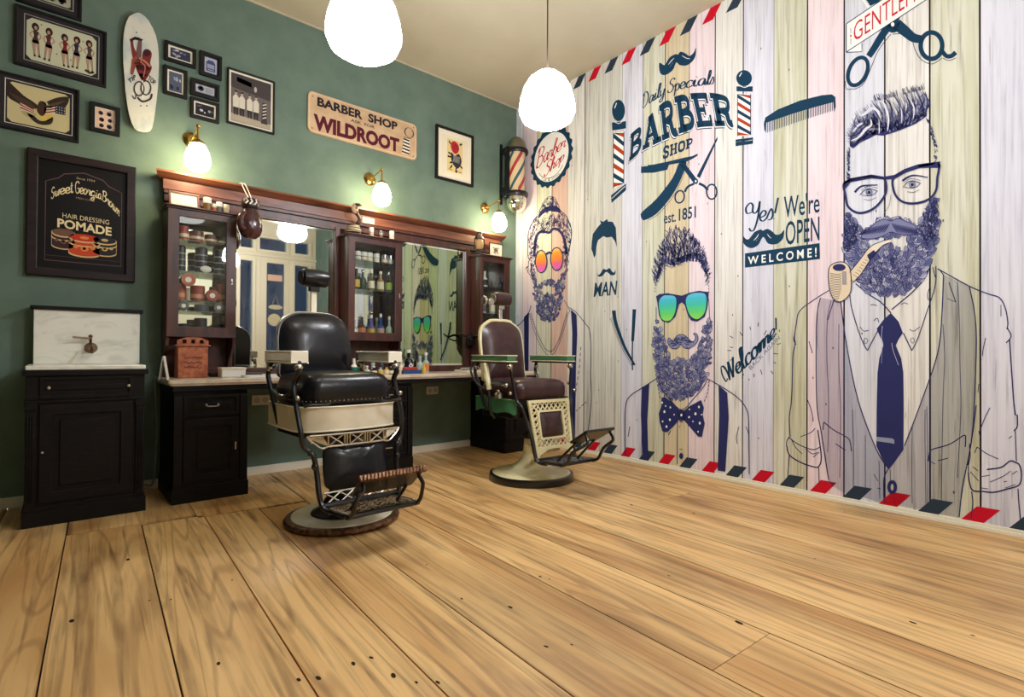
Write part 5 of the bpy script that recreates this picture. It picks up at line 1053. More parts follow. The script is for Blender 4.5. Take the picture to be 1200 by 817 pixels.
b = MB().lathe([(0, -.05), (.012, -.048), (.02, -.03), (.034, -.012), (.036, 0)], (-3.868, -.105, 1.018), 24, axis='y'); b.tube(catmull([(-3.868, -.13, 1.018), (-3.868, -.175, 1.03), (-3.868, -.21, 1.01), (-3.868, -.225, .985)], 5), .010)
b.tube([(-3.872, -.14, 1.03), (-3.872, -.145, 1.09)], .008); b.ball((-3.872, -.145, 1.095), .012); b.tube([(-3.872, -.148, 1.082), (-3.965, -.16, 1.086)], .0065); b.build('tap', COP, t)
# cable along the skirting between the stand and the station
b = MB().tube(catmull([(-3.60, -.05, .03), (-3.56, -.08, .05), (-3.53, -.05, .035), (-3.50, -.03, .06), (-3.485, -.02, .3), (-3.49, -.015, .62), (-3.50, -.015, .80)], 6), .007, 8)
props(b.build('power_cable', mat('pale_cable', (150, 164, 160), .5)), 'pale cable looping on the skirting beside the washstand', 'cable')

# ---- station: pedestals
def pedestal(x0, x1, label, drawers):
    t = thing('vanity_pedestal', label, 'cabinet', ((x0+x1)/2, -.3, 0), 0, 'black pedestals under the long worktop')
    b = MB().box((x0, -.585, .10), (x1, -.02, .735)).box((x0-.008, -.598, 0), (x1+.008, -.02, .10)).box((x0-.003, -.592, .10), (x1+.003, -.02, .118))
    for x in (x0, x1-.05): b.box((x, -.600, .118), (x+.05, -.585, .70))
    b.build('body', EB, t, bevel=.003)
    if drawers:
        for k in range(4):
            z = .13+k*.148; b = MB(); panelled(b, x0+.055, x1-.055, z, z+.138, -.585, .010, .018); d = b.build('drawer', EB, t, bevel=.002)
            MB().box(((x0+x1)/2-.03, -.605, z+.066), ((x0+x1)/2+.03, -.594, z+.074)).build('handle', KNOB, d)
    else:
        b = MB(); panelled(b, x0+.055, x1-.055, .565, .705, -.585, .012, .02); d = b.build('drawer', EB, t, bevel=.002)
        b = MB().tube(catmull([((x0+x1)/2-.035, -.6, .64), ((x0+x1)/2-.03, -.618, .632), ((x0+x1)/2+.03, -.618, .632), ((x0+x1)/2+.035, -.6, .64)], 4), .004, 6); b.ball(((x0+x1)/2-.035, -.6, .64), .008); b.ball(((x0+x1)/2+.035, -.6, .64), .008); b.build('handle', KNOB, d)
        b = MB(); panelled(b, x0+.055, x1-.055, .13, .545, -.585, .014, .05); d = b.build('door', EB, t, bevel=.003)
        MB().tube([(x1-.078, -.604, .325), (x1-.078, -.604, .375)], .005, 8).build('handle', KNOB, d)
pedestal(-3.464, -3.02, 'black panelled pedestal cupboard at the washstand end of the worktop', False)
pedestal(-2.15, -1.70, 'black four-drawer pedestal behind the black leather barber chair', True)
pedestal(-.65, -.22, 'black pedestal cupboard at the room corner, behind the green-trimmed chair', False)
# ---- worktop
t = thing('worktop', 'long veined marble worktop on a black wooden apron below the mirrors', 'worktop', (-1.85, -.3, .735))
out = rrect(-3.50, -.625, -.20, -.05, .02)
MB().prism(out, lambda u, v, z: (u, v, z), .787, .812).prism([(p[0]*1+(.012 if p[0] < -2 else -.012), p[1]+(.012 if p[1] < -.3 else 0)) for p in out], lambda u, v, z: (u, v, z), .772, .787).build('marble_top', MARB2, t, bevel=.004)
MB().box((-3.47, -.605, .735), (-.215, -.55, .772)).box((-3.475, -.612, .735), (-.21, -.55, .745)).box((-3.47, -.55, .735), (-3.44, -.02, .772)).box((-.245, -.55, .735), (-.215, -.02, .772)).box((-3.44, -.05, .735), (-.245, -.02, .772)).build('apron', EB, t, bevel=.002)
# ---- mirror surround
t = thing('mirror_surround', 'mahogany mirror surround with a long moulded cornice over the worktop', 'mirror surround', (-1.85, -.03, .8125))
b = MB()
b.box((-3.46, -.04, .8125), (-.31, 0, 2.26)).box((-3.46, -.10, .8125), (-.31, -.03, .868))
b.box((-3.46, -.062, 2.165), (-.31, -.04, 2.262))
b.build('back_panel', MAH, t, bevel=.002)
MB().box((-3.47, -.078, 2.18), (-.30, -.04, 2.262)).build('frieze', MAHH, t, bevel=.002)
b = MB()
prof = [(.0, 2.305), (.125, 2.305), (.128, 2.290), (.118, 2.283), (.104, 2.268), (.088, 2.258), (.078, 2.252), (.0, 2.252)]
vs = []; 
for x, e in ((-3.455, 1), (-.32, -1)):
    for d, z in prof: vs.append((x-e*max(0, d-.02)*.4-e*.02, -d, z))
n = len(prof); b.add(vs, [tuple(range(n)), tuple(range(2*n-1, n-1, -1))]+[(i, (i+1) % n, (i+1) % n+n, i+n) for i in range(n)])
b.build('cornice', MAHH, t)
MB().box((-3.465, -.075, 2.15), (-.305, -.04, 2.18)).box((-3.462, -.062, 2.095), (-.308, -.04, 2.15)).build('moulding', MAH, t, bevel=.004)
b = MB()
for x0, x1 in ((-2.188, -2.148), (-.772, -.722)): b.box((x0, -.085, .868), (x1, -.04, 2.10))
for x0, x1 in ((-3.03, -3.0), (-1.63, -1.60)): b.box((x0, -.07, .868), (x1, -.04, 2.10))
b.box((-2.188, -.075, 2.078), (-3.03, -.04, 2.10)); b.box((-1.63, -.075, 2.078), (-.722, -.04, 2.10))
b.build('mirror_frame', MAH, t, bevel=.003)
# mirrors
for x0, x1, lb, mm in ((-3.0, -2.188, 'tall mirror behind the black leather chair, reflecting the shop door', MIRR), (-1.60, -.772, 'tall mirror beside the bottle cabinet, behind the bottles', mat('mirror_reflection_tint', (156, 170, 134), .02, 1.0))):  # second glass: reflection of a green wall put into its tint
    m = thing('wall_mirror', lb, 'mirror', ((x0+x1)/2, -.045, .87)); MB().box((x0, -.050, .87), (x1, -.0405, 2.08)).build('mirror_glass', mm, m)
    b = MB(); w = .022
    for a, c in (((x0, .87), (x0+w, 2.08)), ((x1-w, .87), (x1, 2.08)), ((x0+w, 2.08-w), (x1-w, 2.08)), ((x0+w, .87), (x1-w, .87+w))): b.hexa([(a[0], -.050, a[1]), (c[0], -.050, a[1]), (c[0], -.050, c[1]), (a[0], -.050, c[1])], (0, -.003, 0))
    b.build('bevelled_edge', mat('bevel_silver', (236, 238, 228), .06, 1.0), m, bevel=.0028)
# ---- display cabinets
CG = glass('cabinet_glass', (248, 250, 248), .03, fres=.25)
def cabinet(x0, x1, label, shelves, gx0, gx1, lock=True):
    t = thing('display_cabinet', label, 'cabinet', ((x0+x1)/2, -.15, .8125), 0, 'glazed mahogany display cabinets')
    z0, z1 = 1.10, 2.015
    b = MB().box((x0, -.255, z0), (x0+.018, -.041, z1)).box((x1-.018, -.255, z0), (x1, -.041, z1)).box((x0, -.255, z0), (x1, -.041, z0+.022)).box((x0, -.255, z1-.02), (x1, -.041, z1))
    b.box((x0+.02, -.060, .8125), (x1-.02, -.041, z0))
    b.build('carcass', MAH, t, bevel=.002)
    MB().box((x0-.02, -.300, z1), (x1+.022, -.041, z1+.012)).box((x0-.01, -.285, z1-.012), (x1+.01, -.041, z1)).build('top_board', MAH, t, bevel=.004)
    for s, x in ((0, x0), (1, x1-.018)):          # curved bracket legs down to the worktop
        pr = [(-.255, 1.10), (-.25, 1.04), (-.20, .985), (-.135, .94), (-.115, .88), (-.125, .8125), (-.062, .8125), (-.062, 1.10)]
        MB().prism(pr, lambda u, v, k: (x+k, u, v), 0, .018).build('bracket_leg', MAH, t, bevel=.002)
    fr = MB().prism([(x0, z0), (x1, z0), (x1, z1-.012), (x0, z1-.012)], lambda u, v, k: (u, -.255-k, v), 0, .018, holes=[[(gx0, 1.175), (gx1, 1.175), (gx1, 1.955), (gx0, 1.955)]])
    d = fr.build('door', MAH, t, bevel=.003)
    MB().box((gx0-.004, -.264, 1.171), (gx1+.004, -.261, 1.959)).build('glazing', CG, d)
    if lock: MB().box((x1-.035, -.277, 1.50), (x1-.027, -.273, 1.54)).ball((x1-.031, -.279, 1.515), .007).build('lock', KNOB, d)
    MB().box((x0+.018, -.046, z0+.022), (x1-.018, -.0415, z1-.02)).build('mirror_back', MIRR, t)
    for z in shelves: MB().box((x0+.019, -.235, z-.006), (x1-.019, -.047, z)).build('glass_shelf', glass('shelf_glass', (196, 222, 214), .25), t)
    return t
cabinet(-3.465, -3.025, 'glazed display cabinet of pomade tins, above the rusty orange box', (1.800, 1.575, 1.365, 1.290), -3.394, -3.096)
cabinet(-2.148, -1.63, 'glazed display cabinet of bottles between the two mirrors', (1.812, 1.556), -2.088, -1.703)
cabinet(-.722, -.325, 'glazed display cabinet below the lantern, behind the barber chair headrest', (1.70, 1.42), -.685, -.405)

# ---- hooked bracket between mirror and corner cabinet
t = thing('hook_bracket', 'dark forked bracket reaching from the post beside the corner cabinet', 'bracket', (-.75, -.09, 1.08))
DI = mat('dark_iron', (34, 28, 30), .35, .5)
b = MB().box((-.775, -.11, 1.05), (-.725, -.085, 1.20)); b.hexa([(-.77, -.11, 1.07), (-.73, -.11, 1.07), (-.73, -.11, 1.17), (-.77, -.11, 1.17)], (0, -.06, .01))
b.build('mounting_block', DI, t, bevel=.006)
b = MB().tube(catmull([(-.75, -.15, 1.17), (-.80, -.19, 1.19), (-.86, -.21, 1.17), (-.93, -.20, 1.20)], 5), [.014, .007], 8); b.tube(catmull([(-.75, -.15, 1.16), (-.72, -.21, 1.18), (-.70, -.26, 1.16), (-.68, -.30, 1.17)], 5), [.014, .008], 8); b.tube(catmull([(-.76, -.15, 1.14), (-.79, -.20, 1.13), (-.85, -.24, 1.16)], 5), [.010, .006], 8)
b.build('prong', DI, t)

# ---------------------------------------------------------------- bottles, tins and small things
def LM(n, c, r=.4, **k): return mat(n, c, r, **k)
def bottle(name, label, cat, x, y, z, h, r, body, cap, lab=None, neck=.35, capr=.45, group=None, shape='round', labh=(.2, .6)):
    t = thing(name, label, cat, (x, y, z), 0, group); hb = h*(1-neck-.1)
    MB().lathe([(0, 0), (r*.94, 0), (r, .004), (r, hb*.9), (r*.86, hb), (r*.40, hb+h*.08), (r*capr*.8, h*.88), (0, h*.88)], (x, y, z), 16).build('body', body, t)
    MB().lathe([(0, h*.86), (r*capr, h*.86), (r*capr, h), (0, h)], (x, y, z), 12).build('cap', cap, t)
    if lab: MB().lathe([(r*1.02, hb*labh[0]), (r*1.02, hb*(labh[1]+.25))], (x, y, z), 16).build('paper_label', lab, t)
    return t
def tin(name, label, cat, x, y, z, h, r, body, lid, group=None, band=None, standing=False):
    t = thing(name, label, cat, (x, y, z), 0, group)
    if standing:      # leaning on edge, lid to the front
        z += r*.045
        MB().lathe([(r, 0), (r, -h)], (x, y, z+r), 24, axis='y').build('body', body, t); MB().lathe([(0, -h-.003), (r*.92, -h-.003), (r*1.03, -h*.95), (r*1.03, -h*.45)][::-1], (x, y, z+r), 24, axis='y').build('lid', lid, t)
        MB().lathe([(0, -h-.0045), (r*.45, -h-.0042)], (x, y, z+r), 8, axis='y').build('emblem', LM('tin_emblem', (236, 220, 204)), t)
    else:
        MB().lathe([(0, 0), (r, 0), (r, h*.7), (0, h*.7)], (x, y, z), 24).build('body', body, t); MB().lathe([(r*1.04, h*.58), (r*1.04, h*.97), (r*.97, h), (0, h)], (x, y, z), 24).build('lid', lid, t)
        if band: MB().lathe([(r*1.012, h*.2), (r*1.012, h*.45)], (x, y, z), 24).build('paper_band', band, t)
    return t
RED_ = LM('tin_red', (150, 44, 32)); ORG = LM('tin_orange', (176, 78, 44)); DKT = LM('tin_dark', (24, 28, 38)); CRM = LM('paper_cream', (226, 214, 190)); WHT = LM('plastic_white', (232, 230, 222)); TEALM = LM('bottle_teal', (20, 110, 96), .15)
BRN = LM('bottle_brown', (60, 34, 24), .12); GRN = LM('bottle_green', (26, 56, 40), .12); BLU = LM('bottle_blue', (14, 70, 150), .12); CLR = LM('bottle_clear', (170, 186, 176), .08); PUR = LM('bottle_purple', (96, 84, 150), .15); YEL = LM('label_yellow', (206, 170, 60)); GLB = LM('label_green', (140, 170, 50)); ORL = LM('label_orange', (206, 120, 70)); SLV = mat('silver_cap', (190, 190, 188), .25, 1.0); BLKC = LM('cap_black', (20, 20, 24)); CHARC = LM('tin_steel', (70, 76, 88), .3)
Ly = -.19
def Lx(px, y=300): return hit(px, y, 1, Ly).x
g1 = 'pomade tins on the top glass shelf'
for px, r, h, bd_, ld, lb in ((215, .032, .10, ORG, RED_, 'reddish pomade tin, first from the washstand side on the top shelf'), (230, .045, .075, RED_, LM('lid_brown', (84, 44, 36)), 'round brown-lidded pomade tin, second on the top shelf'), (247, .042, .06, LM('tin_maroon', (96, 34, 36)), LM('lid_brown', (84, 44, 36)), 'flat maroon pomade tin, third on the top shelf'), (260, .030, .055, LM('lid_brown', (84, 44, 36)), DKT, 'small dark-lidded tin, last on the top shelf')):
    tin('pomade_tin', lb, 'tin', Lx(px), Ly, 1.8005, h, r, bd_, ld, g1, CRM)
for px, w, lb in ((212.5, .028, 'black banded canister nearest the cabinet frame on the second shelf'), (236, .040, 'large black banded canister in the middle of the second shelf'), (257, .034, 'black banded canister on the lock side of the second shelf')):
    x = Lx(px); t = thing('canister', lb, 'canister', (x, Ly, 1.5755), 0, 'black canisters on the second shelf'); h = .185
    MB().lathe([(0, 0), (w, 0), (w, h*.88), (0, h*.88)], (x, Ly, 1.5755), 24).build('body', DKT, t); MB().lathe([(w*1.03, h*.86), (w*1.03, h*.95), (w*.8, h), (0, h)], (x, Ly, 1.5755), 24).build('lid', DKT, t)
    for k in (.18, .42, .66): MB().lathe([(w*1.015, h*k), (w*1.015, h*(k+.045))], (x, Ly, 1.5755), 24).build('label_band', LM('paper_grey', (150, 156, 160)), t)
x = Lx(240); tw = MB().ball((x, -.225, 1.5755+.026), .026, 12, sc=(1.5, .5, 1)).build('cotton_puff', WHT); props(tw, 'small white puff in front of the middle black canister', 'cotton puff')
g3 = 'red pomade tins on the third shelf'
for px, r, h, lb in ((213, .030, .125, 'tall orange-red tin nearest the frame on the third shelf'), (233, .046, .115, 'wide red tin in the middle of the third shelf'), (260, .030, .14, 'tall red tin on the lock side of the third shelf')): tin('pomade_tin', lb, 'tin', Lx(px), Ly+.03, 1.3655, h, r, ORG if px == 213 else RED_, RED_, g3, LM('band_tan', (214, 150, 110)))
tin('pomade_tin', 'red tin with white emblem leaning up on top of another on the third shelf', 'tin', Lx(220), Ly-.005, 1.4655, .03, .046, RED_, ORG, g3, standing=True)
tin('pomade_tin', 'red tin with white emblem standing on edge beside the wide red tin', 'tin', Lx(248), Ly-.01, 1.3655, .03, .043, RED_, RED_, g3, standing=True)
tin('pomade_tin', 'short tin under the leaning red one on the third shelf', 'tin', Lx(223), Ly+.045, 1.3655, .098, .017, CRM, CRM, g3)
g4 = 'dark tins on the fourth shelf'
for px, r, h, st, lb in ((215, .033, .03, True, 'dark tin with a pale emblem on edge, first on the fourth shelf'), (237, .046, .052, False, 'steel-blue round tin in the middle of the fourth shelf'), (256, .034, .03, True, 'dark tin with pale emblem on edge, last on the fourth shelf')): tin('pomade_tin', lb, 'tin', Lx(px), Ly, 1.2905, h, r, DKT if st else CHARC, CHARC, g4, None, st)
g5 = 'black tins on the cabinet floor'
for i, px in enumerate((217.5, 236, 255)): tin('pomade_tin', ('low black tin on the cabinet floor nearest the frame', 'tall black tin in the middle of the cabinet floor', 'low black tin on the cabinet floor on the lock side')[i], 'tin', Lx(px), Ly, 1.1225, .075 if i != 1 else .12, .040, DKT, DKT, g5, CHARC)
# bottle cabinet
def Mx(px): return hit(px, 330, 1, -.17).x
jars = [(419, (150, 158, 140)), (426.5, (160, 150, 136)), (433, (196, 188, 166)), (441, (206, 204, 190)), (450.5, (190, 150, 130)), (457.5, (176, 188, 178))]
jl = ['first from the black chair', 'second from the black chair', 'third from the black chair', 'third from the mirror end', 'pinkish one, second from the mirror end', 'nearest the second mirror']
for (px, c), l in zip(jars, jl): tin('glass_jar', 'small jar on the bottle cabinet top shelf, '+l, 'jar', Mx(px), -.17, 1.8125, .085, .026, LM('jar_%d' % c[0], c, .15), WHT if px < 445 else SLV, 'small jars on the top shelf', CRM)
rows = [(417.5, GRN, YEL, BLKC, 'dark green bottle with yellow label, first in the middle row'), (425, GRN, None, SLV, 'tall dark green bottle, second in the middle row'), (435, LM('bottle_olive', (96, 92, 50), .15), CRM, CRM, 'olive bottle with a cream label, in the centre of the middle row'), (446, LM('bottle_amber', (150, 122, 70), .15), CRM, WHT, 'amber bottle with a cream label, fourth in the middle row'), (455.5, BRN, GLB, SLV, 'dark bottle with a lime label, last in the middle row')]
for px, bm__, lab, cap, l in rows: bottle('tonic_bottle', l, 'bottle', Mx(px), -.17, 1.5565, .185, .031, bm__, cap, lab, group='hair tonic bottles in the middle row')
rows = [(415.5, CLR, WHT, WHT, .19, 'clear bottle with white label, first in the bottom row'), (424.5, BRN, ORL, WHT, .225, 'brown bottle with orange label, second in the bottom row'), (435.5, PUR, YEL, WHT, .215, 'purple-topped bottle with yellow label in the bottom row'), (446.5, BLU, LM('label_pale', (196, 150, 140)), WHT, .23, 'bright blue bottle in the bottom row'), (456.5, CLR, LM('label_sage', (170, 184, 150)), WHT, .21, 'slim clear bottle with sage label, last in the bottom row')]
for px, bm__, lab, cap, h, l in rows: bottle('tonic_bottle', l, 'bottle', Mx(px), -.17, 1.1225, h, .033, bm__, cap, lab, group='hair tonic bottles in the bottom row', neck=.4, capr=.35)
# corner cabinet
def Rx(px): return hit(px, 330, 1, -.17).x
for i, (px, z, h, r, bd_, cp, lb, l) in enumerate([(568, 1.7005, .17, .030, WHT, CRM, BLKC, 'white bottle with black label, upper shelf of the corner cabinet'), (577, 1.4205, .22, .030, CLR, CRM, CRM, 'pale tall bottle, middle shelf of the corner cabinet'), (567, 1.4205, .19, .028, CLR, WHT, CHARC, 'clear bottle next to the frame, middle shelf of the corner cabinet'), (586, 1.7005, .12, .030, DKT, DKT, None, 'dark squat bottle, upper shelf of the corner cabinet'), (567, 1.1225, .20, .028, CHARC, SLV, WHT, 'steel-coloured bottle with pale label, floor of the corner cabinet'), (576, 1.1225, .20, .028, CHARC, SLV, WHT, 'steel-coloured bottle with pale label, second on the corner cabinet floor'), (586, 1.1225, .17, .026, DKT, WHT, WHT, 'dark bottle with a white label at the far end of the corner cabinet floor')]):
    bottle('lotion_bottle', l, 'bottle', Rx(px), -.17, z, h, r, bd_, cp, lb, group='bottles in the corner cabinet')
# ---- on top of the left cabinet
TZ = 2.0275
t = thing('certificate_frame', 'thin wooden frame with a blank pale certificate leaning on the left cabinet', 'picture', (-3.34, -.2, TZ))
P0 = lambda u, v, d: (u, -.20-(.02-.32*(v-TZ))*1.0-d+.0, v)
a0, a1, c1 = -3.452, -3.262, TZ+.118
b = MB().prism([(a0, TZ), (a1, TZ), (a1, c1), (a0, c1)], P0, 0, .012, holes=[[(a0+.014, TZ+.014), (a1-.014, TZ+.014), (a1-.014, c1-.014), (a0+.014, c1-.014)]]); b.build('frame', mat('rosewood', (120, 76, 66), .4), t, bevel=.002)
MB().prism([(a0+.01, TZ+.01), (a1-.01, TZ+.01), (a1-.01, c1-.01), (a0+.01, c1-.01)], P0, .001, .006).build('certificate', mat('certificate_paper', (236, 226, 200), .6), t)
for px, r, h, c, l in ((243, .026, .10, (120, 92, 40), 'olive-gold jar with white lid beside the certificate'), (251, .016, .062, (176, 90, 60), 'thin copper-coloured tube between the jars on the left cabinet'), (257, .020, .082, (84, 88, 80), 'grey-green jar in the row on the left cabinet'), (265, .021, .072, (206, 196, 166), 'cream jar, last in the row before the boxing glove')):
    tin('hair_product_jar', l, 'jar', hit(px, 235, 1, -.22).x, -.22, TZ, h, r, LM('jar_c%d' % c[0], c), WHT if px in (243, 257) else CRM, 'hair product jars on the left cabinet')
# boxing glove
GX, GY = -2.955, -.36
t = thing('boxing_glove', 'old dark leather boxing glove hanging by laces from the cornice', 'boxing glove', (GX, GY, 1.85))
LEA = mat('old_glove_leather', (52, 24, 28), .22, col2=(78, 40, 40), scale=(14, 14, 14), bump=.25, spec=.7)
b = MB().lathe([(0, -.150), (.040, -.146), (.072, -.122), (.088, -.080), (.090, -.035), (.078, .012), (.060, .045), (.052, .070), (.050, .086), (0, .088)], (GX, GY, 1.99), 28, sx=.95, sy=.75)
b.build('glove_body', LEA, t)
b = MB().tube(catmull([(GX-.052, GY-.03, 2.02), (GX-.078, GY-.05, 1.98), (GX-.080, GY-.06, 1.92), (GX-.055, GY-.07, 1.885)], 5), [.022, .030, .030, .024], 12); b.build('thumb', LEA, t)
b = MB().lathe([(.050, .070), (.062, .080), (.066, .100), (.062, .138), (.050, .150), (0, .148)], (GX, GY, 1.99), 28, sx=.95, sy=.75); b.build('cuff', mat('glove_cuff', (40, 22, 26), .3), t)
b = MB(); 
for k in range(3): b.tube([(GX-.045+k*.03, GY-.045, 2.09), (GX-.03+k*.03, GY-.052, 2.11), (GX-.045+k*.035, GY-.047, 2.13)], .006, 6)
b.build('white_lacing', LM('cotton_white', (236, 226, 214)), t)
b = MB()
for q in (-.010, .010): b.tube(catmull([(GX+q, GY+.0, 2.135), (GX+q*1.4, -.22, 2.25), (GX+q, -.135, 2.312), (GX+q*.8, -.05, 2.314)], 5), .0035, 6)
b.build('hanging_lace', LM('cotton_white', (236, 226, 214)), t)
# ---- on top of the bottle cabinet
sx, sy = -2.06, -.17
t = thing('cobra_figure', 'carved coiled cobra figure rearing up on the bottle cabinet', 'figurine', (sx, sy, TZ))
COB = mat('cobra_banded', (30, 22, 20), .4, col2=(190, 172, 144), scale=(2, 2, 62), lo=.47, hi=.53, detail=0)
pts = [(sx+(.062-.012*i/12)*math.cos(i*PI/6), sy+(.05-.01*i/12)*math.sin(i*PI/6), TZ+.018+.0325*i/12) for i in range(26)]
b = MB().tube(pts, .019, 12); b.build('coils', COB, t)
q = pts[-1]
b = MB().tube(catmull([q, (sx+.03, sy-.02, TZ+.115), (sx+.045, sy-.025, TZ+.15), (sx+.025, sy-.02, TZ+.19), (sx+.0, sy-.02, TZ+.225), (sx+.012, sy-.03, TZ+.262)], 4), [.018]*6+[.016]*3+[.015]*3+[.018]*2+[.026]*5+[.02]*2, 12); b.build('neck', LM('cobra_dark', (72, 50, 42)), t)
b = MB().ball((sx-.005, sy-.035, TZ+.235), .036, 14, sc=(.9, .35, 1.3)); b.build('hood', LM('cobra_belly', (176, 140, 108)), t)
b = MB().ball((sx+.022, sy-.045, TZ+.272), .019, 12, sc=(1.7, 1, .62)); b.build('head', LM('cobra_dark', (72, 50, 42)), t)
MB().lathe([(0, 0), (.085, 0), (.085, .008), (0, .008)], (sx, sy, TZ), 24).build('base', LM('cobra_dark', (72, 50, 42)), t)
t = thing('name_card', 'small pale printed card fixed to the frieze beside the cobra', 'card', (-1.93, -.079, 2.19)); x0 = hit(425, 255, 1, -.08).x
MB().box((x0, -.0785, 2.185), (x0+.115, -.081, 2.235)).build('card', CRM, t)
A = Art(lambda u, v, l: (x0+u*.115, -.0812-l, 2.185+v*.05), base=.0003)
for v in (.7, .45, .22): A.line([(.12, v), (.88-.3*(v < .3), v)], .09, (120, 96, 84), smooth=False)
A.build('printed_text', t)
for px, c, l in ((435, (206, 186, 160), 'pale tube nearest the cobra on the bottle cabinet'), (446, (120, 90, 70), 'brownish tube in the middle on the bottle cabinet'), (459, (226, 214, 196), 'white tube at the mirror end of the bottle cabinet')): tin('hair_product_tube', l, 'tube', hit(px, 285, 1, -.2).x, -.2, TZ, .092 if px != 446 else .075, .021, LM('tube_%d' % c[0], c), WHT if px != 446 else SLV, 'tubes on the bottle cabinet')
# ---- on top of the corner cabinet
lx, ly = hit(562, 285, 1, -.2).x, -.20
t = thing('hurricane_lantern', 'small dark hurricane lantern with clear glass on the corner cabinet', 'lantern', (lx, ly, TZ))
b = MB().lathe([(0, 0), (.052, 0), (.056, .012), (.052, .035), (.03, .048), (.03, .06), (0, .06)], (lx, ly, TZ), 24); b.build('fuel_tank', DI, t)
MB().lathe([(.026, .06), (.04, .085), (.044, .115), (.036, .15), (.028, .165)], (lx, ly, TZ), 24).build('glass_chimney', mat('amber_glass', (226, 186, 130), .1, alpha=.55), t)
b = MB().lathe([(.030, .165), (.046, .170), (.040, .19), (.026, .20), (.026, .222), (.034, .228), (.030, .24), (0, .242)], (lx, ly, TZ), 24); b.build('vent_cap', LM('lantern_grey', (110, 100, 92), .4, metal=.6), t)
b = MB()
for s in (-1, 1): b.tube(catmull([(lx+s*.045, ly, TZ+.03), (lx+s*.066, ly, TZ+.06), (lx+s*.064, ly, TZ+.15), (lx+s*.05, ly, TZ+.185), (lx+s*.03, ly, TZ+.19)], 5), .006, 8)
b.build('side_tube', DI, t)
def art_flower(A):
    A.poly([(.3,.55),(.5,.75),(.7,.55),(.6,.35),(.4,.35)], (110, 90, 90), smooth=True, k=3); A.line([(.5,.4),(.45,.15)], .05, (70, 70, 60), smooth=False)
    for p in ((.3,.7),(.7,.72),(.35,.3),(.66,.28)): A.poly(ell(*p, .08, .06, 8), (70, 56, 56))
t = hanging('small_picture', 'small pale framed print standing on the corner cabinet', 'picture', hit(573.5, 290, 1, -.2).x, hit(589, 290, 1, -.2).x, TZ, TZ+.155, fwid=.006, mount=.01, art=art_flower, bg=(232, 218, 196), y=-.19, depth=.014)
# ---- on the worktop
WZ = .8125
t = thing('copper_box', 'rusty orange metal box with a curved pierced top on the worktop', 'box', (-3.31, -.32, WZ))
RUS = mat('rusty_orange', (186, 106, 66), .55, col2=(138, 72, 46), scale=(24, 24, 24), detail=6)
bx0, bx1, yb0, yb1 = -3.408, -3.225, -.36, -.22
MB().box((bx0, yb0, WZ), (bx1, yb1, WZ+.225)).build('body', RUS, t, bevel=.004)
MB().box((bx0-.014, yb0-.012, WZ+.222), (bx1+.014, yb1, WZ+.232)).build('rim', RUS, t, bevel=.002)
cx = (bx0+bx1)/2; arc = [(bx0-.004, WZ+.232), (bx1+.004, WZ+.232), (bx1+.004, WZ+.262), (cx+.05, WZ+.282), (cx, WZ+.288), (cx-.05, WZ+.282), (bx0-.004, WZ+.262)]
MB().prism(arc, lambda u, v, k: (u, yb0+.004+k, v), 0, .02, holes=[[(cx+q-.012, WZ+.242), (cx+q+.012, WZ+.242), (cx+q+.012, WZ+.268), (cx+q-.012, WZ+.268)] for q in (-.052, 0, .052)]).build('pierced_crest', RUS, t)
A = Art(lambda u, v, l: (bx0+u*(bx1-bx0), yb0-.0012-l, WZ+v*.225), base=.0004)
R = random.Random(51)
for k, v in enumerate((.62, .47, .32)):
    pts = []; n = 15
    for i in range(n): pts.append((.2+.6*i/(n-1), v+R.uniform(-.035, .035)))
    A.line(pts, .022, (84, 40, 30), k=3)
A.build('engraved_script', t)
t = thing('folded_card', 'white folded card standing on the end of the worktop', 'card', (-3.46, -.45, WZ)); xq = hit(193, 430, 1, -.5)
c0 = hit(197, 440, 1, -.5)
b = MB(); xa = c0.x
b.hexa([(xa-.012, -.53, WZ), (xa+.012, -.44, WZ), (xa-.012, -.44, WZ+.155), (xa-.036, -.53, WZ+.155)], (.004, -.002, 0)); b.build('front_leaf', WHT, t)
b = MB(); b.hexa([(xa-.058, -.53, WZ), (xa-.034, -.44, WZ), (xa-.014, -.44, WZ+.15), (xa-.038, -.53, WZ+.15)], (.004, -.002, 0)); b.build('back_leaf', LM('card_grey', (196, 196, 190)), t)
t = thing('soap_box', 'white oblong box on the worktop beside the rusty orange box', 'box', (-3.0, -.33, WZ))
MB().box((-3.145, -.40, WZ), (-2.985, -.28, WZ+.062)).build('carton', WHT, t, bevel=.006); MB().box((-3.15, -.405, WZ+.058), (-2.98, -.275, WZ+.070)).build('lid', CRM, t, bevel=.004)
t = thing('razor_tray', 'shallow white tray holding a dark-handled razor behind the chair arm', 'tray', (-2.88, -.46, WZ))
MB().prism(rrect(-3.04, -.56, -2.76, -.44, .05), lambda u, v, z: (u, v, z), WZ, WZ+.02, holes=[rrect(-3.03, -.55, -2.77, -.45, .045)]).prism(rrect(-3.035, -.555, -2.765, -.445, .048), lambda u, v, z: (u, v, z), WZ, WZ+.005).build('dish', WHT, t)
t = thing('razor', 'dark-handled razor lying across the shallow white tray', 'razor', (-2.9, -.5, WZ+.02))
MB().tube([(-3.01, -.49, WZ+.028), (-2.90, -.50, WZ+.028)], .009, 8).build('handle', BLKC, t); MB().box((-2.90, -.512, WZ+.025), (-2.80, -.492, WZ+.029)).build('blade', SLV, t)
t = thing('clipper', 'small black clipper lying on the worktop in front of the mirror edge', 'clipper', (-3.14, -.2, WZ)); MB().box((-3.19, -.24, WZ), (-3.10, -.19, WZ+.03)).build('body', BLKC, t, bevel=.01); MB().box((-3.10, -.235, WZ+.006), (-3.08, -.195, WZ+.022)).build('blade', SLV, t, bevel=.002)
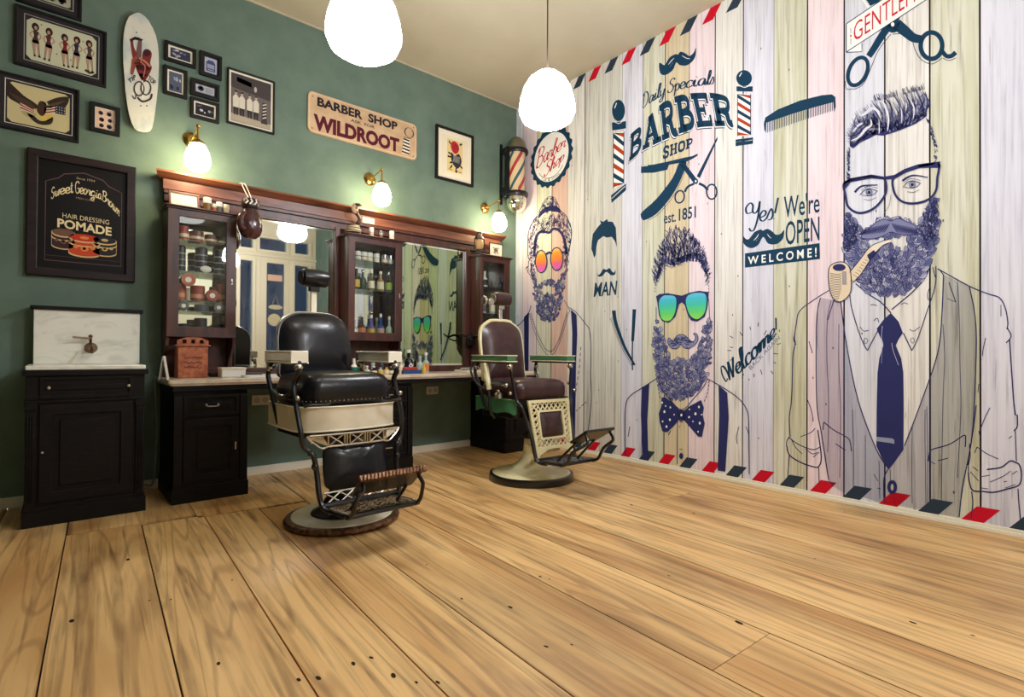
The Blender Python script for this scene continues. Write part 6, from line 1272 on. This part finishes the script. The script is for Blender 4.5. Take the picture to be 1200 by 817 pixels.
# bottles behind the chair arm
def Wx(px, d): return hit(px, 432, 1, -d).x
for px, d, h, r, bd_, cp, lb, l in [
 (415, .42, .135, .030, WHT, WHT, TEALM, 'white bottle with green label at the near end of the bottle cluster'), (424, .30, .11, .028, TEALM, BLKC, None, 'teal bottle behind the white bottle'), (437, .22, .20, .018, CLR, SLV, None, 'slim bottle with silver pump under the bottle cabinet'), (447, .22, .16, .018, CHARC, CRM, None, 'slim grey bottle with cream cap under the bottle cabinet'),
 (430, .48, .075, .026, CLR, WHT, CRM, 'small clear jar with cream label below the chair arm'), (438, .50, .070, .026, BRN, WHT, CRM, 'small brown jar below the chair arm'), (446, .50, .072, .024, CLR, BLKC, YEL, 'small jar with yellow label below the chair arm'), (453, .48, .072, .024, YEL, BLKC, CRM, 'small yellow jar below the chair arm'), (459, .50, .068, .022, GRN, WHT, CRM, 'small green jar at the end below the chair arm'),
 (479, .40, .215, .038, LM('bottle_navy', (20, 24, 44), .15), WHT, None, 'large navy bottle with a white diamond mark'), (488, .30, .20, .026, BLKC, BLKC, None, 'black square-capped bottle behind the navy bottle'), (492, .42, .16, .034, CLR, CLR, None, 'clear stoppered bottle beside the navy bottle'), (499, .40, .19, .030, CLR, WHT, ORL, 'clear long-necked bottle with orange liquid'), (497, .50, .09, .018, YEL, YEL, None, 'small bright yellow bottle on the worktop edge'), (470, .44, .12, .024, CRM, RED_, None, 'cream bottle with red cap near the navy bottle')]:
    bottle('toiletry_bottle', l, 'bottle', Wx(px, d), -d, WZ, h, r, bd_, cp, lb, group='toiletry bottles on the worktop')
nb = [o for o in bpy.data.objects if o.get('label') == 'large navy bottle with a white diamond mark'][0]
nx = nb.location.x; A = Art(lambda u, v, l: (nx+u*.03, -.4390-l, WZ+.07+v*.03), base=.001); A.poly([(-.8,0),(0,.9),(.8,0),(0,-.9)], (236, 236, 230)); A.layer = 1; A.poly([(-.35,0),(0,.4),(.35,0),(0,-.4)], (40, 44, 60)); A.build('diamond_mark', nb)
for x0, x1, y0, y1, z0, z1, mm, l in ((Wx(473, .5), Wx(494, .5), -.50, -.42, WZ, WZ+.032, LM('box_blue', (30, 70, 120)), 'flat blue box at the bottom of the small stack'), (Wx(474, .5), Wx(490, .5), -.49, -.43, WZ+.0325, WZ+.058, LM('box_red', (176, 52, 44)), 'flat red box on top of the blue one'), (Wx(415, .5)-.03, Wx(415, .5)+.04, -.54, -.48, WZ, WZ+.03, CRM, 'cream soap dish near the black chair seat'), (Wx(426, .5), Wx(426, .5)+.08, -.56, -.52, WZ, WZ+.022, CRM, 'low cream box in front of the small jars')):
    t = thing('small_box', l, 'box', ((x0+x1)/2, (y0+y1)/2, z0)); MB().box((x0, y0, z0), (x1, y1, z1-.006)).build('carton', mm, t, bevel=.003); MB().box((x0+.001, y0+.001, z1-.006), (x1-.001, y1-.001, z1)).build('lid', mm, t, bevel=.002)
# towels at the far end
tw = MB(); 
for k in range(2): tw.prism(rrect(-1.10, WZ+k*.012, -.78, WZ+.011+k*.012, .005), lambda u, v, q: (u+.01*k, -.56+q, v), 0, .22)
props(tw.build('folded_towel', LM('towel_cream', (232, 224, 206), .9), bevel=.003), 'folded cream towel on the worktop end before the second mirror', 'towel')
for x, y, rz, l in ((-1.02, -.33, .2, 'dark comb with pale back lying on the folded towel, nearer the bottles'), (-.90, -.36, .5, 'dark comb with pale back lying on the folded towel, nearer the chair')):
    t = thing('comb', l, 'comb', (x, -.45, WZ+.0245)); MB().box((x-.06, -.47, WZ+.0245), (x+.06, -.44, WZ+.033)).build('teeth', BLKC, t); MB().box((x-.06, -.44, WZ+.0245), (x+.06, -.43, WZ+.042)).build('back', WHT, t, bevel=.003)
# ================================================================ barber chairs (local: x to the sitter's left hand seen from the front, -y forward)
LBLK = mat('black_leather', (11, 10, 17), .30, spec=.42, bump=.12, scale=(30, 30, 30), coat=.06)
LBRN = mat('brown_leather', (66, 38, 36), .34, spec=.5, col2=(48, 27, 28), scale=(18, 18, 18), bump=.15)
PORC = mat('white_porcelain', (240, 231, 208), .2, coat=.5, col2=(222, 212, 188), scale=(6, 6, 6))
PCRM = mat('cream_porcelain', (232, 222, 176), .2, coat=.5, col2=(208, 196, 148), scale=(5, 5, 5))
PGRN = mat('green_porcelain', (76, 134, 94), .25, coat=.4, col2=(60, 112, 78), scale=(6, 6, 6))
IRON = mat('black_cast_iron', (15, 14, 16), .28, spec=.6)
NICK = mat('worn_nickel', (196, 190, 176), .25, 1.0)
BRZ = mat('worn_bronze', (150, 112, 84), .35, .9, col2=(84, 60, 50), scale=(40, 40, 40))
FIL = mat('worn_filigree', (178, 156, 124), .4, .6, col2=(56, 44, 38), scale=(60, 60, 60), lo=.4, hi=.6)
def lattice(mb, P, u0, u1, v0, v1, nu, nv, r):
    """diagonal bars inside a rectangle, P(u, v) -> point"""
    du = (u1-u0)/nu; dv = (v1-v0)/nv
    for i in range(nu):
        for j in range(nv):
            a, b, c, d = u0+du*i, u0+du*(i+1), v0+dv*j, v0+dv*(j+1)
            mb.tube([P(a, c), P(b, d)], r, 5, cap=False); mb.tube([P(a, d), P(b, c)], r, 5, cap=False)
def barber_chair(name, label, pos, rz, S):
    t = thing(name, label, 'barber chair', (pos[0], pos[1], 0), rz)
    def B(b, n, m, p=None, **k):
        if UPPER[0]: b.v = [(q[0]+OX, q[1]+OY, q[2]) for q in b.v]
        return b.build(n, m, p or t, local=True, **k)
    style = S['style']; OX, OY = S.get('shift', (0, 0)); UPPER = [False]
    # ---------- base
    if style == 'white':
        rim = B(MB().lathe([(0, .001), (.315, .001), (.329, .010), (.331, .022), (.320, .034), (.30, .038), (0, .038)], n=64), 'base', BRZ)
        B(MB().lathe([(.165, .0385), (.292, .0385), (.288, .044), (.17, .050), (.165, .0385)], n=64), 'enamel_ring', PORC, rim)
        B(MB().lathe([(.0, .04), (.185, .045), (.178, .060), (.14, .078), (.115, .10), (.105, .13), (.085, .15), (.08, .17), (.078, .34), (.09, .36), (.09, .42), (.12, .46), (.13, .50), (0, .50)], n=40), 'column', IRON)
    else:
        rim = B(MB().lathe([(0, .001), (.335, .001), (.340, .012), (.334, .050), (.318, .056), (0, .056)], n=64), 'base', IRON)
        B(MB().lathe([(.312, .0555), (.305, .062), (.24, .076), (.17, .098), (.12, .128), (.088, .165), (.070, .215), (.062, .27), (.060, .33), (0, .33)], n=56), 'trumpet_column', PCRM, rim)
        B(MB().lathe([(0, .325), (.070, .325), (.070, .355), (.045, .362), (.038, .38), (.036, .56), (0, .56)], n=32), 'piston', IRON)
    # ---------- seat frame and apron
    UPPER[0] = True
    zb0, zb1 = S['band']
    w, yf, yb = .285, -.285, .235
    B(MB().prism(rrect(-.25, -.22, .25, .22, .05), lambda u, v, z: (u, v, z), zb0-.04, zb1), 'seat_frame', IRON, bevel=.004)
    pth = catmull([(-w, yb), (-w-.012, .05), (-w-.012, -.15), (-w+.012, yf+.03), (-w+.06, yf-.005), (-.12, yf-.03), (0, yf-.036), (.12, yf-.03), (w-.06, yf-.005), (w-.012, yf+.03), (w+.012, -.15), (w+.012, .05), (w, yb)], 5)
    def band(path, z0, z1, th=.018, scal=False):
        b = MB(); n = len(path); inner = []
        for i, p in enumerate(path):
            a, c = path[max(i-1, 0)], path[min(i+1, n-1)]; dx, dy = c[0]-a[0], c[1]-a[1]; q = math.hypot(dx, dy); inner.append((p[0]-dy/q*th, p[1]+dx/q*th))
        vs = []
        for i in range(n):
            zz = z0 + (.022*abs(math.sin(i*.42)) if scal else 0)
            (x, y), (X, Y) = path[i], inner[i]
            for px_, py_, z in ((x, y, zz), (x*1.0, y, z0+(z1-z0)*.12+(zz-z0)*.6), (x, y, z1-(z1-z0)*.06), (x, y, z1), (X, Y, z1), (X, Y, zz)): vs.append((px_, py_, z))
        fs = [(i*6+k, i*6+(k+1) % 6, (i+1)*6+(k+1) % 6, (i+1)*6+k) for i in range(n-1) for k in range(6)]+[tuple(range(5, -1, -1)), tuple((n-1)*6+k for k in range(6))]
        b.add(vs, fs)
        for z in (z0+.004, z1-.004):
            if scal and z < z1-.02: continue
            b.tube([(x, y, z) for x, y in path], .0055, 6)
        return b
    if style == 'white': B(band(pth, zb0, zb1), 'porcelain_apron', PORC)
    else:
        half = [p for p in pth if p[1] > -.27]; nl = [p for p in half if p[0] < 0]; nr = [p for p in half if p[0] > 0]
        for q in (nl, nr): B(band(q, zb0-.01, zb1, scal=True), 'porcelain_apron', PGRN)
    # ---------- seat cushion
    zs0, zs1 = S['seat']
    so = [(x, y) for x, y in rrect(-.262, -.288, .262, .225, .085, 8)]
    b = MB(); n = len(so); lay = [(.955, zs0), (.99, zs0+.012), (1.0, zs0+(zs1-zs0)*.32), (1.0, zs0+(zs1-zs0)*.55), (.965, zs0+(zs1-zs0)*.76), (.88, zs0+(zs1-zs0)*.91), (.70, zs0+(zs1-zs0)*.985), (.4, zs1+.004), (.01, zs1+.006)]
    vs = [(p[0]*s_, -.03+(p[1]+.03)*s_, z) for s_, z in lay for p in so]
    b.add(vs, [(i*n+k, i*n+(k+1) % n, (i+1)*n+(k+1) % n, (i+1)*n+k) for i in range(len(lay)-1) for k in range(n)]+[tuple(range(n-1, -1, -1)), tuple((len(lay)-1)*n+k for k in range(n))])
    se = B(b, 'seat', S['leather'])
    if style == 'white':
        b = MB(); ring = rrect(-.264, -.291, .264, .225, .085, 12)
        L = [0]; 
        for i in range(len(ring)): L.append(L[-1]+math.dist(ring[i], ring[(i+1) % len(ring)]))
        nst = 74
        for k in range(nst):
            d = L[-1]*k/nst; i = max(j for j in range(len(ring)) if L[j] <= d); f = (d-L[i])/max(1e-6, L[i+1]-L[i]); p, q = ring[i], ring[(i+1) % len(ring)]
            x, y = p[0]+(q[0]-p[0])*f, p[1]+(q[1]-p[1])*f
            if y < .1: b.ball((x*1.0, y, zs0+.028), .0052, 6)
        B(b, 'stud_trim', NICK, se)
    # ---------- back
    bz0, bz1 = S['back']; hw = S['bw']
    tilt = .16
    Pb = lambda u, v, d: (u, .205+(v-bz0)*tilt-d, v)
    bo = [(-hw+.015, bz0), (-hw, bz0+.10), (-hw-.004, bz1-.16), (-hw+.022, bz1-.06), (-hw+.085, bz1-.012), (-.08, bz1+.002), (0, bz1+.004), (.08, bz1+.002), (hw-.085, bz1-.012), (hw-.022, bz1-.06), (hw+.004, bz1-.16), (hw, bz0+.10), (hw-.015, bz0), (0, bz0-.004)]
    bo = catmull(bo, 5, True)
    bk = B(MB().pad(bo, Pb, .055, rings=9, back=.0), 'backrest', S['leather'])
    B(MB().prism([(x*1.035, bz0+(z-bz0)*1.022-.0) for x, z in bo], Pb, -.045, -.0005), 'back_shell', S['shell'], bk, bevel=.006)
    if style == 'green':
        top = [p for p in bo if p[1] > bz1-.33]
        B(MB().tube([(x*1.03, .205+(z-bz0)*tilt+.012, bz0+(z-bz0)*1.02) for x, z in sorted([q for q in bo if q[1] > bz1-.34 and q[0] < .12], key=lambda q: (math.atan2(q[1]-(bz1-.4), -q[0])))], .013, 8), 'back_edge', PCRM, bk)
    else:
        seq = sorted([q for q in bo if q[1] > bz1-.36], key=lambda q: math.atan2(q[1]-(bz1-.45), -q[0]))
        B(MB().tube([(x*1.035, .205+(z-bz0)*tilt+.02, bz0+(z-bz0)*1.022) for x, z in seq], .007, 8), 'back_edge', NICK, bk)
    # ---------- headrest
    hz = S['head']; hx = S['headx']; yb_ = .205+(bz1-bz0)*tilt
    hr = B(MB().lathe([(0, -.088), (.040, -.086), (.053, -.076), (.057, -.05), (.058, 0), (.057, .05), (.053, .076), (.040, .086), (0, .088)], (hx, yb_+.02, hz), 28, axis='x'), 'headrest', S['leather'])
    B(MB().box((hx-.019, yb_+.025, bz1-.30), (hx+.019, yb_+.045, hz-.06)), 'headrest_post', PORC if style == 'white' else NICK, hr, bevel=.004)
    b = MB().box((hx-.03, yb_+.01, hz-.085), (hx+.03, yb_+.05, hz-.05)).lathe([(.044, -.004), (.044, .004)], (hx-.090, yb_+.02, hz), 20, axis='x')
    if style == 'green':
        b.tube([(hx-.16, yb_+.03, hz-.02), (hx-.11, yb_+.03, hz-.02)], .012, 8); b.lathe([(.012, -.014), (.035, -.012), (.035, .012), (.012, .014)], (hx-.17, yb_+.03, hz-.02), 14, axis='x'); b.lathe([(.0, -.01), (.03, -.008), (.03, .008), (0, .01)], (hx-.13, yb_-.01, hz-.03), 14, axis='y')
    B(b, 'headrest_bracket', IRON if style == 'white' else NICK, hr, bevel=.003)
    # ---------- arms and side frames
    az = S['arm']; 
    for s in (-1, 1):
        if style == 'white':
            ar = B(MB().box((s*.248, -.242, az-.055), (s*.328, .155, az)), 'armrest', PORC, bevel=.008)
            B(MB().box((s*.241, -.250, az-.061), (s*.335, -.235, az+.004)).box((s*.241, -.250, az-.004), (s*.335, .162, az+.006)).box((s*.241, -.250, az-.061), (s*.335, .162, az-.053)), 'white_edge', mat('white_porcelain_edge', (246, 241, 224), .18, coat=.6), ar, bevel=.004)
            B(MB().box((s*.252, .160, az-.062), (s*.320, .205, az+.008)).ball((s*.286, .195, az-.080), .026, 12), 'arm_hinge', NICK, ar, bevel=.006)
        else:
            ar = B(MB().box((s*.255, -.262, az-.044), (s*.345, .205, az-.006)), 'armrest', PGRN, bevel=.006)
            B(MB().box((s*.252, -.266, az-.008), (s*.349, .208, az)).box((s*.252, -.266, az-.052), (s*.349, .208, az-.044)), 'cream_edge', PCRM, ar, bevel=.002)
            B(MB().box((s*.262, -.25, az-.064), (s*.338, .19, az-.052)), 'arm_underside', IRON, ar, bevel=.003)
        b = MB(); x0 = s*(.305 if style == 'green' else .288)
        if style == 'green': b.tube(catmull([(x0, -.235, az-.055), (x0, -.258, az-.12), (x0-s*.01, -.262, .80), (x0-s*.03, -.285, zb1), (x0-s*.055, -.318, .60), (x0-s*.085, -.345, .48)], 6), .012, 10)
        else: b.tube(catmull([(x0, -.235, az-.055), (x0+s*.006, -.255, az-.11), (x0+s*.012, -.215, az-.16), (x0+s*.018, -.225, az-.22), (x0+s*.02, -.275, zb1-.02), (x0+s*.015, -.31, zb0+.02), (x0+s*.002, -.315, zb0-.06), (x0-s*.03, -.335, zb0-.10)], 6), [.017, .015, .013, .015, .015, .014, .013, .012], 10)
        if style == 'green': B(b, 'side_frame', IRON); b = MB()
        b.tube(catmull([(x0, .17, az-.055), (x0+s*.012, .20, az-.13), (x0+s*.01, .17, az-.2), (x0+s*.008, .10, zb1-.01), (x0, .05, zb0+.02)], 5), .014, 8)
        if style != 'green': b.tube(catmull([(x0+s*.006, -.215, az-.17), (x0+s*.01, -.12, az-.235), (x0+s*.012, .0, az-.25), (x0+s*.01, .12, az-.22)], 5), .010, 8)
        if style != 'green': b.tube(catmull([(x0+s*.0, -.31, zb1+.01), (x0-s*.03, -.325, zb1+.015), (x0-s*.10, -.33, zb1+.012), (x0-s*.14, -.325, zb1+.02)], 5), [.012, .014, .012, .005], 8)
        sf = B(b, 'side_frame', IRON)
        for c_, r_ in (((x0+s*.004, -.245, az-.085), .024), ((x0+s*.016, -.222, az-.225), .017), ((x0+s*.01, .185, az-.1), .020), ((x0+s*.02, -.275, zb1+.05), .014)): B(MB().ball(c_, r_, 12), 'frame_boss', NICK, sf)
    if S.get('lever'):
        b = MB().tube(catmull([(-.335, -.02, .72), (-.34, -.01, .79), (-.335, .01, .85), (-.335, .025, .90)], 5), [.020, .021, .019, .021], 10); b.ball((-.335, .027, .905), .022, 10); B(b, 'lever_handle', PCRM)
        b = MB().tube(catmull([(-.335, -.02, .73), (-.34, -.03, .66), (-.335, -.04, .56), (-.30, -.05, .50)], 5), .012, 8); b.tube(catmull([(-.33, .20, .92), (-.36, .20, .86), (-.37, .10, .76), (-.34, .02, .72)], 5), .009, 8); B(b, 'lever_rod', IRON)
        b = MB().lathe([(0, .012), (.018, .012), (.034, 0), (.038, -.03), (.03, -.034), (0, -.034)][::-1], (-.318, -.12, zb1+.035), 20); b.ball((-.318, -.12, zb1+.055), .016); b.box((-.35, -.18, zb1+.10), (-.30, -.06, zb1+.108)); B(b, 'bell_boss', NICK)
    # ---------- leg rest
    def PL(u, v, d=0): return (u, -.315-(zb0-.08-v)*.22-d, v)
    if style == 'white':
        # ornate bracket under the apron
        z1_, z0_ = zb0-.012, zb0-.075
        b = MB(); P_ = lambda u, v: (u, -.322-.02*(1-(u/.27)**2), v)
        path = lambda v: [P_(-.26+.52*i/12, v) for i in range(13)]
        b.tube(path(z1_), .006, 6); b.tube([P_(-.17+.34*i/8, z0_) for i in range(9)], .006, 6)
        for i in range(3):
            a, c = -.165+.12*i-.0, -.165+.12*(i+1)-.03
            b.tube([P_(a, z0_), P_(c, z1_)], .005, 5); b.tube([P_(a, z1_), P_(c, z0_)], .005, 5)
            for q in (a, c, c+.014): b.tube([P_(q, z0_), P_(q, z1_)], .0055, 5)
        for s in (-1, 1):
            for k in range(6): b.tube([P_(s*.165, z0_+.004), P_(s*(.20+.012*k), z1_-.002-.0085*k*0-.002*k), P_(s*(.272-.004*k), z1_-.008*k)], .0042, 5)
            b.tube(catmull([P_(s*.275, z1_), P_(s*.25, z1_-.03), P_(s*.20, z0_-.006), P_(s*.165, z0_)], 4), .006, 6)
        B(b, 'ornate_bracket', NICK)
        lo_ = [(-.19, .275), (-.205, .33), (-.20, .43), (-.19, .475), (-.155, .497), (-.09, .484), (0, .495), (.09, .484), (.155, .497), (.19, .475), (.20, .43), (.205, .33), (.19, .275), (.1, .262), (-.1, .262)]
        lp = B(MB().pad(catmull(lo_, 4, True), lambda u, v, d: PL(u*.92, v, d), .035, rings=7, back=.5), 'leg_pad', S['leather'])
        b = MB()
        for s in (-1, 1): b.tube(catmull([(s*.275, -.335, zb0-.10), (s*.25, -.345, .46), (s*.235, -.36, .36), (s*.235, -.385, .27), (s*.225, -.41, .20), (s*.20, -.46, .175)], 5), [.014, .013, .015, .016, .017, .014], 8); b.ball((s*.242, -.352, .40), .020, 10)
        b.tube([(-.22, -.40, .20), (.22, -.40, .20)], .014, 8)
        B(b, 'leg_frame', IRON)
        b = MB(); lattice(b, lambda u, v: PL(u, v, .005), -.19, .19, .20, .25, 5, 1, .005); b.tube([PL(-.2, .254), PL(.2, .254)], .006, 6); b.tube([PL(-.2, .198), PL(.2, .198)], .006, 6); B(b, 'lower_lattice', NICK)
    else:
        hw1, hw0, vt, vb = .205, .178, zb1-.005, .245
        e = lambda v: hw0+(hw1-hw0)*(v-vb)/(vt-vb)
        PG = lambda u, v, d=0: (u, -.318-(vt-v)*.20-d, v)
        b = MB(); 
        outl = [(-hw0, vb-.02), (-hw0*1.02, vb), (-hw1, vt), (hw1, vt), (hw0*1.02, vb), (hw0, vb-.02), (hw0-.03, vb+.01), (.06, vb+.045), (-.06, vb+.045), (-hw0+.03, vb+.01)]
        b.prism(outl, PG, 0, .018, holes=[[(-e(vb+.065)+.022, vb+.068), (e(vb+.065)-.022, vb+.068), (hw1-.024, vt-.022), (-hw1+.024, vt-.022)]])
        inn = rrect(-.130, vb+.115, .130, vt-.075, .02); inn2 = rrect(-.113, vb+.13, .113, vt-.09, .015)
        b.prism(inn, PG, 0, .020, holes=[inn2])
        lattice(b, lambda u, v: PG(u, v, .009), -.18, .18, vt-.075, vt-.02, 8, 1, .0055); lattice(b, lambda u, v: PG(u, v, .009), -.14, .14, vb+.065, vb+.115, 6, 1, .0055)
        for s in (-1, 1): lattice(b, lambda u, v: PG(s*(.122+(u)*(e(v)-.020-.122)), v, .009), 0, 1, vb+.075, vt-.03, 1, 7, .0055)
        B(b, 'lattice_panel', PCRM, bevel=.0015)
        B(MB().pad(rrect(-.117, vb+.125, .117, vt-.085, .02, 4), lambda u, v, d: PG(u, v, d+.004), .03, rings=6, back=.3), 'leg_pad', S['leather'])
        B(MB().box((-.13, -.32, vb+.0), (.13, -.20, vb+.055)), 'lower_box', PCRM, bevel=.006)
        b = MB()
        for s in (-1, 1): b.tube(catmull([(s*.222, -.345, .50), (s*.205, -.385, .36), (s*.198, -.405, .27), (s*.188, -.43, .215), (s*.165, -.50, .205)], 5), .014, 8)
        b.tube([(-.2, -.41, .22), (.2, -.41, .22)], .012, 8)
        B(b, 'leg_frame', IRON)
    # ---------- foot step and tilting foot plate
    fm = FIL if style == 'white' else IRON
    sw = S['step']; sy0, sy1 = S['stepy']; sz = S['stepz']
    st_ = MB(); Pf = lambda u, v, z: (u, v, sz+z-(v+.40)*.06)
    cw = 2*(sw-.02)/4
    st_.prism(rrect(-sw, sy0, sw, sy1, .02), Pf, 0, .012, holes=[rrect(-sw+.02+cw*i+.006, sy0+.02, -sw+.02+cw*(i+1)-.006, sy1-.02, .01) for i in range(4)])
    for i in range(4):
        a = -sw+.02+cw*i; lattice(st_, lambda u, v: Pf(u, v, .008), a+.006, a+cw-.006, sy0+.02, sy1-.02, 2, 5, .0045)
    fs_ = B(st_, 'foot_step', fm)
    e_ = sw+.01
    B(MB().tube([Pf(-e_, sy0-.005, .004), Pf(e_, sy0-.005, .004)], .014, 8).tube([Pf(-e_, sy0-.005, .004), Pf(-e_, sy1, .004)], .011, 8).tube([Pf(e_, sy0-.005, .004), Pf(e_, sy1, .004)], .011, 8), 'step_edge', IRON, fs_)
    (ya, za), (yb2, zb2) = S['plate']; pw, pxo = S['platew']     # the low and the high edge (y, z), half width, offset
    dv = Vector((0, yb2-ya, zb2-za)); nn = Vector((0, -dv.z, dv.y)).normalized()
    PP = lambda u, v, d: (u+pxo, ya+dv.y*v+nn.y*d, za+dv.z*v+nn.z*d)
    b = MB().prism([(-pw+.01, 0), (pw-.01, 0), (pw, 1), (-pw, 1)], PP, -.008, .010)
    for i in range(5): b.tube([PP(-pw+.02, .15+.16*i, -.012), PP(pw-.02, .15+.16*i, -.012)], .004, 5)
    fp = B(b, 'foot_plate', IRON, bevel=.002)
    if style == 'white':
        b = MB(); 
        b.hexa([PP(-pw-.01, .93, .016), PP(pw+.01, .93, .016), PP(pw+.01, 1.08, .016), PP(-pw-.01, 1.08, .016)], nn*-.028)
        n_ = int(2*pw/.02)
        for i in range(n_): x = -pw+.02*i; b.tube([PP(x, 1.09, .018), PP(x+.012, 1.09, -.014)], .0035, 5)
        B(b, 'tread_bar', BRZ, fp)
    for s in (-1, 1):
        b = MB(); xs_ = s*(sw-.005)
        b.tube(catmull([PP(s*(pw-.02), .75, .014), PP(s*(pw-.01), .7, .05), (xs_*.98+pxo*.4, sy0-.06, sz+.12), (xs_, sy0-.045, sz+.05), (xs_, sy0, sz+.012)] if style == 'white' else [PP(s*(pw-.02), .8, .012), PP(s*(pw-.01), .75, .07), (xs_, sy0-.11, sz+.12), (xs_, sy0-.06, sz+.04), (xs_, sy0, sz+.01)], 5), .011, 8)
        b.tube([PP(s*(pw-.05), .1, .012), (s*(sw-.06), sy0+.10, sz+.02)], .009, 6)
        B(b, 'plate_arm', IRON)
    return t
barber_chair('barber_chair', 'black leather barber chair with white porcelain arms and round white-topped base', (-2.735, -1.56), math.radians(2),
    dict(style='white', shift=(-.050, .062), band=(.568, .705), seat=(.705, .885), back=(.84, 1.238), bw=.222, leather=LBLK, shell=IRON, head=1.475, headx=.01, arm=1.0, plate=((-.585, .285), (-.70, .385)), platew=(.180, .022), step=.195, stepy=(-.64, -.40), stepz=.175))
barber_chair('barber_chair', 'brown leather barber chair with green porcelain arms, cream lattice front and cream trumpet base', (-1.155, -1.52), math.radians(-3),
    dict(style='green', shift=(-.035, .09), band=(.545, .655), seat=(.655, .80), back=(.765, 1.265), bw=.208, leather=LBRN, shell=PCRM, head=1.462, headx=.02, arm=.985, lever=True, plate=((-.66, .375), (-.83, .475)), platew=(.140, .04), step=.16, stepy=(-.64, -.40), stepz=.205))
# ================================================================ extra pendant added out of the frame to light the mural
t = PEND
for x, y in ((-1.945, -4.95),):
    p = thing('pendant_lamp', 'added white glass pendant lamp near the shop front, lighting the mural', 'lamp', (x, y, ROOM_H), 0, 'white glass pendant lamps')
    zb = 2.35
    MB().tube([(x, y, ROOM_H), (x, y, zb+.33)], .0042, 8).build('cord', mat('brown_cord', (66, 50, 44), .6), p)
    MB().lathe([(.0, zb), (.06, zb+.003), (.112, zb+.015), (.150, zb+.040), (.169, zb+.084), (.170, zb+.115), (.161, zb+.168), (.142, zb+.230), (.110, zb+.283), (.067, zb+.318), (.03, zb+.332), (0, zb+.334)], (x, y, 0), 48).build('glass_shade', MATS['opal_pendant'], p)
# ================================================================ camera, lights, view
cd = bpy.data.cameras.new('camera'); co = bpy.data.objects.new('camera', cd); C.objects.link(co)
cd.sensor_fit = 'HORIZONTAL'; cd.sensor_width = 36; cd.lens = FOC*36/1200; cd.clip_start = .05; cd.clip_end = 100
co.matrix_world = Matrix(((RT.x, UP.x, -FW.x, CAM.x), (RT.y, UP.y, -FW.y, CAM.y), (RT.z, UP.z, -FW.z, CAM.z), (0, 0, 0, 1)))
bpy.context.scene.camera = co
vs = bpy.context.scene.view_settings
vs.view_transform = 'Standard'; vs.look = 'None'; vs.gamma = 1; vs.use_curve_mapping = False; vs.exposure = 0.0
w = bpy.data.worlds.new('world'); bpy.context.scene.world = w; w.use_nodes = True
w.node_tree.nodes['Background'].inputs['Color'].default_value = (.55, .66, .85, 1); w.node_tree.nodes['Background'].inputs['Strength'].default_value = 1.2
def area(name, loc, target, sx, sy, power, col):
    l = bpy.data.lights.new(name, 'AREA'); l.shape = 'RECTANGLE'; l.size = sx; l.size_y = sy; l.energy = power; l.color = col
    o = bpy.data.objects.new(name, l); C.objects.link(o); o.location = loc
    o.rotation_euler = (Vector(target)-Vector(loc)).to_track_quat('-Z', 'Y').to_euler(); return o
